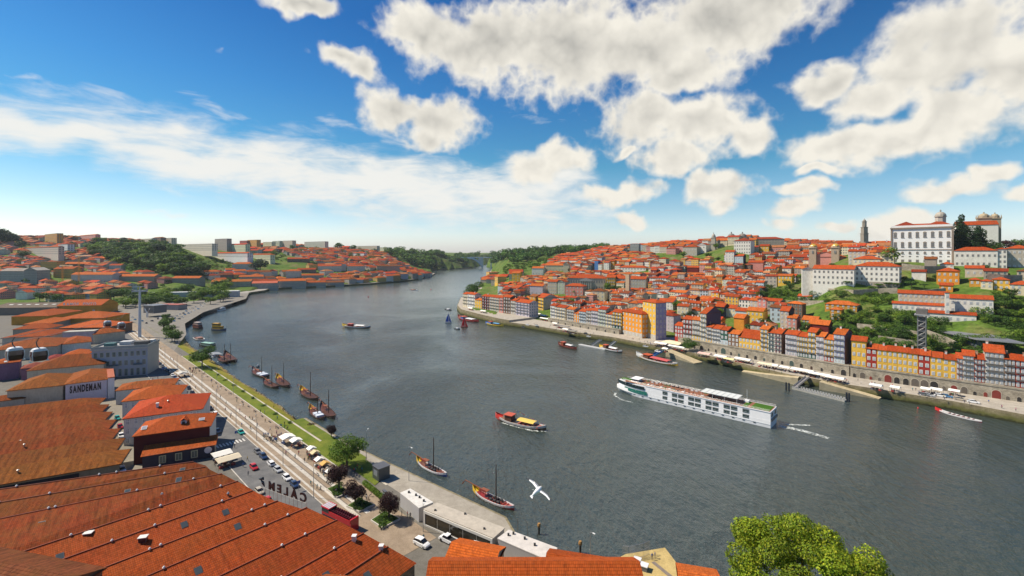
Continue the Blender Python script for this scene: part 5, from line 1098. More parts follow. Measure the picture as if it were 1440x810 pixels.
def calem():
 """big warehouse whose tiled bays run side by side towards the street"""
 zr, zv, zg = 15.6, 13.0, 5.0
 ridges = [((283, 648), (-40, 694)), ((300, 655), (-40, 714)), ((324, 664), (-40, 738)), ((346, 673), (-40, 800)), ((367, 686), (80, 790)), ((402, 700), (122, 808)), ((443, 709), (208, 810)), ((485, 726), (310, 810)), ((522, 744), (403, 810)), ((556, 762), (480, 812))]
 RL = []
 for i, (a, b) in enumerate(ridges):
  A, B = P(*a, zr), P(*b, zr); d = (B - A).normalized(); RL.append((A, A + d * 78, d))
 o = empty('warehouse', (RL[5][0].x, RL[5][0].y, zg), 0, 'huge warehouse of parallel orange tiled bays, skylights and vents, lettered sign along its edge', 'warehouse')
 off = Vector((RL[5][0].x, RL[5][0].y, zg)); cols = [(0.24, 0.055, 0.016), (0.24, 0.06, 0.016), (0.27, 0.055, 0.016), (0.33, 0.07, 0.018), (0.35, 0.068, 0.018), (0.38, 0.078, 0.018), (0.36, 0.068, 0.016), (0.32, 0.06, 0.015), (0.32, 0.06, 0.015), (0.32, 0.064, 0.016)]
 valleys = []
 for i in range(len(RL) - 1):
  A = RL[i][0].lerp(RL[i + 1][0], .84); B = RL[i][1].lerp(RL[i + 1][1], .84); A.z = B.z = zv; valleys.append((A, B))
 def ext(r, k): # a valley beyond the last ridge
  A, B, d = r; n = Vector((-d.y, d.x, 0)) * k; return (Vector((A.x + n.x, A.y + n.y, zv)), Vector((B.x + n.x, B.y + n.y, zv)))
 valleys = [ext(RL[0], -2.5)] + valleys + [ext(RL[-1], 6)]
 eave = Vector((0.84, -0.54, 0)); en = Vector((0.54, 0.84, 0))
 out = []
 for i, (A, B, d) in enumerate(RL):
  v0, v1 = valleys[i], valleys[i + 1]; m = MB(); hip = A + d * 2.0; hip.z = zr; q = lambda p: p - off
  e0, e1 = v0[0] - d * .6, v1[0] - d * .6
  m.face([q(v0[0]), q(v0[1]), q(B), q(hip)], 0, cols[i]); m.face([q(hip), q(B), q(v1[1]), q(v1[0])], 0, cols[i]); m.face([q(e0), q(v0[0]), q(hip)], 0, cols[i]); m.face([q(v1[0]), q(e1), q(hip)], 0, cols[i]); m.face([q(e1), q(e0), q(hip)], 0, cols[i])
  # orient faces upward
  ff = []
  for f in m.f:
   p = [Vector(m.v[k]) for k in f]; nn = (p[1] - p[0]).cross(p[2] - p[0]); ff.append(f if nn.z > 0 else f[::-1])
  m.f = ff; rf = m.build('roof_bay', NR if i > 2 else MR, o)
  t = MB(); t.tube([q(hip) + Vector((0, 0, .05)), q(B) + Vector((0, 0, .05))], .17, 6, 0, tuple(c * .9 for c in cols[i])); t.build('ridge_tiles', 'plain', rf); out.append((rf, hip, B, v0, v1, d))
 w = MB(); wc = (0.32, 0.26, 0.17); path = [v[0] for v in valleys]; c0 = off
 for a, b in zip(path, path[1:]): w.face([(a.x - c0.x, a.y - c0.y, -3), (b.x - c0.x, b.y - c0.y, -3), (b.x - c0.x, b.y - c0.y, zv - zg - .15), (a.x - c0.x, a.y - c0.y, zv - zg - .15)][::-1], 0, wc)
 for v in (valleys[0], valleys[-1]):
  a, b = v; w.face([(a.x - c0.x, a.y - c0.y, -3), (b.x - c0.x, b.y - c0.y, -3), (b.x - c0.x, b.y - c0.y, zv - zg - .1), (a.x - c0.x, a.y - c0.y, zv - zg - .1)], 0, wc)
 w.build('wall', 'stone', o)
 rg = random.Random(9)
 for i, (rf, hip, B, v0, v1, d) in enumerate(out):
  for k in range(4):
   f = rg.uniform(.03, .6); p = hip.lerp(B, f) - off
   m = MB(); m.tube([(0, 0, -.2), (0, 0, .35)], .16, 8, 0, (.5, .48, .45)); m.tube([(0, 0, .35), (0, 0, .6)], [.3, .12], 8, 0, (.78, .76, .72)); m.build('ridge_vent', 'paint', rf, p)
  for k in range(2):
   f = rg.uniform(.06, .55); a = v1[0].lerp(v1[1], f); b = hip.lerp(B, f); p = a.lerp(b, rg.uniform(.35, .7)) - off; rz = math.atan2(d.y, d.x) + math.pi
   kind = rg.choice([0, 0, 1, 2])
   if kind == 0: skylight(p + Vector((0, 0, .02)), rf, rz, .5, 1.3, 1.7, (0.07, .085, .09), (.10, .10, .10))
   elif kind == 1: skylight(p + Vector((0, 0, .02)), rf, rz, .5, 2.0, 1.1, (.78, .76, .7), (.7, .68, .62))
   else: m = MB(); m.tube([(0, 0, -.4), (0, 0, .6)], .2, 8, 0, (.12, .1, .09)); m.tube([(0, 0, .6), (0, 0, .95)], [.36, .16], 8, 0, (.5, .48, .44)); m.build('vent_pipe', 'metal', rf, p)
 # sign letters seen from behind, on thin posts along the street edge
 a, b = P(403, 676, 16.8), P(432, 697.5, 16.8)
 a, b = P(366, 677, 17.0), P(431, 700, 17.0); dr = (b - a); Ls = dr.length; dr.normalize()
 sg = empty('rooftop_sign', (b.x, b.y, 15.2), math.atan2(-dr.y, -dr.x), 'black rooftop letters on thin posts, seen from behind', 'sign')
 ls, x = letters('CÁLEM', 3.3, sg, (0, 0, .55), (R(90), 0, 0), (0.015, 0.015, 0.018), .2, sp=1.9)
 for l in ls: l.scale = (Ls * .86 / x, .92, 1)
 m = MB(); m.tube([(Ls * .9, 0, .8), (Ls * .94, 0, 1.8), (Ls * 1.0, 0, 2.6), (Ls * .94, 0, 2.9), (Ls * .92, 0, 2.5)], [.12, .4, .5, .35, .1], 6, 0, (.02, .02, .02)); m.build('emblem', 'paint', sg)
 m = MB()
 for k in range(12): m.tube([(Ls * k / 11.5, .1, -1.6), (Ls * k / 11.5, .1, .7)], .04, 4, 0, (.35, .33, .3))
 m.tube([(0, .1, .5), (Ls, .1, .5)], .05, 4, 0, (.25, .24, .22)); m.build('post_frame', 'metal', sg)
 for x_, y_ in ((124, 755), (201, 761)):
  p = P(x_, y_, 14.6) - off; m = MB(); m.box(-.7, .7, -.5, .5, -.6, .9, 0, (.03, .03, .04)); m.box(-.85, .85, -.65, .75, .9, 1.05, 0, (.7, .68, .62)); m.build('roof_hatch', 'paint', o, p, R(15))
 for x_, y_ in ((498, 761), (536, 775)): vent(P(x_, y_, 15.3) - off, o, 1)
 for ax, ay, hw_, hd_ in ((-95, 105, 50, 35), (-60, 85, 40, 35)): OCC.append((ax, ay, 0, hw_, hd_))
calem()
# front-most brown ridge and the stone corner at the bottom
o = EH(-160, 800, 60, 850, 20, 9, (0.2, 0.12, 0.07), (0.26, 0.09, 0.04), 'brown tiled roof ridge in the bottom left corner', 'building', rk='gable', rmat=MR, pitch=.35)
def bottom_roofs():
 items = [(600, 826, 905, 826, 19, 8, (0.35, 0.3, 0.2), (0.48, 0.10, 0.02), 'orange tiled roof running along the bottom edge of the view', .5), (625, 792, 690, 806, 11, 9, (0.4, 0.34, 0.25), (0.55, 0.12, 0.02), 'small bright orange two-sloped roof beside the parked white pickup', .42),
   (767, 806, 862, 822, 12, 8, (0.4, 0.34, 0.25), (0.48, 0.10, 0.02), 'orange roof with a white stripe beside the right container pavilion', .42), (958, 826, 1014, 836, 14, 7, (0.4, 0.34, 0.25), (0.52, 0.12, 0.025), 'small orange roof left of the big green tree', .3), (425, 856, 540, 866, 20, 8, (0.4, 0.34, 0.25), (0.37, 0.085, 0.02), 'weathered roof with mossy ridge at the bottom left of centre', .5)]
 for x0, y0, x1, y1, ze, d, wall, roof, label, pt in items: EH(x0, y0, x1, y1, ze, d, wall, roof, label, 'building', rk='gable', rmat=NR, pitch=pt, zg=3.0)
bottom_roofs()
# ------------------------------------------------------------------ the container pavilions, kiosks, street furniture
def pavilion(pts, z1, label, glass=False, roofcol=(0.62, 0.6, 0.56), wallc=(0.42, 0.42, 0.43)):
 q = [P(x, y, z1) for x, y in pts]; c = sum(q, Vector()) / len(q); c.z = ZL; o = empty('pavilion', c, 0, label, 'pavilion')
 loc = [(p.x - c.x, p.y - c.y) for p in q]; m = MB(); m.prism(loc, -.2, z1 - ZL - .25, 0, wallc); m.build('wall', 'paint', o)
 m = MB(); big = [(a * 1.02, b * 1.02) for a, b in loc]; m.prism(big, z1 - ZL - .24, z1 - ZL, 0, roofcol, bottom=True); m.build('roof', 'plain', o)
 a, b = Vector((*loc[3], 0)), Vector((*loc[2], 0)); d = (b - a).normalized(); n = Vector((d.y, -d.x, 0)); H = z1 - ZL
 if glass:
  m = MB(); L_ = (b - a).length; M = Matrix.Translation(a + n * .03) @ Matrix.Rotation(math.atan2(d.y, d.x), 4, 'Z'); g = MB(); g.box(.6, L_ - .6, -.06, 0, .4, H - .9, 0, (.035, .03, .02)); m.add(g, M); m.build('glass_front', 'glass', o)
  m = MB(); f = MB()
  for k in range(6): f.box(.6 + (L_ - 1.2) * k / 5 - .05, .6 + (L_ - 1.2) * k / 5 + .05, -.1, -.06, .4, H - .9, 0, (.4, .38, .34))
  f.box(0, L_, -.22, 0, H - .9, H - .25, 0, (.62, .6, .55)); f.box(0, L_, -.22, 0, 0, .4, 0, (.55, .53, .5)); f.box(0, .6, -.2, 0, .4, H - .9, 0, (.6, .58, .54)); f.box(L_ - .6, L_, -.2, 0, .4, H - .9, 0, (.6, .58, .54)); m.add(f, M); m.build('front_frame', 'paint', o)
 return o, c
p1, c1 = pavilion([(577, 687), (609, 707), (590, 715), (564, 695)][0:1] + [(609, 706), (589, 714), (563, 693)], 9.0, 'white container pavilion, left one behind the purple-leaved tree')
p2, c2 = pavilion([(615, 707), (709, 742), (693, 756), (596, 716)], 9.2, 'long glass-fronted car pavilion with timber deck roof between the two white ones', True, (0.45, 0.40, 0.33), (0.5, 0.46, 0.4))
p3, c3 = pavilion([(716, 745), (783, 770), (776, 790), (700, 757)], 9.0, 'white container pavilion with rooftop machinery, right one at the quay', False, (0.58, 0.54, 0.5), (0.40, 0.38, 0.37))
for o, c, pts in ((p1, c1, ((585, 697), (596, 705), (590, 700), (575, 693))), (p2, c2, ((612, 719), (654, 724), (681, 745))), (p3, c3, ((715, 753), (738, 758), (722, 751), (752, 767)))):
 for k, (x, y) in enumerate(pts): p = P(x, y, 9.0) - c; m = MB(); m.box(-.25, .25, -.25, .25, -.1, .5, 0, (.05, .05, .05)); m.build('roof_vent', 'metal', o, p)
HH(205, 335, 418.5, 411, (.5, .5, .5), (.62, .62, .62), 14, ang=20, label='long low pale-roofed market hall behind the marina trees', cat='hall', name='market_hall', rk='flat')
HH(222, 250, 436, 429, (.3, .28, .27), (.35, .08, .05), 14, ang=-10, label='small shop block with red parapet by the cable-car station', cat='building', name='building', rk='flat')
def kiosk(x, y, w, d, h, col, rz, label, z=ZL):
 p = P(x, y, z); o = empty('kiosk', p, rz, label, 'kiosk'); m = MB(); m.box(-w / 2, w / 2, -d / 2, d / 2, 0, h, 0, col); m.build('body', 'paint', o); m = MB(); m.box(-w / 2 - .15, w / 2 + .15, -d / 2 - .15, d / 2 + .15, h, h + .2, 0, (0.16, .16, .17)); m.build('roof', 'metal', o)
 m = MB(); m.box(-w * .3, w * .3, -d / 2 - .04, -d / 2, h * .35, h * .8, 0, (.2, .22, .25)); m.build('hatch', 'glass', o)
kiosk(536, 672, 4.0, 4.0, 4.0, (.06, .07, .075), R(-45), 'dark grey cube kiosk on the quay beside the lawn')
kiosk(600, 741, 1.0, 1.0, 2.4, (.12, .2, .15), R(-45), 'slim green advertising box by the left container pavilion') if False else None
kiosk(541, 703, 1.4, .5, 2.6, (.10, .16, .13), R(-45), 'small dark green information board next to the hedge')
# ------------------------------------------------------------------ trees
def leaf_mesh(name, lumps, n, size, cols, seed, flat=0.0, stem=None):
 """many small leaf faces spread through the lumps (cx,cy,cz,rx,ry,rz)"""
 rg = np.random.default_rng(seed); lumps = np.array(lumps, float)
 vol = (lumps[:, 3] * lumps[:, 4] * lumps[:, 5]) ** 0.75; idx = rg.choice(len(lumps), n, p=vol / vol.sum()); L = lumps[idx]
 d = rg.normal(size=(n, 3)); d /= np.linalg.norm(d, axis=1)[:, None]; r = rg.uniform(0.45, 1.0, n) ** 0.4
 r *= 1 + 0.16 * np.sin(d[:, 0] * 7 + idx) * np.sin(d[:, 2] * 6 + idx * 2)
 c = L[:, :3] + d * L[:, 3:] * r[:, None]
 nr = d + rg.normal(size=(n, 3)) * 0.65; nr[:, 2] += 0.25; nr /= np.linalg.norm(nr, axis=1)[:, None]
 a = np.cross(nr, rg.normal(size=(n, 3))); a /= np.linalg.norm(a, axis=1)[:, None]; b = np.cross(nr, a)
 s = size * rg.uniform(0.6, 1.35, n)[:, None]
 v = np.stack([c - a * s, c - b * s * 0.62, c + a * s, c + b * s * 0.62], 1).reshape(-1, 3)
 me = bpy.data.meshes.new(name); me.vertices.add(4 * n); me.vertices.foreach_set('co', v.astype(np.float32).ravel())
 me.loops.add(4 * n); me.loops.foreach_set('vertex_index', np.arange(4 * n, dtype=np.int32)); me.polygons.add(n)
 me.polygons.foreach_set('loop_start', np.arange(0, 4 * n, 4, dtype=np.int32)); me.polygons.foreach_set('loop_total', np.full(n, 4, dtype=np.int32))
 cl = np.array(cols)[rg.integers(0, len(cols), n)] * rg.uniform(0.7, 1.3, n)[:, None]
 tint = rg.uniform(0.72, 1.25, len(lumps))[idx]; cl = cl * tint[:, None]
 me.update(calc_edges=True)
 ca = me.color_attributes.new('Col', 'FLOAT_COLOR', 'CORNER'); ca.data.foreach_set('color', np.repeat(np.concatenate([cl, np.ones((n, 1))], 1), 4, axis=0).astype(np.float32).ravel())
 me.materials.append(MAT['leaf']); me.update(); return me
GREENS = [(0.065, 0.135, 0.02), (0.095, 0.175, 0.024), (0.045, 0.10, 0.017)]
LIGHT = [(0.13, 0.22, 0.02), (0.10, 0.19, 0.02), (0.17, 0.25, 0.025)]
DARK = [(0.02, 0.055, 0.016), (0.03, 0.07, 0.018), (0.015, 0.04, 0.013)]
PURP = [(0.045, 0.02, 0.022), (0.07, 0.028, 0.03), (0.03, 0.014, 0.016)]
def lumps_round(seed, k=7, flat=0.85):
 rg = random.Random(seed); out = [(0, 0, 0.58, 0.30, 0.30, 0.30 * flat)]
 for i in range(k):
  a = i * 2.4 + rg.uniform(0, 1); q = rg.uniform(0.16, 0.30); z = rg.uniform(0.38, 0.82); s = rg.uniform(0.14, 0.23)
  out.append((q * math.cos(a), q * math.sin(a), z, s, s, s * flat))
 return out
def lumps_pine(seed):
 rg = random.Random(seed); return [(0.28 * math.cos(i * 1.1) * rg.uniform(.5, 1.1), 0.28 * math.sin(i * 1.1) * rg.uniform(.5, 1.1), 0.78 + rg.uniform(-.05, .07), .22, .22, .12) for i in range(9)] + [(0, 0, .82, .32, .32, .12)]
def lumps_con(seed):
 rg = random.Random(seed); return [(rg.uniform(-.03, .03), rg.uniform(-.03, .03), 0.12 + .82 * i / 9, .22 * (1 - i / 10.5) + .02, .22 * (1 - i / 10.5) + .02, .07) for i in range(10)]
def lumps_bush(seed):
 rg = random.Random(seed); return [(rg.uniform(-.35, .35), rg.uniform(-.35, .35), rg.uniform(.2, .5), .32, .32, .3) for i in range(5)]
KIND = {'broadleaf': (lumps_round, GREENS), 'light': (lumps_round, LIGHT), 'dark': (lumps_round, DARK), 'purple': (lumps_round, PURP), 'pine': (lumps_pine, GREENS), 'conifer': (lumps_con, DARK), 'bush': (lumps_bush, GREENS), 'brightbush': (lumps_bush, LIGHT)}
_tm = {}
def tree_parts(kind, lod, var):
 k = (kind, lod, var)
 if k not in _tm:
  lf, cols = KIND[kind]; seed = hash((len(kind), lod, var)) % 1000 + len(kind) * 7
  n, s = {0: (16000, .0105), 1: (5200, .019), 2: (900, .042), 3: (260, .07)}[lod]
  L = lf(seed); cr = leaf_mesh('crown', L, n, s, cols, seed)
  t = MB(); bark = (0.10, 0.075, 0.05)
  if 'bush' in kind: t.tube([(0, 0, -.1), (0, 0, .3)], .03, 5, 0, bark)
  else:
   t.tube([(0, 0, -.08), (0.01, 0, .2), (0, .01, .5), (0, 0, .75)], [.035, .026, .02, .008], 7, 0, bark)
   for c in L[1:6]: t.tube([(0, 0, .25), (c[0] * .5, c[1] * .5, (c[2] + .3) / 2), (c[0], c[1], c[2])], [.016, .011, .004], 5, 0, bark)
  _tm[k] = (t.mesh('trunk', ['wood']), cr)
 return _tm[k]
def tree(x, y, h, kind='broadleaf', lod=2, label=None, z=None, wide=1.0, group=None, name='tree', cat='tree', auto_label=None, grp=None):
 z = gz(x, y) if z is None else z
 o = empty(name, (x, y, z - .05), random.uniform(0, 6.28))
 t, c = tree_parts(kind, lod, random.randrange(3))
 link('trunk' if 'bush' not in kind else 'stem', t, o, scale=(h, h, h)); link('crown' if 'bush' not in kind else 'foliage', c, o, scale=(h * wide, h * wide, h))
 if label: tag(o, label, cat, grp)
 elif auto_label: auto(o, auto_label, cat, grp)
 return o
def wood(name, pts, kind, lod, label=None, seed=1, hr=(9, 16)):
 """a far-off wood that reads as one mass: one object"""
 rg = np.random.default_rng(seed); t, cm = tree_parts(kind, lod, 0); nv = len(cm.vertices); co = np.empty(nv * 3); cm.vertices.foreach_get('co', co); co = co.reshape(-1, 3)
 col = np.empty(len(cm.loops) * 4); cm.color_attributes['Col'].data.foreach_get('color', col)
 vs = []; cs = []
 for x, y in pts:
  z = gz(x, y); h = rg.uniform(*hr); a = rg.uniform(0, 6.28); ca, sa = math.cos(a), math.sin(a); wd = rg.uniform(1.0, 1.5)
  p = co * [h * wd, h * wd, h]; vs.append(np.stack([p[:, 0] * ca - p[:, 1] * sa + x, p[:, 0] * sa + p[:, 1] * ca + y, p[:, 2] + z - .15 * h], 1))
  c = col.reshape(-1, 4).copy(); c[:, :3] *= rg.uniform(0.65, 1.35); cs.append(c)
 v = np.concatenate(vs); c = np.concatenate(cs); n = len(v) // 4
 me = bpy.data.meshes.new(name); me.vertices.add(4 * n); me.vertices.foreach_set('co', v.astype(np.float32).ravel()); me.loops.add(4 * n); me.loops.foreach_set('vertex_index', np.arange(4 * n, dtype=np.int32)); me.polygons.add(n)
 me.polygons.foreach_set('loop_start', np.arange(0, 4 * n, 4, dtype=np.int32)); me.polygons.foreach_set('loop_total', np.full(n, 4, dtype=np.int32)); me.update(calc_edges=True)
 ca = me.color_attributes.new('Col', 'FLOAT_COLOR', 'CORNER'); ca.data.foreach_set('color', c.astype(np.float32).ravel()); me.materials.append(MAT['leaf'])
 o = link(name, me); tag(o, label, None, None, 'stuff'); return o
def poly_pts(poly, n, seed, mind=0.0):
 """points on the land whose photo position falls inside poly"""
 rg = random.Random(seed); xs = [p[0] for p in poly]; ys = [p[1] for p in poly]; out = []; tries = 0
 while len(out) < n and tries < n * 12:
  tries += 1; x, y = rg.uniform(min(xs), max(xs)), rg.uniform(min(ys), max(ys))
  if not inside(poly, x, y): continue
  g = G(x, y)
  if g.y >= 2990: continue
  if mind and any((g.x - a) ** 2 + (g.y - b) ** 2 < mind * mind for a, b in out): continue
  out.append((g.x, g.y))
 return out
# ------------------------------------------------------------------ the rest of the town
WALLP = ['white'] * 5 + ['cream'] * 5 + ['beige'] * 4 + ['grey'] * 3 + ['yellow'] * 3 + ['pink', 'pink', 'ochre', 'ochre', 'lilac', 'sky', 'maroon', 'stone', 'brown', 'palegreen']
ROOFP = [(RED, 'red')] * 5 + [(ORANGE, 'orange')] * 4 + [(SCAR, 'scarlet')] * 2 + [(DEEP, 'dark red')] * 2 + [(BROWNR, 'brown')] * 2 + [((0.46, 0.2, 0.09), 'faded')] * 2 + [((0.24, 0.065, 0.03), 'dark')]
TOWN_R = [(735, 390), (702, 402), (712, 440), (745, 436), (775, 436), (860, 450), (900, 460), (950, 464), (1000, 470), (1035, 476), (1100, 486), (1190, 502), (1186, 470), (1150, 450), (1062, 430), (1085, 404), (1128, 397), (1135, 385), (1200, 374), (1252, 372), (1254, 350), (1120, 338), (1040, 330), (985, 336), (870, 342), (840, 356), (790, 362), (768, 380)]
TOWN_R2 = [(1345, 372), (1440, 378), (1460, 420), (1420, 425), (1350, 400)]
BANKS = [[(975, 360), (1020, 358), (1022, 374), (975, 375)], [(905, 352), (962, 362), (962, 378), (925, 372)]]
TOWN_L = [[(0, 340), (30, 330), (110, 328), (200, 336), (240, 341), (200, 345), (120, 345), (95, 362), (0, 366)], [(0, 366), (95, 360), (125, 352), (165, 372), (210, 386), (240, 395), (238, 404), (195, 409), (152, 416), (140, 423), (0, 423)],
  [(292, 384), (300, 402), (380, 401), (470, 400), (560, 393), (604, 388), (600, 372), (560, 360), (500, 352), (430, 350), (400, 356), (440, 372), (430, 384), (380, 386)], [(345, 345), (440, 347), (500, 352), (430, 358), (350, 356)], [(668, 392), (700, 402), (740, 388), (712, 384)]]
SPEC = []
def gen(origin, ang, polys, excl, rows, srange, wr, dr, hr, seed, skip=0.1, jit=5, mind=13):
 rg = random.Random(seed); e = Vector((math.cos(R(ang)), math.sin(R(ang)))); n = Vector((-e.y, e.x)); t = 0.0
 for k in range(rows):
  s = srange[0] + rg.uniform(0, 8); d0 = rg.uniform(*dr); ja = rg.uniform(-jit, jit)
  while s < srange[1]:
   w = rg.uniform(*wr); d = d0 * rg.uniform(.85, 1.1)
   if rg.random() < 0.12: s += rg.uniform(2, 5); ja = rg.uniform(-jit, jit)
   c = origin + e * (s + w / 2) + n * (t + d / 2 + rg.uniform(-.8, .8)); s += w + rg.choice([0.05, 0.05, 0.3, 1.2])
   if c.y < 150 or rg.random() < skip: continue
   z = land_z(c.x, c.y)
   if z is None: continue
   px_, py_ = to_px((c.x, c.y, z))
   if not any(inside(p, px_, py_) for p in polys) or any(inside(p, px_, py_) for p in excl): continue
   if px_ < -25 or px_ > 1470: continue
   rz = R(ang + ja); h = rg.uniform(*hr)
   if not free(c.x, c.y, rz, w / 2 - .4, d / 2 - .4, 0): continue
   hw_, tp = (w * .45 + d * .3) * F / c.y, py_ - (h + 2.5) * F / c.y
   if any(px_ + hw_ > b[0] and px_ - hw_ < b[1] and tp < b[3] - 1.5 and py_ > b[2] and c.y < b[4] - 3 for b in BB):
    h = (py_ - (max(b[3] for b in BB if px_ + hw_ > b[0] and px_ - hw_ < b[1] and tp < b[3] - 1.5 and c.y < b[4] - 3) - 1.5)) * c.y / F - 2.5
    if h < 5.5: continue
   q_ = rg.uniform(.72, 1.2); wall = rg.choice(WALLP); roof, rn = rg.choice(ROOFP); rk = rg.choice(['gable', 'gable', 'hip', 'hip', 'gable_front' if w < 11 else 'gable'])
   SPEC.append(dict(c=c, rz=rz, w=w, d=d, h=h, wall=wall, roof=tuple(v * q_ for v in roof), rn=rn, rk=rk, px=(px_, py_), z=z)); OCC.append((c.x, c.y, rz, w / 2, d / 2))
  t += d0 + rg.choice([0.3, 0.3, 2.5, 4.5])
def make_fill():
 o0 = P(957, 470, 9).xy
 gen(o0, -49, [TOWN_R, TOWN_R2], BANKS, 26, (-420, 330), (7, 14), (9, 13), (8, 14.5), 3, 0.05)
 gen(o0 + Vector((.75, .66)) * 330, -45, [TOWN_R, TOWN_R2], BANKS, 34, (-620, 420), (10, 22), (12, 18), (9, 14), 5, 0.10)
 for i, pl in enumerate(TOWN_L):
  c = [G(x, y).xy for x, y in pl]; cy = min(p.y for p in c); cx = sum(p.x for p in c) / len(c); dy = max(p.y for p in c) - cy
  big = 1.0 + cy / 1600
  gen(Vector((cx, cy - 5)), [-28, -26, 55, -10, -20][i], [pl], [], int(dy / 20) + 6 if i != 2 else 26, (-700, 700), (10 * big, 20 * big), (11 * big, 15 * big), (6.5, 11), 20 + i, [0.14, 0.08, 0.08, 0.12, .05][i], 12)
make_fill()
# keep what the view shows: test each house's corners against all the others and the hill
def visible_specs():
 from mathutils.bvhtree import BVHTree
 vs, fs, own = [], [], []
 te = bpy.data.objects['terrain'].data; tv = np.empty(len(te.vertices) * 3); te.vertices.foreach_get('co', tv); vs = [tuple(p) for p in tv.reshape(-1, 3)]; fs = [tuple(p.vertices) for p in te.polygons]; own = [-1] * len(fs)
 for i, s in enumerate(SPEC):
  ca, sa = math.cos(s['rz']), math.sin(s['rz']); b = len(vs); R0 = s['h'] + .2 * min(s['w'], s['d'])
  for z in (s['z'] - 3, s['z'] + s['h']):
   for a, c in ((-1, -1), (1, -1), (1, 1), (-1, 1)): x, y = a * s['w'] / 2, c * s['d'] / 2; vs.append((s['c'].x + ca * x - sa * y, s['c'].y + sa * x + ca * y, z))
  vs.append((s['c'].x, s['c'].y, s['z'] + R0))
  for f in ((0, 1, 5, 4), (1, 2, 6, 5), (2, 3, 7, 6), (3, 0, 4, 7), (4, 5, 8), (5, 6, 8), (6, 7, 8), (7, 4, 8)): fs.append(tuple(b + k for k in f)); own.append(i)
 bv = BVHTree.FromPolygons(vs, fs); cam0 = Vector((0, 0, CH)); keep = []
 nt = len(tv) // 3
 for i, s in enumerate(SPEC):
  P9 = [Vector(vs[nt + 9 * i + k]) for k in range(9)]; top = P9[4:9]; mid = [(P9[a] + P9[b]) / 2 for a, b in ((0, 4), (1, 5), (4, 5), (4, 8), (5, 8), (6, 8), (7, 8))]; cnt = 0
  for q in top + mid:
   q = q + (Vector((s['c'].x, s['c'].y, q.z)) - q) * 0.06; d = q - cam0; hit = bv.ray_cast(cam0, d.normalized(), d.length + 3)
   if hit[2] is not None and own[hit[2]] == i: cnt += 1
  if cnt >= 1: keep.append(s)
 return keep
KEEP = visible_specs()
ANCH = [(1297, 400, 'below the great white palace'), (1162, 385, 'around the golden capped church'), (1230, 365, 'behind the long white blocks'), (1075, 350, 'near the brown monastery'), (990, 365, 'below the white ridge church'), (912, 440, 'behind the tall yellow block'), (890, 375, 'by the long bright building'),
  (825, 400, 'near the columned grey palace'), (760, 415, 'above the square at the point'), (1050, 455, 'behind the middle quayside houses'), (1110, 420, 'beside the terraced gardens'), (1150, 460, 'behind the bright yellow quayside house'), (1000, 410, 'in the middle of the right hillside'), (940, 350, 'on the ridge left of the white church'),
  (1400, 400, 'under the fortress wall'), (860, 430, 'behind the grey quayside row'), (40, 335, 'on the left skyline'), (40, 355, 'on the upper left slope'), (60, 385, 'in the lower left town'), (140, 395, 'near the building cranes'), (200, 400, 'below the left wood'), (340, 395, 'behind the far riverside warehouses'),
  (420, 365, 'among the gardens across the river bend'), (560, 380, 'at the far river point'), (480, 385, 'above the far quay'), (400, 348, 'below the far apartment blocks'), (700, 392, 'on the far shore behind the point')]
def size_word(s): return 'tall' if s['h'] > 12.3 else ('wide' if s['w'] > 15 else ('low' if s['h'] < 9 else ('narrow' if s['w'] < 8.5 else 'medium')))
CN = {'palegreen': 'pale green', 'stone': 'stone', 'sky': 'pale blue'}
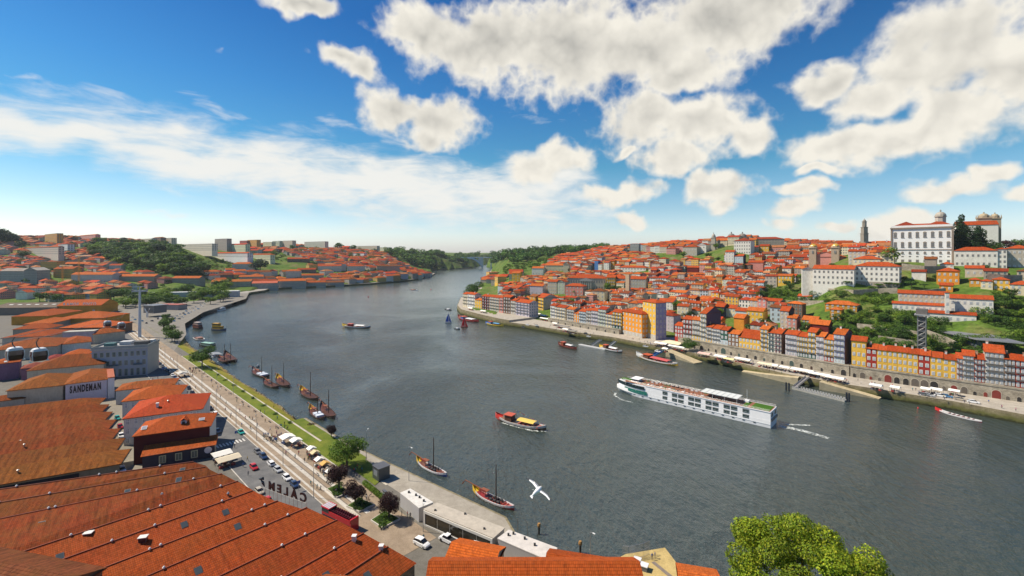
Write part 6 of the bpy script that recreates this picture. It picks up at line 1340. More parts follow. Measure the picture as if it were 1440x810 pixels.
def build_fill():
 S = sorted(KEEP, key=lambda s: s['c'].y / (s['w'] + s['h'])); near, far = S[:235], S[235:]
 for s in near:
  ca, sa = math.cos(s['rz']), math.sin(s['rz']); hw, hd = s['w'] / 2, s['d'] / 2
  A = (s['c'].x - ca * hw + sa * hd, s['c'].y - sa * hw - ca * hd); B = (s['c'].x + ca * hw + sa * hd, s['c'].y + sa * hw - ca * hd)
  nearer = s['c'].y < 620
  st = max(2, int(s['h'] / 3.1)); bays = max(2, int(s['w'] / 3))
  k = dict(st=min(st, 4), bays=min(bays, 4), ws=random.choice(['white', 'white', 'stone', 'green', 'plainstone']), wmat='wall') if nearer else dict(wmat='wall_windows' if s['c'].y < 900 else 'wall_windows_far')
  n0 = len(OCC)
  o = house(A, B, s['d'], s['h'], s['wall'], s['roof'], z0=s['z'], rk=s['rk'], pitch=random.uniform(.36, .5), chim=random.choice([0, 1, 1, 2]) if s['c'].y < 800 else 0, foot=7, **k)
  x, y = s['px']; w = min(ANCH, key=lambda a: (a[0] - x) ** 2 + 3 * (a[1] - y) ** 2)[2]
  auto(o, f"{size_word(s)} {CN.get(s['wall'], s['wall'])} house with {s['rn']} roof {w}", 'house', 'hillside houses under tiled roofs')
 mw, mr = MB(), MB()
 for s in far:
  M = Matrix.Translation((s['c'].x, s['c'].y, s['z'])) @ Matrix.Rotation(s['rz'], 4, 'Z') @ Matrix.Translation((-s['w'] / 2, -s['d'] / 2, 0)); w, d, h = s['w'], s['d'], s['h']; wc = COL[s['wall']]
  b = MB()
  for f in ([(0, 0, -8), (w, 0, -8), (w, 0, h), (0, 0, h)], [(w, 0, -8), (w, d, -8), (w, d, h), (w, 0, h)], [(w, d, -8), (0, d, -8), (0, d, h), (w, d, h)], [(0, d, -8), (0, 0, -8), (0, 0, h), (0, d, h)]): b.face(f, 0, wc)
  if s['rk'] == 'gable':
   for x in (0, w): b.face([(x, 0, h), (x, d, h), (x, d / 2, h + d / 2 * .42 - .1)], 0, wc)
  if s['rk'] == 'gable_front': b.face([(0, 0, h), (w, 0, h), (w / 2, 0, h + w / 2 * .42 - .1)], 0, wc)
  r, _ = roof_mb(w, d, h, s['rk'], .42, s['roof'], .4); r.m = [1] * len(r.m); b.add(r); mw.add(b, M)
 tag(mw.build('far_houses', ['wall_windows', 'tile_roof']), 'distant small houses packed together on the far slopes', None, None, 'stuff')
 return len(near), len(far)
print('fill', len(SPEC), len(KEEP), build_fill())
# ------------------------------------------------------------------ cliff under the viewpoint, trees
def cliff():
 m = MB(); rg = random.Random(2); rows = []
 prof = [(-30, 66), (4, 62), (16, 56), (28, 50), (38, 40), (46, 24), (54, 8), (60, -4)]
 for y, z in prof: rows.append([(x, y + rg.uniform(-1.5, 1.5), z + rg.uniform(-1.5, 1.5)) for x in range(-44, 72, 6)])
 for a, b in zip(rows, rows[1:]):
  for k in range(len(a) - 1): m.face([a[k], a[k + 1], b[k + 1], b[k]], 0, WHITE)
 tag(m.build('cliff', 'hill_ground', smooth=True), kind='structure')
cliff()
def T(px_, py_, ytop, kind='broadleaf', lod=2, label=None, wide=1.0, z=None, auto_label=None, grp=None, cat='tree', Y=None, name='tree'):
 p = (G(px_, py_) if z is None else P(px_, py_, z)) if Y is None else PY(px_, py_, Y)
 h = (py_ - ytop) * p.y / F * {'pine': 1.08, 'bush': 1.3, 'brightbush': 1.3}.get(kind, 1.08)
 return tree(p.x, p.y, h, kind, lod, label, z=p.z if (z is not None or Y is not None) else None, wide=wide, auto_label=auto_label, grp=grp, cat=cat, name=name)
# the big tree at the lower right: several crowns' worth of lumps on one trunk
def big_tree():
 c = PY(1136, 905, 34); rg = random.Random(5); R_ = 5.2; lumps = []
 for i in range(46):
  a = rg.uniform(0, 6.28); q = R_ * math.sqrt(rg.random()) * .96; x, y = q * math.cos(a), q * math.sin(a); z = 5.0 + 2.3 * math.sqrt(max(0, 1 - (q / (R_ * 1.05)) ** 2)) + rg.uniform(-1.1, .7); s = rg.uniform(.75, 1.3); lumps.append((x, y, z, s, s, s * .9))
 for i in range(16): a = rg.uniform(0, 6.28); lumps.append((4.3 * math.cos(a), 4.3 * math.sin(a), rg.uniform(3.0, 5.2), 1.1, 1.1, 1.1))
 ztop = 78 - (757 - HZ) * 34 / F; z0 = ztop - 8.4
 o = empty('tree', (c.x, c.y, z0), 0, 'big bright green broadleaf tree at the bottom right in front of the river', 'tree')
 cr = leaf_mesh('crown', lumps, 72000, .085, [(0.22, 0.30, 0.02), (0.17, 0.26, 0.018), (0.28, 0.31, 0.022), (0.11, 0.18, 0.014)], 3); link('crown', cr, o)
 t = MB(); t.tube([(0, 0, -4), (0, 0, 2), (.2, 0, 5)], [.5, .36, .15], 8, 0, (.12, .09, .06))
 for l in lumps[:14]: t.tube([(0, 0, 2), (l[0] * .5, l[1] * .5, l[2] * .7 + .6), l[:3]], [.16, .1, .03], 5, 0, (.12, .09, .06))
 t.build('trunk', 'wood', o)
big_tree()
T(488, 656, 607, 'light', 1, 'leafy green tree standing on the near esplanade lawn', 1.15, z=5)
T(477, 690, 651, 'purple', 1, 'dark purple-leaved tree just in front of the green lawn tree', .9, z=5); T(499, 712, 678, 'purple', 1, 'smaller purple-leaved tree in the middle square planter', 1.0, z=5); T(547, 732, 689, 'purple', 1, 'purple-leaved tree in the planter beside the left white pavilion', .85, z=5)
T(466, 615, 596, 'purple', 1, 'thin purple-leaved tree at the river edge by the bank', .9, z=5); T(438, 606, 594, 'purple', 2, 'small dark shrub-like tree on the rocks by the moored boats', 1.3, z=2)
T(284, 516, 488, 'broadleaf', 1, 'umbrella pine on the lawn by the river in front of the moored pair', 1.35, z=5); T(970, 493, 477, 'broadleaf', 1, 'round umbrella pine on the right bank promenade among the parasols', 1.9, z=4.5)
T(664, 420, 397, 'broadleaf', 1, 'dense green tree behind the houses at the tip of the point', 1.3, z=6.6)
for a in [(234, 452, 441), (230, 465, 449), (238, 472, 456), (242, 480, 463), (246, 482, 466), (236, 460, 446)]: T(*a, 'broadleaf', 2, None, 1.25, z=5, auto_label='dark green tree beside the esplanade below the cable-car pylon', grp='riverside trees by the pylon')
rgt = random.Random(8)
for i in range(52):
 x = 160 + i * 3.4 + rgt.uniform(-4, 4); y = 427 - i * .2 + rgt.uniform(-9, 9)
 if x > 325: break
 T(x, y, y - rgt.uniform(10, 16), rgt.choice(['broadleaf', 'light']), 2, None, 1.5, z=5, auto_label='green park tree on the flat by the marina and cable-car station', grp='park trees by the marina')
FOREST = [(122, 352), (150, 341), (200, 344), (235, 350), (262, 366), (293, 374), (288, 390), (240, 388), (185, 378), (140, 367)]
for i, (x, y) in enumerate(poly_pts(FOREST, 90, 3, 12)): tree(x, y, rgt.uniform(20, 29), rgt.choice(['broadleaf', 'dark', 'broadleaf', 'light']), 2, wide=1.7, auto_label='tree of the dark wooded knoll above the left town', grp='trees of the wooded knoll')
for x, y, yt in ((4, 345, 322), (10, 344, 324), (18, 346, 328), (-4, 348, 320), (30, 350, 337), (36, 420, 412), (56, 424, 411), (70, 424, 411), (80, 425, 413), (32, 364, 352), (100, 362, 353), (92, 360, 352), (36, 388, 375), (40, 392, 380), (97, 428, 418)): T(x, y, yt, 'dark' if y < 360 else 'broadleaf', 2, None, 1.3, auto_label='dark green tree among the roofs of the left town', grp='trees in the left town')
T(366, 382, 362, 'dark', 2, 'big round dark tree beside the white farmhouse across the bend', 1.5)
for x, y, yt in ((304, 405, 395), (317, 405, 391), (388, 362, 353), (438, 349, 341), (475, 352, 342), (480, 350, 341), (497, 352, 344), (442, 377, 368), (505, 362, 355), (425, 356, 350), (411, 352, 344), (381, 362, 354)): T(x, y, yt, 'broadleaf', 3, None, 1.3, auto_label='tree among the gardens and flats across the bend', grp='garden trees across the bend')
# right hill
T(1352, 372, 307, 'conifer', 1, 'tall dark conifer right beside the great white palace', .9, Y=452); T(1360, 374, 318, 'dark', 1, 'dark rounded tree behind the tall conifer by the palace', .9, Y=448); T(1376, 366, 321, 'conifer', 1, 'second conifer in front of the cathedral wall', 1.1, Y=440); T(1390, 366, 334, 'broadleaf', 1, 'broadleaf tree in front of the cathedral', 1.2, Y=440); T(1419, 352, 338, 'purple', 2, 'brownish tree by the small white house near the cathedral', 1.4, Y=440); T(1436, 352, 336, 'broadleaf', 2, 'green tree at the right edge near the cathedral', 1.3, Y=440)
T(1251, 372, 346, 'light', 2, 'bright green tree left of the great white palace', 1.1)
for x, y, yt in ((1250, 404, 397), (1236, 405, 399), (1262, 404, 398), (1282, 405, 395), (1300, 405, 399), (1158, 402, 394), (1142, 402, 393), (1192, 402, 395)): T(x, y, yt, 'pine', 2, None, 1.9, auto_label='clipped round tree on the terrace of the long white buildings', grp='clipped terrace trees')
for x, y, yt in ((1020, 414, 404), (1074, 420, 408), (1118, 372, 362), (1105, 376, 366), (1086, 366, 356), (1170, 378, 370), (984, 352, 345), (1038, 382, 372), (985, 370, 362), (1000, 370, 363), (1010, 368, 361), (770, 395, 388), (740, 393, 385), (862, 411, 401), (870, 411, 402), (856, 411, 403), (1345, 392, 384), (1272, 395, 388), (1316, 395, 386), (1386, 380, 372), (1414, 392, 384)): T(x, y, yt, 'broadleaf', 2, None, 1.35, auto_label='small green tree between the roofs of the right hillside', grp='trees between the hillside roofs')
for x, y in poly_pts(TOWN_R, 46, 77, 20): tree(x, y, rgt.uniform(9, 13), rgt.choice(['broadleaf', 'light', 'dark']), 2, wide=1.2, auto_label='green crown poking up between roofs of the right bank town', grp='trees between the hillside roofs')
GREEN_R = [[(1072, 412), (1092, 403), (1125, 403), (1160, 404), (1200, 409), (1250, 412), (1252, 432), (1205, 430), (1165, 428), (1100, 430), (1075, 428)], [(1168, 452), (1210, 432), (1256, 438), (1290, 448), (1292, 488), (1240, 490), (1205, 486), (1190, 472)], [(1302, 455), (1325, 455), (1330, 490), (1302, 492)], [(1398, 415), (1440, 420), (1440, 470), (1400, 460), (1378, 450)], [(1440, 470), (1335, 480), (1345, 494), (1440, 492)]]
nb = 0
for k, pl in enumerate(GREEN_R):
 for x, y in poly_pts(pl, [34, 46, 10, 24, 12][k], 40 + k, 3.5): tree(x, y, rgt.uniform(4, 9), rgt.choice(['broadleaf', 'bush', 'brightbush', 'light', 'bush']), 2, wide=1.3, auto_label='green shrub on the overgrown slopes of the right hill', grp='shrubs on the green slopes', cat='shrub', name='shrub')
# terraces: dry stone walls in the garden slopes
def terrace_wall(pts, h, label, t=.8):
 q = [G(x, y) for x, y in pts]; m = MB()
 for a, b in zip(q, q[1:]):
  d = (b - a); d.z = 0; d.normalize(); n = Vector((-d.y, d.x, 0)) * t
  for s, e in ((a, b),): m.face([(s.x, s.y, s.z - 4), (e.x, e.y, e.z - 4), (e.x, e.y, e.z + h), (s.x, s.y, s.z + h)], 0, WHITE); m.face([(s.x, s.y, s.z + h), (e.x, e.y, e.z + h), (e.x + n.x, e.y + n.y, e.z + h), (s.x + n.x, s.y + n.y, s.z + h)], 0, WHITE); m.face([(e.x + n.x, e.y + n.y, e.z - 4), (s.x + n.x, s.y + n.y, s.z - 4), (s.x + n.x, s.y + n.y, s.z + h), (e.x + n.x, e.y + n.y, e.z + h)], 0, WHITE)
 tag(m.build('terrace_wall', 'pale_stone'), label, 'wall')
terrace_wall([(1160, 412), (1200, 415), (1235, 413), (1262, 412)], 4.5, 'tall rough stone terrace wall below the long white buildings'); terrace_wall([(1262, 414), (1300, 414), (1330, 411)], 3.5, 'stone terrace wall above the stepped convent'); terrace_wall([(1080, 424), (1115, 426), (1160, 426)], 2.2, 'low garden terrace wall under the open shed'); terrace_wall([(1388, 398), (1412, 401), (1438, 401)], 8, 'high fortress wall on the right hill'); terrace_wall([(1205, 462), (1240, 466), (1290, 474)], 4, 'crumbling cliff wall left of the lift tower'); terrace_wall([(1303, 472), (1330, 482), (1345, 490)], 4, 'stone stair wall right of the lift tower'); terrace_wall([(1268, 378), (1300, 382), (1330, 382)], 5, 'dark stone wall under the great palace'); terrace_wall([(1235, 480), (1290, 488)], 4, 'lower crumbling wall behind the yellow row')
# far woods
wood('undergrowth', poly_pts(FOREST, 260, 31), 'bush', 3, 'dark undergrowth between the trees of the wooded knoll', 31, (9, 16))
wood('woodland', poly_pts([(545, 357), (600, 356), (640, 362), (640, 374), (606, 379), (575, 372), (545, 364)], 90, 5), 'broadleaf', 3, 'far wooded hillside left of the river gap', 5, (25, 45))
wood('woodland', poly_pts([(640, 361), (760, 360), (700, 372), (645, 373)], 70, 6), 'broadleaf', 3, 'hazy wood behind the arched bridge', 6, (30, 50))
wood('woodland', [(u * Y, Y) for u, Y in [(random.uniform(.0, .21), random.uniform(1350, 1900)) for _ in range(150)]], 'broadleaf', 3, 'dark wood on the ridge behind the right bank town', 7, (24, 36))
wood('woodland', [(u * Y, Y) for u, Y in [(random.uniform(-.02, .09), random.uniform(1000, 1350)) for _ in range(60)]], 'light', 3, 'lighter green gardens below the ridge wood', 8, (8, 14))
wood('woodland', poly_pts([(280, 364), (330, 364), (335, 392), (296, 392)], 60, 9), 'light', 3, 'terraced green gardens below the very long white building', 9, (5, 9))
wood('woodland', poly_pts([(380, 352), (430, 352), (440, 366), (385, 368)], 40, 10), 'light', 3, 'green gardens on the far hill across the bend', 10, (6, 11))
wood('woodland', poly_pts([(420, 345), (560, 351), (545, 366), (500, 372), (440, 362)], 90, 11), 'broadleaf', 3, 'green belt of trees behind the houses across the bend', 11, (9, 18))
wood('woodland', poly_pts([(0, 330), (240, 340), (240, 347), (0, 347)], 70, 12), 'broadleaf', 3, 'trees mixed between the upper left houses', 12, (7, 13))
wood('woodland', poly_pts([(0, 360), (240, 385), (240, 410), (0, 415)], 70, 13), 'broadleaf', 3, 'garden greenery between the lower left houses', 13, (6, 10))
wood('woodland', poly_pts([(500, 376), (600, 382), (560, 392), (490, 392)], 40, 14), 'light', 3, 'hanging gardens above the far quay', 14, (6, 11))
wood('ground_cover', poly_pts(GREEN_R[0], 380, 21) + poly_pts(GREEN_R[1], 560, 22) + poly_pts(GREEN_R[3], 280, 23) + poly_pts(GREEN_R[2], 50, 24) + poly_pts(GREEN_R[4], 80, 25), 'bush', 3, 'low brambles covering the green slopes of the right hill', 15, (1.2, 3.4))
wood('woodland', poly_pts([(1450, 385), (1620, 385), (1620, 510), (1475, 500)], 110, 41), 'broadleaf', 3, 'wooded slope continuing past the fortress wall', 41, (6, 12))
# hedges and planters by the near trees
def slab(name, pts, z0, z1, matn, col, label, cat): q = [P(x, y, z1) for x, y in pts]; m = MB(); m.prism([(p.x, p.y) for p in q][::-1], z0, z1, 0, col); o = m.build(name, matn); tag(o, label, cat); return o
def planter(pts, label, kind='light'):
 q = [P(x, y, 5.5) for x, y in pts]; c = sum(q, Vector()) / len(q); o = empty('planter', (c.x, c.y, 5.0), 0, label, 'planter'); loc = [(p.x - c.x, p.y - c.y) for p in q][::-1]
 m = MB(); m.prism(loc, -.1, .5, 0, (.5, .47, .42)); m.build('rim', 'plain', o); m = MB(); m.prism([(a * .9, b * .9) for a, b in loc], .4, .62, 0, (.06, .10, .02)); m.build('soil', 'lawn', o)
 L = [(loc[0][0] * u + loc[2][0] * (1 - u) + random.uniform(-.6, .6), loc[0][1] * u + loc[2][1] * (1 - u) + random.uniform(-.6, .6), .8, 1.1, 1.1, .5) for u in np.linspace(.15, .85, 5)] + [(loc[1][0] * u + loc[3][0] * (1 - u), loc[1][1] * u + loc[3][1] * (1 - u), .8, 1.1, 1.1, .5) for u in (.3, .7)]
 link('plants', leaf_mesh('plants', L, 1800, .16, GREENS, 7), o)
planter([(459, 687), (476, 680), (492, 692), (474, 699)], 'planter with the dark purple tree'); planter([(487, 711), (506, 700), (527, 709), (505, 719)], 'middle planter with the smaller purple tree'); planter([(521, 731), (541, 718), (563, 729), (538, 742)], 'right planter beside the left white pavilion')
def hedge(pts, label):
 q = [P(x, y, 5.4) for x, y in pts]; L = []; n = 14
 for a, b in zip(q, q[1:]):
  for i in range(n): p = a.lerp(b, i / n); L.append((p.x, p.y, 5.7, .9, .9, .7))
 o = link('hedge', leaf_mesh('hedge', L, 5000, .15, LIGHT, 3)); tag(o, label, 'hedge')
hedge([(513, 680), (541, 703)], 'bright clipped hedge between the lawn and the tree planters')
def lawn_patch(pts, dz=.15): q = [P(x, y, 5.0) for x, y in pts]; m = MB(); m.face([(p.x, p.y, 5 + dz) for p in q], 0, (0.12, 0.155, 0.028)); o = m.build('lawn', 'lawn'); tag(o, kind='structure'); return o
lawn_patch([(470, 641), (498, 662), (527, 683), (544, 669), (515, 647), (490, 632), (462, 616), (448, 622)][::-1])
# ------------------------------------------------------------------ lamps, masts, cranes, cable car
def lamp(x, y, h=9, label='', z=ZL, arm=1.4, name='street_lamp', grp=None):
 p = P(x, y, z); o = empty(name, p, random.uniform(0, 6)); m = MB(); m.tube([(0, 0, 0), (0, 0, h)], [.11, .06], 6, 0, (.45, .45, .45)); m.build('pole', 'metal', o)
 m = MB(); m.tube([(0, 0, h - .1), (arm * .6, 0, h + .15), (arm, 0, h + .1)], .04, 5, 0, (.45, .45, .45)); m.build('arm', 'metal', o); m = MB(); m.box(arm - .1, arm + .55, -.15, .15, h + .0, h + .14, 0, (.75, .75, .73)); m.build('lamp_head', 'paint', o)
 auto(o, label, 'street lamp', grp); return o
for x, y in ((575, 676), (284, 535), (281.5, 497), (305, 535), (328, 556), (515, 650)): lamp(x, y, 11, 'tall pale street lamp along the river edge of the esplanade', grp='tall river-edge lamps')
for x, y in ((284, 555), (304, 575), (332, 600), (361, 620), (398, 655), (441, 700), (249, 520), (232, 505)): lamp(x, y, 9, 'slim lamp post between the parked cars and the esplanade', grp='slim lamp posts along the street')
lamp(595, 748, 8, 'lamp post in front of the long glass pavilion', arm=.8); lamp(830, 795, 8, 'floodlight post by the water at the bottom of the view', z=3, arm=.8)
def pylon():
 p = P(196.5, 474, 5); s = p.y / F; o = empty('cable_car_pylon', p, R(30), 'tall pale blue cable-car pylon with crossarm rollers beside the river street', 'pylon'); H = (474 - 408) * s
 m = MB(); m.tube([(0, 0, 0), (0, 0, H)], [1.25, .75], 14, 0, (.5, .55, .6)); m.build('mast', 'paint', o); m = MB(); m.box(-5.5, 5.5, -.7, .7, H - 1.5, H - .2, 0, (.4, .44, .48)); m.tube([(0, 0, H), (0, 0, H + 3.2)], .4, 8, 0, (.4, .44, .48)); m.box(-4, 4, -.3, .3, H + 2.8, H + 3.4, 0, (.4, .44, .48)); m.build('crossarm', 'paint', o)
 for sx in (-1, 1): m = MB(); m.box(sx * 5 - .5, sx * 5 + .5, -3, 3, H - .2, H + .5, 0, (.12, .12, .13)); m.build('roller_set', 'metal', o)
pylon()
st = P(209, 446, 5)
o = empty('cable_car_station', st, R(-20), 'dark grey cable-car station box with white supports near the marina', 'station'); m = MB(); m.box(-9, 9, 0, 14, 4.5, 13, 0, (.13, .13, .14)); m.build('hall', 'paint', o); m = MB(); m.box(-10, 10, -1, 15, 13, 13.6, 0, (.22, .22, .23)); m.build('roof', 'metal', o)
for sx in (-5, 5): m = MB(); m.tube([(sx * .2, -1.5, 0), (sx * .2, -1.5, 6), (sx * .8, -1.5, 10)], .5, 8, 0, (.7, .7, .7)); m.build('support', 'paint', o)
def cabin(px_, py_, Y, label, s=1.0):
 p = PY(px_, py_, Y); o = empty('cable_car_cabin', p, math.atan2(117, -91) - R(90) + R(20), label, 'cable car cabin')
 rings = []
 for z, a, b in ((-1.15, .75, .62), (-1.0, 1.0, .82), (-.2, 1.12, .92), (.6, 1.05, .86), (1.0, .85, .7), (1.12, .6, .5)): rings.append([(math.copysign(abs(math.cos(q)) ** .45, math.cos(q)) * a * s, math.copysign(abs(math.sin(q)) ** .45, math.sin(q)) * b * s, z * s) for q in np.linspace(0, 2 * math.pi, 17)[:-1]])
 m = MB(); m.loft(rings[:2], 0, (.05, .04, .05)); m.build('floor_pan', 'paint', o); m = MB(); m.loft(rings[3:], 0, (.62, .62, .64)); m.build('roof', 'paint', o)
 m = MB(); m.loft([rings[1], rings[2], rings[3]], 0, (.055, .02, .035)); m.build('windows', 'glass', o)
 m = MB()
 for sx in (-1, 1):
  for sy in (-1, 1): m.tube([(sx * .93 * s, sy * .76 * s, -1 * s), (sx * 1.03 * s, sy * .84 * s, -.2 * s), (sx * .96 * s, sy * .78 * s, .6 * s)], .06 * s, 5, 0, (.7, .7, .72))
 m.box(-1.25 * s, -.9 * s, -.4 * s, .4 * s, -1.3 * s, -1.15 * s, 0, (.7, .7, .7)); m.box(.9 * s, 1.25 * s, -.4 * s, .4 * s, -1.3 * s, -1.15 * s, 0, (.7, .7, .7)); m.build('frame', 'paint', o)
 m = MB(); m.tube([(0, 0, 1.1 * s), (-.25 * s, 0, 1.5 * s), (-.35 * s, 0, 2.2 * s), (0, 0, 2.9 * s)], .07, 5, 0, (.08, .08, .09)); m.build('hanger', 'metal', o); return p + Vector((0, 0, 2.9 * s))
a1 = cabin(21, 497, 59, 'left one of the two big near cable-car cabins with dark windows', .74); b1 = cabin(55, 498, 60, 'right one of the two big near cable-car cabins with dark windows', .74); a2 = cabin(151, 455, 176, 'far dark cable-car cabin nearer the left, over the ochre roofs'); b2 = cabin(170.5, 457, 178, 'far dark cable-car cabin over the street by the pylon')
for k, (p, q) in enumerate(((a1, a2), (b1, b2))):
 e = PY(191 + k * 9, 404, 403); back = p + (p - q) * .6; back.z += 2; m = MB(); m.tube([back, p, q, q.lerp(e, .5) - Vector((0, 0, 1.5)), e], .035, 4, 0, (.1, .1, .1)); tag(m.build('haul_cable', 'metal'), ('left' if k == 0 else 'right') + ' steel cable carrying the cable-car cabins', 'cable')
def crane(x, yb, yt, jibl, label):
 p = G(x, yb); s = p.y / F; H = (yb - yt) * s; o = empty('tower_crane', p, R(10), label, 'crane'); c = (.65, .32, .03); m = MB()
 for sx in (-1, 1):
  for sy in (-1, 1): m.tube([(sx, sy, 0), (sx, sy, H)], .22, 4, 0, c)
 for k in range(int(H / 3)): z = k * 3; m.tube([(-1, -1, z), (1, -1, z + 3)], .15, 4, 0, c); m.tube([(1, 1, z), (-1, 1, z + 3)], .15, 4, 0, c)
 m.build('mast', 'paint', o); m = MB()
 for dy, dz in ((-.7, 0), (.7, 0), (0, 1.3)): m.tube([(-jibl * .3, dy, H + dz), (jibl, dy, H + dz)], .18, 4, 0, c)
 m.build('jib', 'paint', o); m = MB(); m.box(-jibl * .3, -jibl * .3 + 4, -1, 1, H - 2.5, H, 0, (.4, .4, .4)); m.build('counterweight', 'plain', o)
crane(88, 404, 374, 16, 'shorter orange tower crane in the left town'); crane(111, 400, 360, 20, 'taller yellow tower crane in the left town')
o = HH(879.5, 884.5, 426, 386, (.55, .42, .28), (.5, .2, .06), 4, ang=-45, label='slender tall tan tower rising among the roofs behind the grey row', cat='tower', name='tower', rk='flat')
# lift tower and modern slab on the right hill
def lift():
 p = G(1296.5, 493); s = p.y / F; H = (493 - 441) * s; o = empty('lift_tower', p, R(-46), 'grey steel lattice lift tower rising behind the yellow row', 'lift tower'); w = 2.0; m = MB()
 for sx in (-w, w):
  for sy in (-w, w): m.tube([(sx, sy, -6), (sx, sy, H)], .28, 5, 0, (.32, .32, .33))
 for k in range(int(H / 3.2)):
  z = k * 3.2
  for sx in (-w, w): m.box(sx - .2, sx + .2, -w, w, z, z + .4, 0, (.32, .32, .33))
  m.box(-w, w, -w - .2, -w + .2, z, z + .4, 0, (.32, .32, .33)); m.tube([(-w, -w, z), (w, -w, z + 3.2)], .12, 4, 0, (.3, .3, .3))
 m.build('lattice', 'metal', o); m = MB(); m.box(-1.6, 1.6, -1.6, 1.6, 0, H - 2, 0, (.10, .11, .12)); m.build('shaft', 'glass', o); m = MB(); m.box(-2.8, 2.8, -2.8, 2.8, H - .3, H + 3.2, 0, (.25, .22, .2)); m.box(-3.6, 3.6, -3.6, 3.6, H - 1.0, H - .3, 0, (.5, .5, .5)); m.build('cabin', 'metal', o)
lift()
def slabhouse():
 A, B = PY(1329, 470, 318), PY(1374, 475, 292); o = house(A, B, 16, 5, (.09, .09, .10), (.3, .3, .33), name='pavilion', rk='flat', z0=PY(1350, 483, 305).z, foot=9, sidecol=(.24, .23, .22)); tag(o, 'modern low pavilion with a wide thin grey roof slab on the cliff', 'pavilion')
 w = (Vector(B) - Vector(A)).length; m = MB(); m.face([(-2.5, -3, 6), (w + 4, -3, 6), (w + 16, 14, 6.4), (4, 20, 6.4)], 0, (.34, .34, .37)); m.face([(4, 20, 5.6), (w + 16, 14, 5.6), (w + 4, -3, 5.4), (-2.5, -3, 5.4)], 0, (.2, .2, .2)); m.face([(-2.5, -3, 5.4), (w + 4, -3, 5.4), (w + 4, -3, 6), (-2.5, -3, 6)], 0, (.42, .42, .44)); m.face([(w + 4, -3, 5.4), (w + 16, 14, 5.6), (w + 16, 14, 6.4), (w + 4, -3, 6)], 0, (.42, .42, .44)); m.build('roof_slab', 'metal', o)
 for k in range(6): m = MB(); m.box(w * k / 6 + .3, w * (k + 1) / 6 - .3, -.06, -.01, .6, 4.6, 0, (.10, .13, .15)); m.build('window', 'glass', o)
slabhouse()
# far arched bridge
def bridge():
 Y = 2500; o = empty('bridge', PY(660, 375, Y), 0, 'pale concrete arched bridge far away across the river', 'bridge'); off = o.location; c = (.78, .8, .8); m = MB()
 A, B = PY(606, 361.5, Y) - off, PY(706, 361.5, Y) - off; m.box(A.x, B.x, -12, 12, A.z - 4, A.z, 0, c); m.build('deck', 'plain', o); xs = np.linspace((643 - 720) * Y / F - off.x, (679 - 720) * Y / F - off.x, 21); h = A.z - 6; z0 = 3 - off.z
 for dy in (-8, 8): m = MB(); m.tube([(x, dy, z0 + (h - z0) * (1 - ((x - xs[10]) / (xs[0] - xs[10])) ** 2)) for x in xs], 5, 6, 0, c); m.build('arch', 'plain', o)
 for k in (0, 1, 2, 3, 17, 18, 19, 20): m = MB(); x = xs[k]; zz = z0 + (h - z0) * (1 - ((x - xs[10]) / (xs[0] - xs[10])) ** 2); m.box(x - 2.6, x + 2.6, -9, 9, zz, A.z - 4, 0, c); m.build('column', 'plain', o)
 for x in (B.x - 60, B.x - 35, A.x + 40, A.x + 90): m = MB(); m.box(x - 3.4, x + 3.4, -9, 9, -30, A.z - 4, 0, c); m.build('pier', 'plain', o)
bridge()
# ------------------------------------------------------------------ boats
def place2(pa, pb, z=0.0):
 """from stern and bow waterline points in the photo: position, heading, length"""
 a, b = P(*pa, z), P(*pb, z); d = b - a; return (a + b) / 2, math.atan2(d.y, d.x), d.length
def hull_mb(L, B, H, rb=1.0, rs=1.0, cols=((.1, .05, .03),), keel=-.5, pw=2.4, deckcol=(.16, .09, .05), tipcol=None, stripe=None, bluff=0.0, n=17):
 m = MB(); rings = []; deck = []
 for i in range(n):
  u = -1 + 2 * i / (n - 1); s = abs(u); b = B / 2 * max(.03, (1 - s ** pw)) ** .75
  if bluff and u < 0: b = B / 2 * max(bluff, (1 - s ** 5) ** .6)
  up = (rb if u > 0 else rs) * s ** 3.2; x = u * L / 2; kz = keel + max(0, up * .55)
  rings.append([(x, -b, H + up), (x, -b * .96, (H + up) * .55 + kz * .45), (x, -b * .7, kz + .12), (x, 0, kz), (x, b * .7, kz + .12), (x, b * .96, (H + up) * .55 + kz * .45), (x, b, H + up)])
  deck.append([(x, -b, H + up), (x, -b * .9, H + up + .02), (x, -b * .86, H + up * .8 - .38), (x, b * .86, H + up * .8 - .38), (x, b * .9, H + up + .02), (x, b, H + up)])
 for k in range(n - 1):
  u = abs(-1 + 2 * (k + .5) / (n - 1)); us = -1 + 2 * (k + .5) / (n - 1); c = cols[0]
  if tipcol and us < -.72: c = tipcol
  for j in range(6):
   cc = c
   if stripe and j in (0, 5) and not (tipcol and us < -.72): cc = stripe
   m.face([rings[k][j], rings[k + 1][j], rings[k + 1][j + 1], rings[k][j + 1]][::-1], 0, cc)
  for j in range(5):
   cc = deckcol if j == 2 else (stripe or c); m.face([deck[k][j], deck[k + 1][j], deck[k + 1][j + 1], deck[k][j + 1]], 0, cc if not (tipcol and us < -.78) else tipcol)
 for r, fl in ((rings[0], 0), (rings[-1], 1)): m.face(r[::-1] if fl else r, 0, tipcol if (tipcol and not fl) else cols[0])
 return m
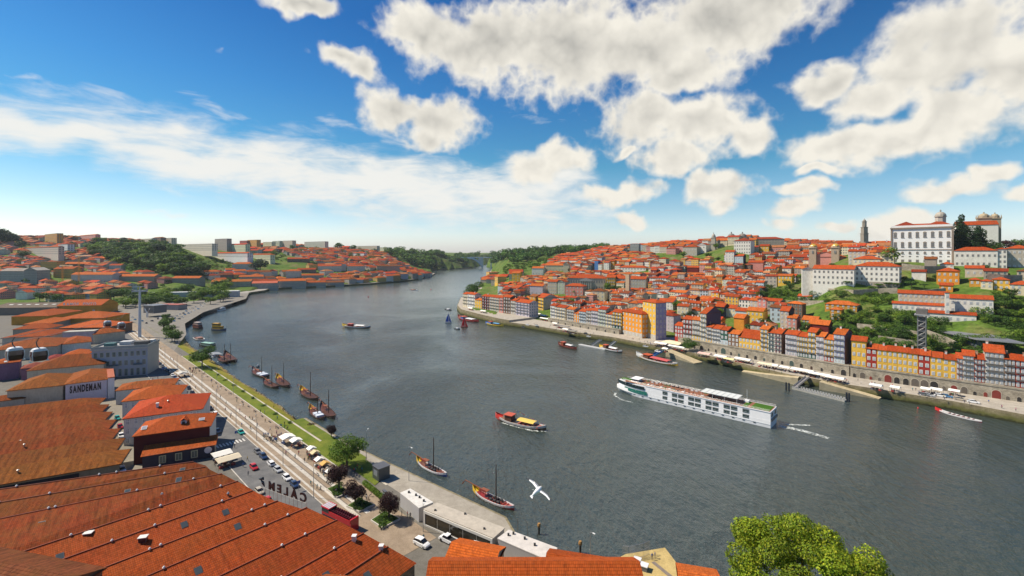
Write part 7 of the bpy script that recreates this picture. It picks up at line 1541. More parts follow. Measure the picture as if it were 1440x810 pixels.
def barge(pa, pb, ym, label, hullc=(.05, .028, .02), stripe=None, tip=(.72, .45, .03), deck=(.13, .05, .03), barrels=0, sail=False, H=.75, beam=None, extra=None, mastx=.08):
 c, rz, L = place2(pa, pb); o = empty('sailing_barge', c, rz, label, 'boat'); B = beam or L * .21; o['group'] = 'traditional river barges moored along the left bank'
 hull_mb(L, B, H, L * .05, L * .11, (hullc,), tipcol=tip, stripe=stripe, deckcol=deck).build('hull', 'paint', o)
 s = c.y / F; mh = max(4, (( (pa[1] + pb[1]) / 2) - ym) * s)
 m = MB(); m.tube([(L * mastx, 0, 0), (L * mastx, 0, mh)], [.24, .12], 6, 0, (.10, .05, .03)); m.build('mast', 'wood', o)
 m = MB(); m.tube([(-L * .28, 0, H + 1.6), (-L * .72, .4, H + 1.9), (-L * .8, .4, H + .3)], [.16, .14, .2], 5, 0, (.22, .07, .03)); m.build('steering_oar', 'wood', o)
 m = MB(); px0 = -L * .2
 for sx in (-1.1, 1.1):
  for sy in (-.7, .7): m.tube([(px0 + sx, sy, .2), (px0 + sx, sy, H + 1.7)], .07, 4, 0, (.2, .07, .04))
 m.box(px0 - 1.4, px0 + 1.4, -1, 1, H + 1.55, H + 1.7, 0, (.25, .08, .04)); m.box(px0 - 1.4, px0 + 1.4, -1.02, -.95, H + 1.7, H + 2.2, 0, (.3, .05, .04)); m.build('helm_platform', 'wood', o)
 m = MB()
 for k in range(7): m.box(L * (-.1 + .07 * k), L * (-.1 + .07 * k) + .25, -B * .42, B * .42, H - .12, H + .02, 0, (.32, .08, .05) if deck[0] > .15 else (.2, .1, .06))
 m.build('thwarts', 'wood', o)
 for k in range(barrels):
  bm = MB(); r = .42; rings = [[(xx, math.cos(q) * r * f, math.sin(q) * r * f) for q in np.linspace(0, 2 * math.pi, 11)[:-1]] for xx, f in ((-.62, .72), (-.3, .95), (0, 1), (.3, .95), (.62, .72))]; bm.loft(rings, 0, (.035, .032, .035))
  M = Matrix.Translation(c) @ Matrix.Rotation(rz, 4, 'Z'); q = M @ Vector((L * (.0 + .085 * (k // 2)), -.75 + 1.5 * (k % 2), H + .22)); b = bm.build('barrel', 'wood', None, q, rz, smooth=True); auto(b, 'black wine barrel lying on the deck of the ' + ('red barge' if hullc[0] > .3 else 'blue barge'), 'barrel', 'wine barrels on the two near barges')
 if extra: extra(o, L, B, H)
 return o
barge((665, 692), (723, 718), 652, 'red barge with yellow stern and white rail, nearest to the gull', (.42, .02, .02), (.62, .6, .6), (.75, .48, .03), (.30, .03, .025), 6)
barge((586, 650), (628, 671), 614, 'blue and white barge with yellow stern, second nearest', (.05, .10, .35), (.65, .65, .66), (.75, .48, .03), (.2, .08, .05), 6)
def cover(o, L, B, H):
 for k in (0, 1): m = MB(); m.box(L * (-.02 + .17 * k), L * (.11 + .17 * k), -B * .34, B * .34, H - .1, H + .75, 0, (.55, .6, .68)); m.build('deck_cover', 'cloth', o)
for a, b, ym, lb, ex, tp in (((355, 522), (378, 532), 501, 'dark barge with pale deck cover and no yellow stern, leftmost of the moored five', cover, (.3, .28, .26)), ((371, 537), (391, 547), 513, 'dark barge just behind the leftmost moored one', None, (.12, .1, .08)), ((390, 533), (406, 546), 509, 'small dark barge with yellow stern and reddish mast foot', None, (.72, .45, .03)),
  ((423, 550), (447, 564), 522, 'dark barge with yellow stern and tall mast, moored alone', None, (.72, .45, .03)), ((436, 576), (455, 592), 560, 'barge with two pale deck covers and yellow stern in the nearest moored pair', cover, (.72, .45, .03)), ((452, 572), (470, 590), 547, 'plain dark barge beside the one with two pale covers', None, (.1, .06, .05)),
  ((307.5, 504), (322, 511), 483, 'dark barge at the left of the distant moored pair', None, (.08, .05, .04)), ((317, 500), (330, 510), 482, 'dark barge at the right of the distant moored pair', None, (.08, .05, .04))):
 barge(a, b, ym, lb, tip=tp, extra=ex, beam=(place2(a, b)[2]) * .24)
def tourboat(pa, pb, label, hullc, canopy, stripe=None, cabin=(.14, .06, .035), tip=None, mast=True, bunting=False, cx=(-.02, .3), bow_rise=.05, people_rows=0):
 c, rz, L = place2(pa, pb); o = empty('tour_boat', c, rz, label, 'boat'); B = L * .22; H = 1.2
 hull_mb(L, B, H, L * bow_rise, L * .08, (hullc,), tipcol=tip, stripe=stripe, deckcol=(.25, .14, .08)).build('hull', 'paint', o)
 m = MB(); m.box(-L * .27, -L * .14, -B * .3, B * .3, .8, 3.6, 0, cabin); m.build('wheelhouse', 'wood', o); m = MB(); m.box(-L * .29, -L * .12, -B * .36, B * .36, 3.6, 3.85, 0, (.5, .08, .03)); m.build('wheelhouse_roof', 'paint', o)
 m = MB(); rings = [[(L * u, B * .36 * math.cos(q), 2.5 + .5 * math.sin(q)) for q in np.linspace(0, math.pi, 7)] for u in cx]; m.loft(rings, 0, canopy, closed=False, cap=False)
 for u in cx:
  for sy in (-1, 1): m.tube([(L * u, sy * B * .34, .9), (L * u, sy * B * .34, 2.6)], .06, 4, 0, (.3, .3, .3))
 m.build('canopy', 'cloth', o)
 m = MB()
 for k in range(5): m.box(L * (.0 + .085 * k), L * (.04 + .085 * k), -B * .32, B * .32, .8, 1.35, 0, (.4, .12, .1))
 m.build('benches', 'wood', o)
 if mast: m = MB(); m.tube([(-L * .08, 0, 1), (-L * .08, 0, 6.4)], .08, 5, 0, (.15, .1, .08)); m.build('mast', 'wood', o)
 if bunting:
  m = MB(); cs = [(.7, .05, .05), (.75, .75, .75), (.05, .15, .6), (.75, .5, .03), (.6, .1, .3)]
  for k in range(22):
   f = k / 21; x = -L * .3 + L * .78 * f; z = 6.4 - (6.4 - 2.6) * (abs(f - .28) / (.28 if f < .28 else .72)) ** .9; m.face([(x, 0, z), (x + .45, 0, z), (x + .22, .05, z - .6)], 0, cs[k % 5]); m.face([(x + .22, .05, z - .6), (x + .45, 0, z), (x, 0, z)], 0, cs[k % 5])
  m.build('bunting', 'cloth', o)
 return o
tourboat((697, 589), (768, 606), 'wooden tour boat with red prow, yellow canopy and coloured bunting in mid river', (.05, .03, .022), (.68, .48, .12), (.5, .48, .46), tip=(.55, .04, .03), bunting=True)
tourboat((785, 485), (811, 492), 'brown tour boat with pale awning close to the square', (.16, .03, .02), (.6, .58, .58), cabin=(.25, .06, .03))
tourboat((843, 489), (875, 496.5), 'black tour boat with white canopy at the small gangways', (.03, .03, .035), (.75, .75, .74), (.5, .5, .5), tip=(.72, .45, .03))
tourboat((895, 501.5), (953, 515.5), 'long tour boat with a yellow and maroon hull by the blue gangway', (.62, .36, .02), (.5, .1, .1), (.55, .53, .5), tip=(.6, .6, .58), cx=(-.1, .32))
tourboat((481.5, 459.5), (521, 461.5), 'low white and dark tour boat alone in the upper river', (.06, .06, .07), (.75, .74, .72), (.6, .6, .6), cabin=(.4, .05, .04), tip=(.72, .5, .05))
tourboat((644, 447.5), (673, 453.5), 'red hulled tour boat with a blue cabin moored at the point', (.4, .03, .03), (.6, .6, .62), cabin=(.1, .2, .45))
tourboat((683, 455.5), (708, 459.5), 'blue and yellow tour boat moored right of the red one', (.6, .42, .03), (.1, .28, .5), cabin=(.2, .3, .5), tip=(.1, .2, .5))
def ship(pa, pb, label, hullc, cab, cabc, H=1.4):
 c, rz, L = place2(pa, pb); o = empty('ship', c, rz, label, 'ship'); B = L * .32; hull_mb(L, B, H, 1.2, .6, (hullc,), deckcol=(.3, .2, .1), bluff=.7).build('hull', 'paint', o)
 for k, (x0, x1, z0, z1, c_) in enumerate(cab): m = MB(); m.box(L * x0, L * x1, -B * .36, B * .36, z0, z1, 0, c_); m.box(L * x0 - .02, L * x1 + .02, -B * .37, B * .37, (z0 + z1) / 2, (z0 + z1) / 2 + .7, 1, (.06, .07, .08)); m.build('deckhouse', ['paint', 'glass'], o)
 m = MB(); m.tube([(0, 0, 2), (0, 0, 9)], .1, 5, 0, (.2, .2, .2)); m.build('mast', 'metal', o); return o
ship((283, 463), (272, 461), 'old brown ship with a red-brown deckhouse, left of the yellow one', (.05, .03, .03), [(-.4, .35, 1.2, 4.4, (.2, .07, .05)), (-.3, .2, 4.4, 6.8, (.45, .35, .3))], 0)
ship((299, 464), (318, 465), 'small ship with an ochre yellow deckhouse off the esplanade', (.10, .12, .2), [(-.42, .2, 1.2, 4.4, (.6, .33, .03)), (-.42, 0, 4.4, 7.2, (.6, .33, .03))], 0)
ship((283, 486), (303, 488.5), 'low boat with a pale green roof below the yellow ship', (.05, .06, .07), [(-.35, .3, 1.0, 3.2, (.3, .5, .4))], 0)
for a, b, lb in (((276, 475), (285, 479), 'small white motorboat near the brown ship'), ((576, 407.5), (587, 408.5), 'far brown and white boat in the middle of the river'), ((627, 435), (635, 436.5), 'small grey motorboat off the point'), ((639.5, 462.5), (647, 463.5), 'small grey dinghy left of the red sail'), ((360, 517), (365, 516), 'small dark dinghy floating behind the leftmost barge'), ((304, 499), (300, 503), 'white skiff by the umbrella pine')):
 c, rz, L = place2(a, b); o = empty('motorboat', c, rz, lb, 'boat'); dk = 'dark' in lb or 'grey' in lb; hull_mb(L, L * .34, .7, .4, .1, ((.07, .08, .1) if dk else (.7, .7, .7),), bluff=.8, n=9).build('hull', 'paint', o); m = MB(); m.box(-L * .2, L * .15, -L * .11, L * .11, .5, 1.7, 0, (.3, .12, .06) if 'brown' in lb else (.6, .6, .62)); m.build('cabin', 'paint', o)
def yacht(x, y, yt, col, label):
 c = P(x, y, 0); s = c.y / F; H = (y - yt) * s; o = empty('sailboat', c, R(12), label, 'sailboat'); hull_mb(7.5, 2.2, .8, .3, .1, ((.6, .6, .62) if col[2] > .2 else (.5, .03, .03),), bluff=.7, n=9).build('hull', 'paint', o); m = MB(); m.tube([(.4, 0, 0), (.4, 0, H)], .07, 5, 0, (.5, .5, .5)); m.build('mast', 'metal', o)
 for k, pts in enumerate(([(.3, 0, 1.2), (-3.2, .5, 1.4), (-2.0, .55, H * .5), (.3, 0, H)], [(.6, 0, H * .85), (3.4, .1, 1.0), (.9, .5, 1.2)])): m = MB(); m.face(pts, 0, col); m.face([(p[0], p[1] + .04, p[2]) for p in pts][::-1], 0, col); m.build('sail', 'cloth', o)
yacht(630.5, 454, 440, (.04, .10, .42), 'little sailing boat with a dark blue sail near the point'); yacht(653, 460, 446, (.75, .03, .03), 'little sailing boat with a bright red sail near the point')
def rowboat():
 c, rz, L = place2((1315, 577), (1381, 594.5)); o = empty('rowing_boat', c, rz, 'very long narrow red and white rowing barge below the right quay', 'boat'); hull_mb(L, 3.2, .5, .5, 1.4, ((.16, .02, .03),), tipcol=(.55, .03, .03), stripe=(.62, .6, .6), deckcol=(.4, .38, .36)).build('hull', 'paint', o); m = MB()
 for k in range(6): m.box(-L * .2 + L * .1 * k, -L * .2 + L * .1 * k + .4, -1.1, 1.1, .35, .6, 0, (.2, .05, .05))
 m.build('thwarts', 'wood', o)
rowboat()
for x, y, lb in ((518, 418, 'red channel buoy, left one in the upper river'), (606, 407.5, 'red channel buoy, right one in the upper river'), (1291, 574.5, 'red buoy beside the long rowing barge')):
 c = P(x, y, 0); m = MB(); m.tube([(0, 0, -.5), (0, 0, .5), (0, 0, 1.9), (0, 0, 2.6)], [.8, 1.0, .45, .1], 8, 0, (.55, .03, .03)); b = tag(m.build('buoy', 'paint', None, c), lb, 'buoy'); b.scale = (.35,) * 3 if x > 1000 else (1, 1, 1)
# marina
rgb = random.Random(3)
for i, (x, y, L) in enumerate([(294, 437, 30), (311, 437, 15), (303, 432, 26), (313, 430, 22), (322, 428, 14), (318, 425, 16), (326, 424, 12), (309, 427, 18), (330, 421, 12), (324, 419, 11), (334, 417, 11), (316, 420, 12)]):
 c = P(x, y, 0); o = empty('cruiser', c, R(-75 + rgb.uniform(-8, 8)) if i > 1 else R(-95)); B = L * .3; hull_mb(L, B, 1.6, .8, .1, ((.68, .68, .7),), bluff=.85, n=9).build('hull', 'paint', o)
 m = MB(); m.box(-L * .42, L * .2, -B * .38, B * .38, 1.3, 3.6, 0, (.7, .7, .7)); m.box(-L * .43, L * .21, -B * .39, B * .39, 2.1, 2.9, 1, (.04, .05, .07)); m.box(-L * .36, L * .05, -B * .3, B * .3, 3.6, 4.8 if i < 4 else 3.9, 0, (.6, .35, .3) if i in (0, 2) else (.65, .65, .66)); m.build('deckhouse', ['paint', 'glass'], o); auto(o, 'white pleasure boat moored in the marina by the left quay', 'boat', 'boats moored in the marina')
# river cruise ship
def cruise():
 A = P(1083.5, 603, 0); B_ = P(871, 553, 0); d = (B_ - A).normalized(); port = Vector((-d.y, d.x, 0)); W_ = 10.6; org = A - port * (W_ / 2); rz = math.atan2(d.y, d.x); Ls = 80.0
 o = empty('cruise_ship', org, rz, 'long white river cruise ship with dark window bands and lawn-green sun deck', 'cruise ship')
 def sx(px_, off=W_ / 2):
  k = (px_ - 720) / F; q = org + port * off; return (k * q.y - q.x) / (d.x - k * d.y)
 h = W_ / 2; wh = (.80, .80, .81); H2 = 7.2
 def hw(x): return h if x < 62 else h * max(.04, 1 - ((x - 62) / 18.2) ** 2.1) ** .8
 xs = [0, .6, 10, 30, 50, 62, 65, 68, 71, 74, 76.5, 78.5, 80]
 m = MB(); rings = []
 for x in xs:
  b = hw(x); bb = hw(min(x + 2.5, 80)) if x > 60 else b; rings.append([(x, -b, 3.4), (x, -b, 1.6), (x - (1.5 if x > 70 else 0), -bb * .97, .1), (x - (2 if x > 70 else 0), -bb * .9, -.6), (x - (2 if x > 70 else 0), bb * .9, -.6), (x - (1.5 if x > 70 else 0), bb * .97, .1), (x, b, 1.6), (x, b, 3.4)])
 m.loft([r[::-1] for r in rings], 0, wh); dk = MB()
 for k in range(len(rings) - 1):
  for j in (2, 4): a, b, c_, e = rings[k][j], rings[k + 1][j], rings[k + 1][j + 1], rings[k][j + 1]
 m.build('hull', 'paint', o)
 m = MB(); rr = []
 for x in xs[:-1]:
  b = hw(x) - .05 if x < 60 else hw(min(80, x + 1.2)) - .02; z1 = H2 if x < 74 else H2 - (x - 74) * .18; rr.append([(x, -b, 3.3), (x, b, 3.3), (x, b * .99, z1), (x, -b * .99, z1)])
 m.loft([r[::-1] for r in rr], 0, wh); m.build('superstructure', 'paint', o)
 # windows of the cabins, two decks of paired windows
 gl = (.02, .05, .05)
 for a, b in ((440, 472), (503, 538), (545, 582), (613, 652), (658, 697), (730, 770), (777, 817), (852, 893), (901, 943), (980, 1024)):
  x1, x0 = sx(840 + a / 4.8), sx(840 + b / 4.8)
  for z0, z1 in ((2.35, 4.0), (4.75, 6.5)):
   w = MB(); w.box(x0, x1, h - .03, h + .05, z0, z1, 0, (.12, .13, .13)); n = 2 if x1 - x0 > 1.6 else 1
   for q in range(n): w.box(x0 + .12 + (x1 - x0 - .12) * q / n, x0 + (x1 - x0) * (q + 1) / n - .1, h + .051, h + .07, z0 + .12, z1 - .5, 1, gl)
   w.box(x0, x1, h + .02, h + .1, z0 + .45, z0 + .52, 0, (.6, .62, .62)); w.build('window', ['paint', 'glass'], o)
 for z0, z1, xa, xb, c_ in ((4.85, 6.5, 60.5, 79, (.015, .03, .035)), (2.2, 4.1, 59, 73.5, (.02, .16, .13))):
  w = MB(); X = np.linspace(xa, xb, 12)
  for p, q in zip(X, X[1:]):
   bp = (hw(min(80, p + 1.2)) if p >= 62 else h) + .3; bq = (hw(min(80, q + 1.2)) if q >= 62 else h) + .3; ze = z0 if z0 > 4 else z0 + max(0, (q - 70) * .2)
   for sgn in (1, -1): f = [(p, sgn * bp, z0), (q, sgn * bq, ze), (q, sgn * bq, z1), (p, sgn * bp, z1)]; w.face(f[::-1] if sgn > 0 else f, 0, c_)
  w.build('glass_band', 'glass', o)
 for k in range(14): w = MB(); x = 6 + k * 4.6; w.box(x, x + 1.1, h + .0, h + .06, 1.05, 1.35, 0, (.05, .06, .06)); w.build('porthole', 'glass', o)
 m = MB(); m.box(0, 62, -h - .1, h + .1, 1.62, 1.78, 0, (.55, .57, .58)); m.box(0, 60, -h - .12, h + .12, H2 - .15, H2 + .1, 0, wh); m.build('rubbing_strip', 'paint', o)
 # stern windows
 for y0, y1 in ((-4.2, -1.6), (1.2, 3.6)):
  w = MB(); w.box(-.06, 0, y0, y1, 4.7, 6.5, 0, gl); w.build('stern_window', 'glass', o)
 w = MB(); w.box(-.5, -.02, -h, h, 3.0, 4.0, 0, (.10, .11, .12)); w.build('stern_balcony', 'paint', o)
 # deck
 m = MB(); m.box(.3, 73, -h * .93, h * .93, H2 + .01, H2 + .12, 0, (.26, .11, .06)); m.build('sun_deck', 'wood', o)
 for x0, x1 in ((.8, 8.5), (10, 12), (70.5, 77)):
  m = MB(); hh = min(hw(x1) * .85, h * .85); m.box(x0, x1, -hh, hh, H2 + .121, H2 + .2, 0, (.05, .13, .02)); m.build('artificial_lawn', 'lawn', o)
 m = MB(); xa, xb = sx(840 + 940 / 4.8), sx(840 + 690 / 4.8); m.box(xa, xb, -3.6, 4.2, H2 + 2.6, H2 + 2.75, 0, (.62, .64, .62))
 for k in range(8): x = xa + (xb - xa) * k / 7; m.box(x - .08, x + .08, -3.6, 4.2, H2 + 2.75, H2 + 2.85, 0, (.45, .47, .46))
 for x in np.linspace(xa + .3, xb - .3, 4):
  for y in (-3.4, 4.0): m.tube([(x, y, H2), (x, y, H2 + 2.6)], .07, 5, 0, (.7, .7, .7))
 m.build('sun_canopy', 'paint', o)
 m = MB(); m.box(66, 69.5, -2.6, 2.6, H2, H2 + 1.7, 0, wh); m.box(65.9, 69.6, -2.65, 2.65, H2 + .8, H2 + 1.4, 1, (.04, .05, .06)); m.box(65, 70, -3.2, 3.2, H2 + 1.7, H2 + 1.85, 0, wh); m.build('wheelhouse', ['paint', 'glass'], o)
 m = MB()
 for sy in (-1, 1):
  for z in (.55, 1.0): m.tube([(.2, sy * h * .96, H2 + z), (62, sy * h * .96, H2 + z), (70, sy * hw(71) * .95, H2 + z), (75, sy * hw(76) * .9, H2 + z)], .03, 4, 0, (.7, .7, .7))
  for x in range(1, 62, 3): m.tube([(x, sy * h * .96, H2), (x, sy * h * .96, H2 + 1.0)], .03, 4, 0, (.7, .7, .7))
 m.build('railing', 'metal', o)
 for x, y, c_ in [(x, y, random.choice([(.03, .03, .035), (.5, .5, .5), (.35, .12, .07), (.1, .15, .06)])) for x in np.linspace(26, 62, 16) for y in (-2.8, 2.6)]:
  m = MB(); m.box(-.3, .9, -.4, .4, 0, .4, 0, c_); m.box(-.5, -.3, -.4, .4, .1, .95, 0, c_); m.build('lounge_chair', 'cloth', o, (x + random.uniform(-.4, .4), y, H2 + .12), random.uniform(-.4, .4))
 m = MB(); m.tube([(12, -3, H2), (12, -3, H2 + 6)], .07, 5, 0, (.7, .7, .7)); m.box(11, 13, -4, -2, H2, H2 + 1.1, 0, wh); m.build('mast', 'paint', o)
cruise()
def wake(pts, label, w0=.8, w1=3.0):
 m = MB(); n = len(pts)
 q = [P(x, y, 0.03) for x, y in pts]
 for i in range(n - 1):
  a, b = q[i], q[i + 1]; d = (b - a).normalized(); nn = Vector((-d.y, d.x, 0)); wa = w0 + (w1 - w0) * i / (n - 1); wb = w0 + (w1 - w0) * (i + 1) / (n - 1); m.face([a - nn * wa, b - nn * wb, b + nn * wb, a + nn * wa], 0, WHITE)
 o = m.build('wake', 'foam'); tag(o, label, kind='stuff')
w, b_ = mat('foam', 0.6, 0.3); n = w.noise(worldpos(w), 0.9, 6, .75, 1.0); w.t.links.new(w.ramp(n, [(0.4, (.5, .55, .52)), (.6, (.8, .82, .8))]), b_.inputs['Base Color'])
n2 = w.noise(w.vm('MULTIPLY', worldpos(w), (1, 1, 1)).outputs[0], 0.55, 6, .75, 1.5); w.t.links.new(w.n('ShaderNodeMapRange', {0: n2, 1: .44, 2: .60}).outputs[0], b_.inputs['Alpha'])
wake([(1094, 599), (1112, 602), (1130, 606), (1165, 616)], 'churned white wake behind the cruise ship', 1.6, 1.2); wake([(1096, 596), (1112, 597), (1140, 598)], 'thin wake line off the cruise ship stern', .7, .8); wake([(768, 605.5), (750, 605.6), (725, 599.5), (705, 594)], 'foam along the hull of the bunting boat', 1.2, .5)
wake([(866, 552), (864, 556), (874, 562), (890, 566)], 'bow foam of the cruise ship', .6, .5)
# ------------------------------------------------------------------ quayside gear on the right bank
def pier():
 a, b = P(1116, 545, .6), P(1190, 563, .6); d = b - a; o = empty('floating_pier', (a.x, a.y, 0), math.atan2(d.y, d.x), 'long floating pontoon with railings and a white gangway up to the quay', 'pier'); L = Vector((d.x, d.y)).length
 m = MB(); m.box(0, L, -1.8, 1.8, -.3, .8, 0, (.34, .33, .3)); m.build('pontoon', 'plain', o); m = MB()
 for k in range(19):
  for sy in (-1.7, 1.7): m.box(L * k / 18.5, L * k / 18.5 + 1.0, sy - .04, sy + .04, .8, 1.7, 0, (.42, .42, .42))
 m.build('railing', 'metal', o)
 g0, g1 = P(1119, 544, 1.4), P(1136, 530.5, 4.7); dd = g1 - g0; m = MB()
 for s_ in (-1, 1): q = Vector((-dd.y, dd.x, 0)).normalized() * 1.1 * s_; m.face([g0 + q - o.location, g1 + q - o.location, g1 + q + Vector((0, 0, 1)) - o.location, g0 + q + Vector((0, 0, 1)) - o.location], 0, (.6, .6, .6)); m.face([g0 + q - o.location, g0 + q + Vector((0, 0, 1)) - o.location, g1 + q + Vector((0, 0, 1)) - o.location, g1 + q - o.location], 0, (.6, .6, .6))
 q = Vector((-dd.y, dd.x, 0)).normalized() * 1.1; m.face([g0 - q - o.location, g1 - q - o.location, g1 + q - o.location, g0 + q - o.location], 0, (.45, .42, .4)); g = m.build('gangway', 'metal', o); g.rotation_euler = (0, 0, -o.rotation_euler.z)
 for x, y in ((1105.5, 549), (1109.5, 550), (1190.5, 564), (1194, 565)): p = P(x, y, 0); m = MB(); m.tube([(0, 0, -3), (0, 0, 4.6)], .45, 8, 0, (.02, .025, .035)); auto(m.build('mooring_pile', 'paint', None, p), 'dark steel mooring pile beside the floating pontoon', 'pile', 'piles of the floating pontoon')
pier()
def gangway(a, b, za, zb, col, label, w=1.6):
 p, q = P(*a, za), P(*b, zb); d = q - p; n = Vector((-d.y, d.x, 0)).normalized() * w; m = MB(); m.face([p - n, q - n, q + n, p + n], 0, col); m.face([p + n, q + n, q - n, p - n][::1], 0, col)
 for s_ in (-1, 1): m.face([p + n * s_, q + n * s_, q + n * s_ + Vector((0, 0, 1)), p + n * s_ + Vector((0, 0, 1))], 0, col); m.face([p + n * s_ + Vector((0, 0, 1)), q + n * s_ + Vector((0, 0, 1)), q + n * s_, p + n * s_], 0, col)
 tag(m.build('gangway', 'metal'), label, 'gangway')
gangway((833, 486), (845, 478), 1, 4.8, (.42, .45, .48), 'grey gangway to the small landing stage, left one'); gangway((857, 487.5), (866, 480), 1, 4.8, (.42, .45, .48), 'grey gangway behind the white-canopied tour boat'); gangway((918, 501), (932, 493), 1.5, 4.8, (.1, .3, .6), 'blue gangway up from the long yellow tour boat')
m = MB(); a, b = P(815, 484, .6), P(852, 491, .6); d = (b - a).normalized(); n = Vector((-d.y, d.x, 0)) * 1.5; m.prism([(a - n)[:2], (b - n)[:2], (b + n)[:2], (a + n)[:2]], -.3, .7, 0, (.5, .5, .5)); tag(m.build('landing_stage', 'plain'), 'low floating landing stage below the two grey gangways', 'pier')
def awning(cx, cy, wpx, dm, col, base, h=3.0, ang=-52, grp='parasols and awnings on the right promenade', z=4.5, tables=True):
 p = P(cx, cy, z); w = wpx * p.y / F / math.cos(R(25)); o = empty('awning', p, R(ang)); m = MB(); a, b = w / 2, dm / 2
 m.face([(-a, -b, h - .5), (a, -b, h - .5), (a * .94, 0, h + .25), (-a * .94, 0, h + .25)], 0, col); m.face([(a, b, h - .5), (-a, b, h - .5), (-a * .94, 0, h + .25), (a * .94, 0, h + .25)], 0, col); m.face([(a, -b, h - .5), (a, b, h - .5), (a * .94, 0, h + .25)], 0, col); m.face([(-a, b, h - .5), (-a, -b, h - .5), (-a * .94, 0, h + .25)], 0, col)
 m.face([(-a, b, h - .52), (a, b, h - .52), (a, -b, h - .52), (-a, -b, h - .52)], 0, col); m.build('canopy', 'cloth', o)
 n = max(2, int(w / 4)); m = MB()
 for k in range(n + 1):
  for y in (-b * .92, b * .92): m.tube([(-a * .96 + 2 * a * .96 * k / n, y, 0), (-a * .96 + 2 * a * .96 * k / n, y, h - .5)], .06, 4, 0, (.2, .2, .2))
 m.build('legs', 'metal', o)
 if tables:
  m = MB()
  for k in range(max(2, int(w / 1.8))):
   for y in (-.25, .3): x = -a + .9 + k * 1.8; c_ = random.choice([(.12, .04, .03), (.05, .05, .05), (.35, .05, .04), (.45, .4, .35), (.1, .1, .14)]); m.box(x - .4, x + .4, y * dm - .35, y * dm + .35, 0, .78, 0, c_); m.box(x + .55, x + .85, y * dm - .25, y * dm + .25, 0, .9, 0, c_)
  m.build('tables', 'plain', o)
 auto(o, base, 'awning', grp); return o
WH = (.80, .78, .72); CR = (.72, .62, .42)
for cx, cy, w, d_, c_, b_ in ((948, 486, 26, 14, CR, 'large cream marquee on the right square left of the umbrella pine'), (930, 487, 18, 5, WH, 'white awning in front of the cream marquee'), (952, 492, 24, 4, WH, 'long white awning just left of the umbrella pine'), (936, 495, 8, 4, WH, 'small white stall by the blue gangway'), (991, 502, 16, 5, (.66, .42, .36), 'pinkish awning just right of the umbrella pine'),
 (1014, 506, 16, 5, WH, 'white parasol row on the right promenade'), (1026, 510, 13, 4, (.68, .6, .3), 'pale yellow parasol pair on the right promenade'), (1045, 510, 20, 5, WH, 'white parasol row on the right promenade'), (1076, 517, 17, 4, CR, 'cream parasol row on the right promenade'), (1089, 519, 10, 5, WH, 'white parasol row on the right promenade'), (1104, 522, 12, 4, WH, 'white parasol row on the right promenade'),
 (1129, 526, 26, 6, WH, 'long white awning row right of the green stall'), (1153, 532, 24, 5, WH, 'long white awning row above the floating pontoon'), (1175, 537, 20, 5, WH, 'long white awning row above the floating pontoon'), (1232, 548, 13, 4, (.62, .66, .68), 'pale grey square kiosk awning on the promenade'), (1259, 551, 10, 4, WH, 'white parasol under the yellow and red row'), (1302, 553, 10, 4, WH, 'white parasol under the yellow and red row'), (1317, 554, 12, 4, WH, 'white parasol under the yellow and red row'), (1342, 556, 11, 4, WH, 'cream shop awning left of the dark red arches'),
 (757, 444, 11, 6, WH, 'white terrace awning on the far square'), (765, 446.5, 10, 6, WH, 'white terrace awning on the far square'), (766, 451, 16, 4, WH, 'white terrace awning on the far square'), (792, 462, 22, 5, (.22, .2, .18), 'dark flat terrace roof on the left part of the promenade'), (781, 458, 9, 4, WH, 'small white parasol by the dark terrace roofs'), (796, 466.5, 10, 4, WH, 'small white parasol by the dark terrace roofs'), (805, 469, 14, 5, (.2, .19, .17), 'dark flat terrace roof on the left part of the promenade'), (662, 436, 10, 3, WH, 'white awning below the houses of the point'), (680, 440, 12, 3, WH, 'white awning below the houses of the point')):
 awning(cx, cy, w, d_, c_, b_, z=6.6 if cx < 690 else 4.5)
# left bank stalls
for cx, cy, w, d_, c_, b_, a_ in ((404, 623, 15, 5, WH, 'round white parasol over the crowd on the esplanade', -44), (416, 628, 12, 4, WH, 'second white parasol beside the parked stall cart', -44), (438, 640, 9, 3, WH, 'small white parasol beside the lawn', -44), (443, 646, 8, 3, (.6, .5, .3), 'tan parasol of the stall row by the lawn', -44), (449, 656, 9, 3, WH, 'white stall cover left of the purple trees', -44), (457, 662, 9, 3, (.6, .36, .12), 'orange stall cover left of the purple trees', -44), (465, 673, 9, 3, WH, 'white round cover at the foot of the purple trees', -44),
 (312, 647, 21, 5, (.74, .72, .66), 'white restaurant awning beside the slate-grey extension', 46), (321, 654, 26, 5, (.62, .54, .4), 'cream restaurant awning nearest the warehouse roof', 46), (256, 530, 13, 5, (.5, .48, .44), 'beige shelter roof beside the crowd on the far esplanade', -44), (217, 483, 8, 4, WH, 'white kiosk cover near the cable-car pylon', -44), (300, 503, 20, 9, (.25, .27, .3), 'slate-grey open pavilion roof beside the umbrella pine', -44)):
 awning(cx, cy, w, d_, c_, b_, z=5, ang=a_, grp='awnings and stalls of the left bank')
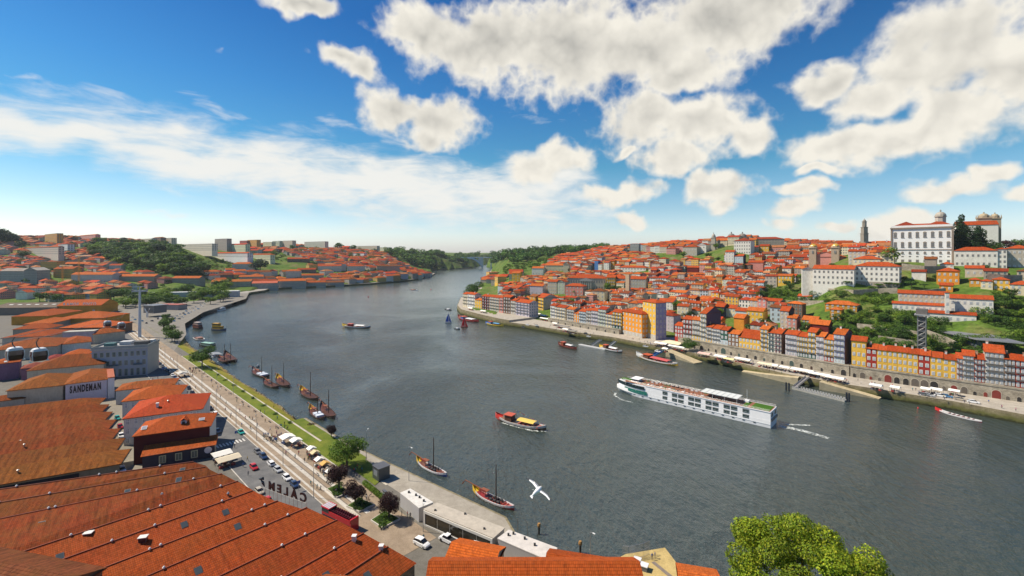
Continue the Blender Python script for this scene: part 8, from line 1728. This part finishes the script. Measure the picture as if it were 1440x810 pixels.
# ------------------------------------------------------------------ vehicles
def car_mesh():
 L = 2.1; body = MB(); st = [(-2.12, .38, .66, .70), (-2.02, .26, .86, .82), (-1.4, .22, .95, .86), (-.2, .2, .93, .87), (.9, .2, .92, .87), (1.6, .22, .82, .84), (2.0, .28, .68, .78), (2.12, .36, .56, .66)]
 rings = [[(x, -b, z0), (x, -b, z1 - .1), (x, -b * .86, z1), (x, b * .86, z1), (x, b, z1 - .1), (x, b, z0)] for x, z0, z1, b in st]; body.loft(rings, 0, WHITE)
 g = [(-1.95, .62, .92), (-1.55, .68, 1.34), (-.4, .69, 1.46), (.35, .68, 1.42), (1.1, .62, .92)]; r2 = [[(x, -b * (1.16 if z < 1 else 1), z if z > 1 else .86), (x, -b * .9, z), (x, b * .9, z), (x, b * (1.16 if z < 1 else 1), z if z > 1 else .86)] for x, b, z in g]
 glass = MB(); rr = [[(x, -.78, .88), (x, -b * .93, z), (x, b * .93, z), (x, .78, .88)] for x, b, z in ((-1.98, .7, .9), (-1.6, .7, 1.30), (-.4, .7, 1.40), (.35, .7, 1.38), (1.15, .7, .9))]; glass.loft(rr, 0, (.015, .018, .022))
 roof = MB(); q = [(-1.62, .66, 1.32), (-.4, .67, 1.47), (.38, .66, 1.43)]; roof.loft([[(x, -b, z - .04), (x, -b * .9, z + .02), (x, b * .9, z + .02), (x, b, z - .04)] for x, b, z in q], 0, WHITE)
 wheel = MB(); wheel.tube([(0, -.11, 0), (0, .11, 0)], .32, 12, 0, (.015, .015, .015)); wheel.tube([(0, -.12, 0), (0, .12, 0)], .19, 8, 0, (.35, .35, .36))
 return body, glass, roof, wheel
_cb, _cg, _cr, _cw = car_mesh(); _cgm, _cwm = _cg.mesh('windows', ['glass']), _cw.mesh('wheel', ['plain']); _cc = {}
CARC = dict(white=(.72, .72, .72), silver=(.42, .43, .44), black=(.02, .02, .022), red=(.42, .02, .02), navy=(.02, .04, .10), grey=(.14, .14, .15), teal=(.03, .30, .26), beige=(.4, .35, .28), blue=(.06, .18, .35))
def car(p, rz, cn, base, grp, sc=(1, 1, 1), parts=True, auto_=True, kind='car'):
 if cn not in _cc:
  for mb in (_cb, _cr): mb.c = [CARC[cn]] * len(mb.c)
  _cc[cn] = (_cb.mesh('body', ['car_paint']), _cr.mesh('roof', ['car_paint']))
 o = empty('parked_car' if 'parked' in base else 'car', p, rz); b, r = _cc[cn]
 link('body', b, o, scale=sc); link('windows', _cgm, o, scale=sc); link('roof', r, o, scale=sc)
 if parts:
  for x in (-1.3, 1.32):
   for y in (-.8, .8): link('wheel', _cwm, o, (x * sc[0], y * sc[1], .32))
 auto(o, base.replace('CC', cn), kind, grp); return o
AL = math.atan2(-DV.y, -DV.x)
GP = 'cars parked along the river street'
for x, y, cn, sc in ((219, 503, 'white', 1), (223, 506, 'black', 1), (227, 509, 'red', 1), (231, 512, 'black', 1), (235, 515, 'grey', 1), (238.5, 518.5, 'white', 1), (241, 521, 'black', 1), (245, 525, 'black', 1), (248.5, 528, 'white', 1), (251, 531, 'navy', 1), (255, 534, 'silver', 1), (276, 553, 'black', 1.05), (282, 557.5, 'white', 1), (288.5, 562.5, 'silver', 1.1), (297, 570, 'black', 1), (301.5, 575, 'black', 1.1), (308, 581.5, 'white', 1),
 (367, 635.5, 'grey', 1), (377, 642, 'navy', 1.15), (387.5, 651.5, 'white', 1), (398, 660, 'silver', 1), (410, 671.5, 'white', 1), (423, 680.5, 'navy', 1), (214, 497, 'black', 1), (209, 494, 'white', 1), (168, 447, 'silver', 1), (163, 443, 'white', 1), (160, 440.5, 'black', 1), (157, 438, 'silver', 1), (154, 436, 'white', 1), (172, 450, 'black', 1)):
 s_, t_ = st_of(x, y); t_ = 55.9; car(ST(s_, t_, 5.03), AL + (math.pi if random.random() < .3 else 0), cn, 'CC car parked in the line along the esplanade kerb', GP, (sc, 1, sc))
for k in range(13): car(ST(118 + k * 8.5 + random.uniform(-1, 1) if k < 5 else 190 + k * 9, 46.9, 5.03), AL, random.choice(list(CARC)), 'CC car parked on the building side of the river street', 'cars parked on the building side')
for x, y, cn, rot, lb in ((248.5, 541, 'black', 0, 'black car driving along the river street before the hotel'), (253.5, 546.5, 'red', 0, 'red car driving just behind the black one'), (265.5, 547, 'black', 0, 'black car in the right lane of the street'), (306, 608, 'grey', .0, 'grey car in the left lane near the crossing'), (339, 609.5, 'teal', 0, 'black and teal taxi by the crossing'), (357, 659, 'red', 0, 'red car driving below the crossing'), (204, 500, 'white', 0, 'white van on the street by the hotel corner')):
 p = P(x, y, 5.03); o = car(p, AL, cn, lb, None, (1.05, 1, 1.05))
for x, y, cn, lb in ((165, 590, 'teal', 'dark teal van parked in the narrow side street'), (169, 602, 'red', 'red car parked in the narrow side street'), (170.5, 615, 'white', 'white car parked in the narrow side street'), (172, 663, 'white', 'white vehicle parked at the near end of the side street')): s_, t_ = st_of(x, y); car(ST(s_, t_, 5.03), AL, cn, lb.replace('parked', 'standing'), None, (1.05, 1, 1.15))
rgc = random.Random(12)
for x, y in ((246, 448), (249, 445), (253, 442.5), (258, 441), (262, 438), (266, 435.5), (271, 434), (256, 446.5), (275, 432), (282, 429), (286, 426.5), (291, 424), (268, 439.5), (279, 435), (222, 449), (226, 447), (186, 447), (190, 450), (184, 452), (245, 452), (252, 449), (260, 443), (265, 441), (273, 437), (277, 434), (284, 431), (288, 428), (295, 422), (299, 420), (305, 418), (311, 417), (200, 452), (206, 455), (214, 452)): car(P(x, y, 4.9), R(rgc.uniform(-60, -20)), rgc.choice(['white', 'silver', 'silver', 'black', 'blue']), 'CC car parked on the quay car park by the marina', 'cars on the marina car park')
for x, y, cn, lb in ((1350, 562.5, 'beige', 'beige estate car on the right quay'), (1369, 566.5, 'white', 'white car at the right end of the quay line'), (1299, 556, 'grey', 'dark car on the right quay near the wall arches'), (1306.5, 557, 'silver', 'silver car beside the dark one on the right quay'), (742, 457.5, 'white', 'white car on the far square'), (755, 458.5, 'silver', 'silver car on the far square'), (736, 461, 'black', 'black car at the edge of the far square'), (828, 474, 'silver', 'silver car below the grey quayside row'), (824, 470, 'black', 'black car below the grey quayside row'), (908, 488, 'silver', 'silver car by the orange corner block'), (925, 495, 'white', 'white car at the top of the stone ramp'), (1322, 557.5, 'white', 'white car among people on the right quay'), (1332, 558.5, 'blue', 'blue car among people on the right quay')): car(P(x, y, 4.55), R(-52), cn, lb, None, (1.1, 1, 1.05))
car(P(593, 767, 5), R(-35), 'white', 'white off-road car parked on the tan forecourt', None, (1.1, 1.08, 1.25)); car(P(677, 772, 5), R(-40), 'white', 'white van roof showing behind the small orange roof', None, (1.2, 1.08, 1.3))
def pickup(x, y, rz, col, label):
 p = P(x, y, 5.05); o = empty('pickup', p, rz, label, 'pickup truck'); m = MB()
 m.loft([[(x_, -b, .35), (x_, -b, z1), (x_, b, z1), (x_, b, .35)] for x_, z1, b in ((-2.6, 1.1, .9), (-.3, 1.1, .93), (1.2, 1.12, .93), (2.3, 1.02, .88), (2.6, .7, .8))], 0, col); m.build('body', 'car_paint', o); m = MB(); m.loft([[(x_, -b, 1.05), (x_, -b * .9, z1), (x_, b * .9, z1), (x_, b, 1.05)] for x_, z1, b in ((-.5, 1.1, .85), (-.35, 1.75, .8), (.9, 1.78, .8), (1.5, 1.1, .85))], 0, (.02, .02, .03)); m.build('windows', 'glass', o)
 m = MB(); m.box(-.4, .85, -.72, .72, 1.74, 1.84, 0, col); m.build('cab_roof', 'car_paint', o); m = MB(); m.box(-2.5, -.55, -.75, .75, 1.101, 1.16, 0, (.02, .02, .02)); m.build('bed_cover', 'plain', o)
 for a in (-1.7, 1.6):
  for b in (-.85, .85): m = MB(); m.tube([(a, b - .13, .4), (a, b + .13, .4)], .4, 12, 0, (.02, .02, .02)); m.build('wheel', 'plain', o)
pickup(630, 762, R(145), (.74, .74, .74), 'white pickup with black bed cover in front of the glass pavilion'); pickup(655, 752, R(150), (.05, .055, .06), 'dark grey pickup beside the glass pavilion front')
def bus():
 p = P(478, 722, 8); p.z = 4.4; o = empty('open_top_bus', p, math.atan2(-.53, .85), 'red open-top double-decker sightseeing bus behind the warehouse roof edge', 'bus'); red = (.48, .015, .02)
 m = MB(); m.box(-6, 6, -1.3, 1.3, .4, 3.2, 0, red); m.box(-6, -3, -1.3, 1.3, 3.2, 4.3, 0, (.03, .03, .03)); m.box(5.6, 6, -1.3, 1.3, 3.2, 4.2, 0, red)
 for y in (-1.3, 1.2): m.box(-3, 6, y, y + .1, 3.2, 3.9, 0, red)
 m.build('body', 'car_paint', o); m = MB(); m.box(-5.6, 5.6, -1.33, 1.33, 1.5, 2.6, 0, (.02, .02, .03)); m.build('windows', 'glass', o); m = MB(); m.box(-6.2, -2.9, -1.4, 1.4, 4.3, 4.5, 0, red)
 for k in range(4): m.box(-6.0 + k * .78, -5.4 + k * .78, -1.15, 1.15, 4.5, 4.53, 0, (.45, .47, .5))
 m.build('front_canopy', 'car_paint', o)
 for k in range(9):
  for y in (-.75, .75): m = MB(); m.box(-.25, .25, -.45, .45, 0, .45, 0, (.1, .01, .03)); m.box(.2, .3, -.45, .45, .4, 1.0, 0, (.12, .015, .03)); m.build('seat', 'plain', o, (-2.2 + k * .85, y, 3.2))
 for a in (-4, 4):
  for b in (-1.2, 1.2): m = MB(); m.tube([(a, b - .15, .5), (a, b + .15, .5)], .5, 12, 0, (.02, .02, .02)); m.build('wheel', 'plain', o)
bus()
# ------------------------------------------------------------------ platform at the bottom right of centre, posts, gull
def platform():
 pts = [(848, 796), (880, 779), (893, 777), (935, 770), (945, 783), (962, 806), (985, 830), (800, 830)]; q = [P(x, y, 3.2) for x, y in pts]; m = MB(); m.prism([(p.x, p.y) for p in q][::-1], -6, 3.2, 0, (.50, .38, .16), 0, (.3, .24, .14)); tag(m.build('jetty', 'paving'), 'tan stone landing with a fenced corner at the bottom of the view', 'jetty')
 a = [P(876, 787, 3.2), P(884, 788, 3.2), P(905, 783, 3.2), P(913, 779, 3.2)]; a0 = a[0]; o = empty('fence', a0, 0, 'pale metal mesh fence on the tan landing', 'fence')
 for s_, e in zip(a, a[1:]):
  s2, e2 = s_ - a0, e - a0; m = MB(); n = max(3, int((e2 - s2).length / .25))
  for k in range(n + 1): p = s2.lerp(e2, k / n); m.tube([p, p + Vector((0, 0, 3.4))], .03, 3, 0, (.5, .51, .53))
  for z in (.2, 1.8, 3.4): m.tube([s2 + Vector((0, 0, z)), e2 + Vector((0, 0, z))], .04, 4, 0, (.5, .5, .52))
  m.build('mesh_panel', 'metal', o)
 for x, y, s_, c_, lb in ((896, 793, 1.6, (.66, .66, .68), 'white-lidded grey box on the tan landing, further one'), (906, 801, 1.6, (.66, .66, .68), 'white-lidded grey box on the tan landing, nearer one'), (873, 796, 1.5, (.62, .62, .62), 'white box half hidden by the orange roof edge')):
  p = P(x, y, 3.2); o = empty('equipment_box', p, R(-30), lb, 'box'); m = MB(); m.box(-s_ / 2, s_ / 2, -s_ / 2, s_ / 2, 0, 1.1, 0, (.12, .13, .15)); m.build('body', 'paint', o); m = MB(); m.box(-s_ / 2 - .1, s_ / 2 + .1, -s_ / 2 - .1, s_ / 2 + .1, 1.1, 1.25, 0, c_); m.build('lid', 'paint', o)
 m = MB(); a, b = P(918, 790, 3.25), P(945, 812, 3.25); d = (b - a).normalized(); n = Vector((-d.y, d.x, 0)) * .5; m.face([a - n, b - n, b + n, a + n], 0, (.22, .18, .15)); tag(m.build('plank_walkway', 'wood'), 'dark plank strip across the tan landing', 'walkway')
platform()
for x, y, lb in ((758, 751, 'timber mooring post with a rust-coloured cap, left one'), (816, 777, 'timber mooring post with a rust-coloured cap, right one')):
 p = P(x, y, 0); o = empty('mooring_post', p, 0, lb, 'post'); m = MB(); m.tube([(0, 0, -2), (0, 0, 2.2)], .28, 8, 0, (.03, .025, .02)); m.build('post', 'wood', o); m = MB(); m.tube([(0, 0, 2.0), (0, 0, 2.5), (0, 0, 3.0)], [.42, .5, .36], 8, 0, (.38, .2, .06)); m.build('cap', 'wood', o)
for i in range(12): x = 588 + i * 14; y = 690 + i * 5.6; p = P(x, y, 0); m = MB(); m.tube([(0, 0, -2), (0, 0, 3.4)], .07, 5, 0, (.22, .2, .16)); auto(m.build('stake', 'wood', None, p), 'thin grey stake standing in the water by the near quay', 'stake', 'stakes along the near quay')
def gull():
 Y = 17; c = PY(757, 690, Y); o = empty('gull', c, 0, 'white gull with grey wings gliding over the river', 'gull'); q = lambda x, y, dy=0: PY(x, y, Y + dy - (y - 690) * .035) - c
 m = MB(); wh = (.75, .75, .76); gy = (.26, .27, .30); m.tube([q(748, 698), q(751, 694.5), q(756, 690), q(759, 687), q(761.2, 684.6)], [.02, .05, .09, .075, .035], 8, 0, wh)
 m.tube([q(761, 685), q(762.2, 683.4)], [.02, .006], 5, 0, (.6, .35, .05)); m.face([q(751, 694), q(745, 697.5), q(748.5, 701.5)], 0, wh); m.face([q(748.5, 701.5), q(745, 697.5, .01), q(751, 694, .01)], 0, wh)
 def wing(lead, trail):
  for k in range(len(lead) - 1):
   cc = gy if k < len(lead) - 2 else (.06, .06, .07)
   mid = [lead[k] * .5 + trail[k] * .5 + Vector((0, -.02, .02)), lead[k + 1] * .5 + trail[k + 1] * .5 + Vector((0, -.02, .02))]
   m.face([lead[k], lead[k + 1], mid[1], mid[0]], 0, gy if k < 3 else cc); m.face([mid[0], mid[1], trail[k + 1], trail[k]], 0, wh if k < 3 else cc); m.face([trail[k], trail[k + 1], lead[k + 1], lead[k]], 0, wh)
 wing([q(759.5, 686), q(756, 681), q(751, 676.5), q(745, 673.5), q(739.5, 671.6)], [q(756.5, 690.5), q(753, 685), q(749, 680), q(744, 675.8), q(739.2, 672.0)])
 wing([q(760.5, 688.5), q(765, 691.5), q(770, 695.5), q(773.8, 701.5), q(776, 706.5)], [q(757, 691), q(762.5, 694), q(768, 698.2), q(772.3, 703.5), q(775.3, 706.8)])
 m.build('body', 'bird', o, smooth=True)
gull()
# ------------------------------------------------------------------ people
def person_base(pose):
 J = {'pelvis': (0, 0, .95, .125), 'belly': (0, 0, 1.1, .12), 'chest': (0, 0, 1.32, .135), 'neck': (0, 0, 1.5, .055), 'head': (0, .015, 1.62, .092), 'crown': (0, .01, 1.72, .07)}
 E = [('pelvis', 'belly'), ('belly', 'chest'), ('chest', 'neck'), ('neck', 'head'), ('head', 'crown')]
 st = {'stand': 0.03, 'walk': .26, 'sit': 0}[pose]
 for s, n in ((-1, 'l'), (1, 'r')):
  f = st * s
  J['hip' + n] = (s * .1, 0, .9, .095); J['sh' + n] = (s * .19, 0, 1.42, .06); J['el' + n] = (s * .25, -f * .5 - .02, 1.16, .045); J['ha' + n] = (s * .24, -f * .9 + .06, .92, .035)
  if pose == 'sit': J['hip' + n] = (s * .1, 0, .5, .1); J['kn' + n] = (s * .13, .45, .5, .075); J['an' + n] = (s * .13, .48, .08, .05); J['to' + n] = (s * .13, .62, .05, .04)
  else: J['kn' + n] = (s * .11, f * .6 + .03, .5, .068); J['an' + n] = (s * .11, f * 1.15 - .04, .09, .045); J['to' + n] = (s * .12, f * 1.15 + .13, .04, .035)
  E += [('pelvis', 'hip' + n), ('hip' + n, 'kn' + n), ('kn' + n, 'an' + n), ('an' + n, 'to' + n), ('chest', 'sh' + n), ('sh' + n, 'el' + n), ('el' + n, 'ha' + n)]
 if pose == 'sit':
  for k in J:
   if k[:2] not in ('hi', 'kn', 'an', 'to'): x, y, z, r = J[k]; J[k] = (x, y, z - .42, r)
 ks = list(J); me = bpy.data.meshes.new('person'); me.from_pydata([J[k][:3] for k in ks], [(ks.index(a), ks.index(b)) for a, b in E], []); ob = bpy.data.objects.new('tmp', me); C.objects.link(ob)
 md = ob.modifiers.new('s', 'SKIN')
 for i, k in enumerate(ks): v = me.skin_vertices[0].data[i]; v.radius = (J[k][3], J[k][3] * .85); v.use_root = (k == 'pelvis')
 sb = ob.modifiers.new('u', 'SUBSURF'); sb.levels = 1
 bpy.context.view_layer.update(); out = bpy.data.meshes.new_from_object(ob.evaluated_get(bpy.context.evaluated_depsgraph_get())); bpy.data.objects.remove(ob); return out
_pb = {k: person_base(k) for k in ('stand', 'walk', 'sit')}; _pv = {}
SH = dict(white=(.7, .7, .7), red=(.5, .03, .04), black=(.02, .02, .025), blue=(.05, .12, .38), teal=(.03, .25, .28), pink=(.55, .25, .3), grey=(.25, .25, .27), green=(.05, .22, .08), yellow=(.6, .45, .06), navy=(.02, .03, .08))
def person(p, rz, shirt, pose, base, grp):
 tr = {'white': (.03, .04, .09), 'red': (.04, .05, .1), 'black': (.03, .03, .03), 'blue': (.3, .26, .18)}.get(shirt, (.04, .045, .07)); k = (shirt, pose)
 if k not in _pv:
  me = _pb[pose].copy(); me.name = 'person'; me.materials.clear(); me.materials.append(MAT['cloth']); dz = -.42 if pose == 'sit' else 0; cols = []
  for f in me.polygons:
   c = f.center; z = c.z; col = SH[shirt]
   if z > 1.66 + dz or (z > 1.55 + dz and c.y < -.02): col = (.05, .03, .02)
   elif z > 1.49 + dz: col = (.48, .28, .2)
   elif abs(c.x) > .2 and z < 1.12 + dz: col = (.48, .28, .2)
   elif z < .11: col = (.03, .03, .03)
   elif z < .96 + dz or (pose == 'sit' and c.y > .1): col = tr
   cols += [(*col, 1)] * f.loop_total
  ca = me.color_attributes.new('Col', 'FLOAT_COLOR', 'CORNER'); ca.data.foreach_set('color', np.array(cols, dtype=np.float32).ravel()); me.polygons.foreach_set('use_smooth', [True] * len(me.polygons)); _pv[k] = me
 o = link('person', _pv[k], None, p, rz); auto(o, base.replace('SS', shirt), 'person', grp); return o
rgp = random.Random(21); SL = list(SH)
GPL = 'people on the left esplanade'; GPR = 'people on the right bank promenade'
for x, y in ((275, 547), (297, 538), (299, 545), (306, 546), (322, 555), (305, 551), (300, 577), (324, 588), (317, 578), (337, 579), (345, 590), (351, 590), (355, 591), (360, 587), (357, 580), (366, 581), (373, 594), (325, 585), (385, 574), (412, 588), (232, 512), (244, 508), (284, 531), (262, 533), (211, 535), (215, 535), (222, 533), (235, 480), (210, 476), (222, 493), (228, 500), (288, 526), (330, 630), (348, 648), (342, 657), (349, 669), (437, 683), (446, 688), (451, 690), (353, 607), (333, 566), (352, 603), (340, 600), (290, 552), (310, 560), (318, 568), (342, 572), (362, 600), (380, 606), (372, 582), (390, 590), (400, 598), (420, 640), (428, 650), (415, 645), (402, 640), (268, 538), (255, 525), (250, 517), (240, 505), (226, 492), (220, 488), (205, 470), (198, 465), (190, 460)):
 person(P(x, y, 5.05), rgp.uniform(0, 6.28), rgp.choice(SL), 'walk' if rgp.random() < .7 else 'stand', 'person in SS top walking on the striped esplanade', GPL)
def cloud(cx, cy, rx, ry, n, base, grp, z, poses=('stand', 'stand', 'walk', 'sit')):
 for _ in range(n): a = rgp.uniform(0, 6.28); q = rgp.random() ** .6; person(P(cx + rx * q * math.cos(a), cy + ry * q * math.sin(a), z), rgp.uniform(0, 6.28), rgp.choice(SL), rgp.choice(poses), base, grp)
cloud(270, 524, 10, 6, 24, 'person in SS top in the crowd by the beige shelter', GPL, 5.05); cloud(385, 617, 16, 7, 34, 'person in SS top in the crowd under the round parasols', GPL, 5.05); cloud(396, 603, 10, 4, 6, 'person in SS top above the parasol crowd', GPL, 5.05)
cloud(437, 645, 8, 8, 9, 'person in SS top beside the stall row at the lawn', GPL, 5.1); cloud(452, 665, 8, 6, 5, 'person in SS top beside the stall covers', GPL, 5.1); cloud(477, 697, 10, 5, 6, 'person in SS top resting at the tree planters', GPL, 5.1); cloud(515, 702, 12, 5, 6, 'person in SS top resting near the right planter', GPL, 5.1); cloud(500, 665, 12, 8, 6, 'person in SS top on the near lawn', GPL, 5.15); cloud(595, 766, 6, 6, 6, 'person in SS top on the tan forecourt', GPL, 5.05)
for x, y in ((565, 726), (573, 727), (577, 729), (533, 697), (921, 785), (917, 787)): person(P(x, y, 5.05 if x < 900 else 3.25), rgp.uniform(0, 6), rgp.choice(['blue', 'red', 'black', 'pink']), 'stand', 'person in SS top near the pavilions and landing', GPL)
def on_prom(x): # middle of the right promenade at photo column x
 xs = [716, 745, 790, 860, 905, 960, 1000, 1060, 1110, 1180, 1240, 1340, 1440]; top = [448, 452, 460, 470, 478, 488, 496, 508, 517, 529, 539, 553, 565]; bot = [456, 461, 468, 478, 486, 497, 505, 519, 530, 542, 551, 567, 585]
 return np.interp(x, xs, top), np.interp(x, xs, bot)
for k in range(118):
 x = rgp.choice([rgp.uniform(745, 860), rgp.uniform(880, 935), rgp.uniform(940, 1100), rgp.uniform(980, 1060), rgp.uniform(1060, 1250), rgp.uniform(1250, 1440)]); a, b = on_prom(x); y = a + (b - a) * rgp.uniform(.15, .92)
 where = 'by the grey quayside row' if x < 870 else ('on the square by the corner blocks' if x < 945 else ('near the umbrella pine' if x < 1010 else ('under the middle arcaded wall' if x < 1110 else ('by the long white awnings' if x < 1200 else 'below the yellow and red row'))))
 person(P(x, y, 4.52), rgp.uniform(0, 6.28), rgp.choice(SL), rgp.choice(('stand', 'walk')), 'person in SS top ' + where, GPR)
# benches and clipped bushes along the lawn
for i in range(9): s0 = 205 + i * 16; p = ST(s0, 75.2, 5.06); o = tree(p.x, p.y, 1.5, 'bush', 2, z=5.06, wide=1.5, auto_label='low clipped bush at the outer edge of the esplanade lawn', grp='clipped bushes on the lawn', cat='bush', name='bush')
for i in range(20):
 s0 = 165 + i * 9.5; p = ST(s0, 69.6, 5.07); o = empty('bench', p, math.atan2(DV.y, DV.x)); m = MB(); m.box(-.9, .9, -.25, .25, .4, .47, 0, (.12, .10, .08)); m.build('seat', 'wood', o); m = MB(); m.box(-.8, -.7, -.2, .2, 0, .4, 0, (.3, .3, .3)); m.build('leg', 'metal', o); m = MB(); m.box(.7, .8, -.2, .2, 0, .4, 0, (.3, .3, .3)); m.build('leg', 'metal', o); auto(o, 'dark bench beside the lawn edge of the esplanade', 'bench', 'benches along the lawn')
for x, y in ((229, 524), (332, 617), (398, 632), (388, 627), (420, 690)): p = P(x, y, 5.05); o = empty('traffic_sign', p, R(40)); m = MB(); m.tube([(0, 0, 0), (0, 0, 3)], .05, 5, 0, (.4, .4, .4)); m.build('pole', 'metal', o); m = MB(); m.box(-.5, .5, -.04, .04, 2.1, 3.1, 0, (.05, .12, .35)); m.build('panel', 'paint', o); auto(o, 'blue square traffic sign beside the river street', 'traffic sign', 'blue traffic signs')
# ------------------------------------------------------------------ air: faint haze far up the river
def haze():
 m = bpy.data.materials.new('haze_air'); m.use_nodes = True; t = m.node_tree; t.nodes.clear(); w = NT(t); v = w.n('ShaderNodeVolumePrincipled', {'Density': HAZE}); v.inputs['Color'].default_value = (.85, .92, 1, 1); o = w.n('ShaderNodeOutputMaterial'); w.t.links.new(v.outputs[0], o.inputs['Volume'])
 b = MB(); MAT['haze_air'] = m; b.box(-13000, 13000, -500, 8000, -9, 200, 0); ob = b.build('haze', 'haze_air'); ob['kind'] = 'stuff'; ob['label'] = 'thin pale haze over the far river'
HAZE = 0.000035
if HAZE > 0: haze()
finish_labels()
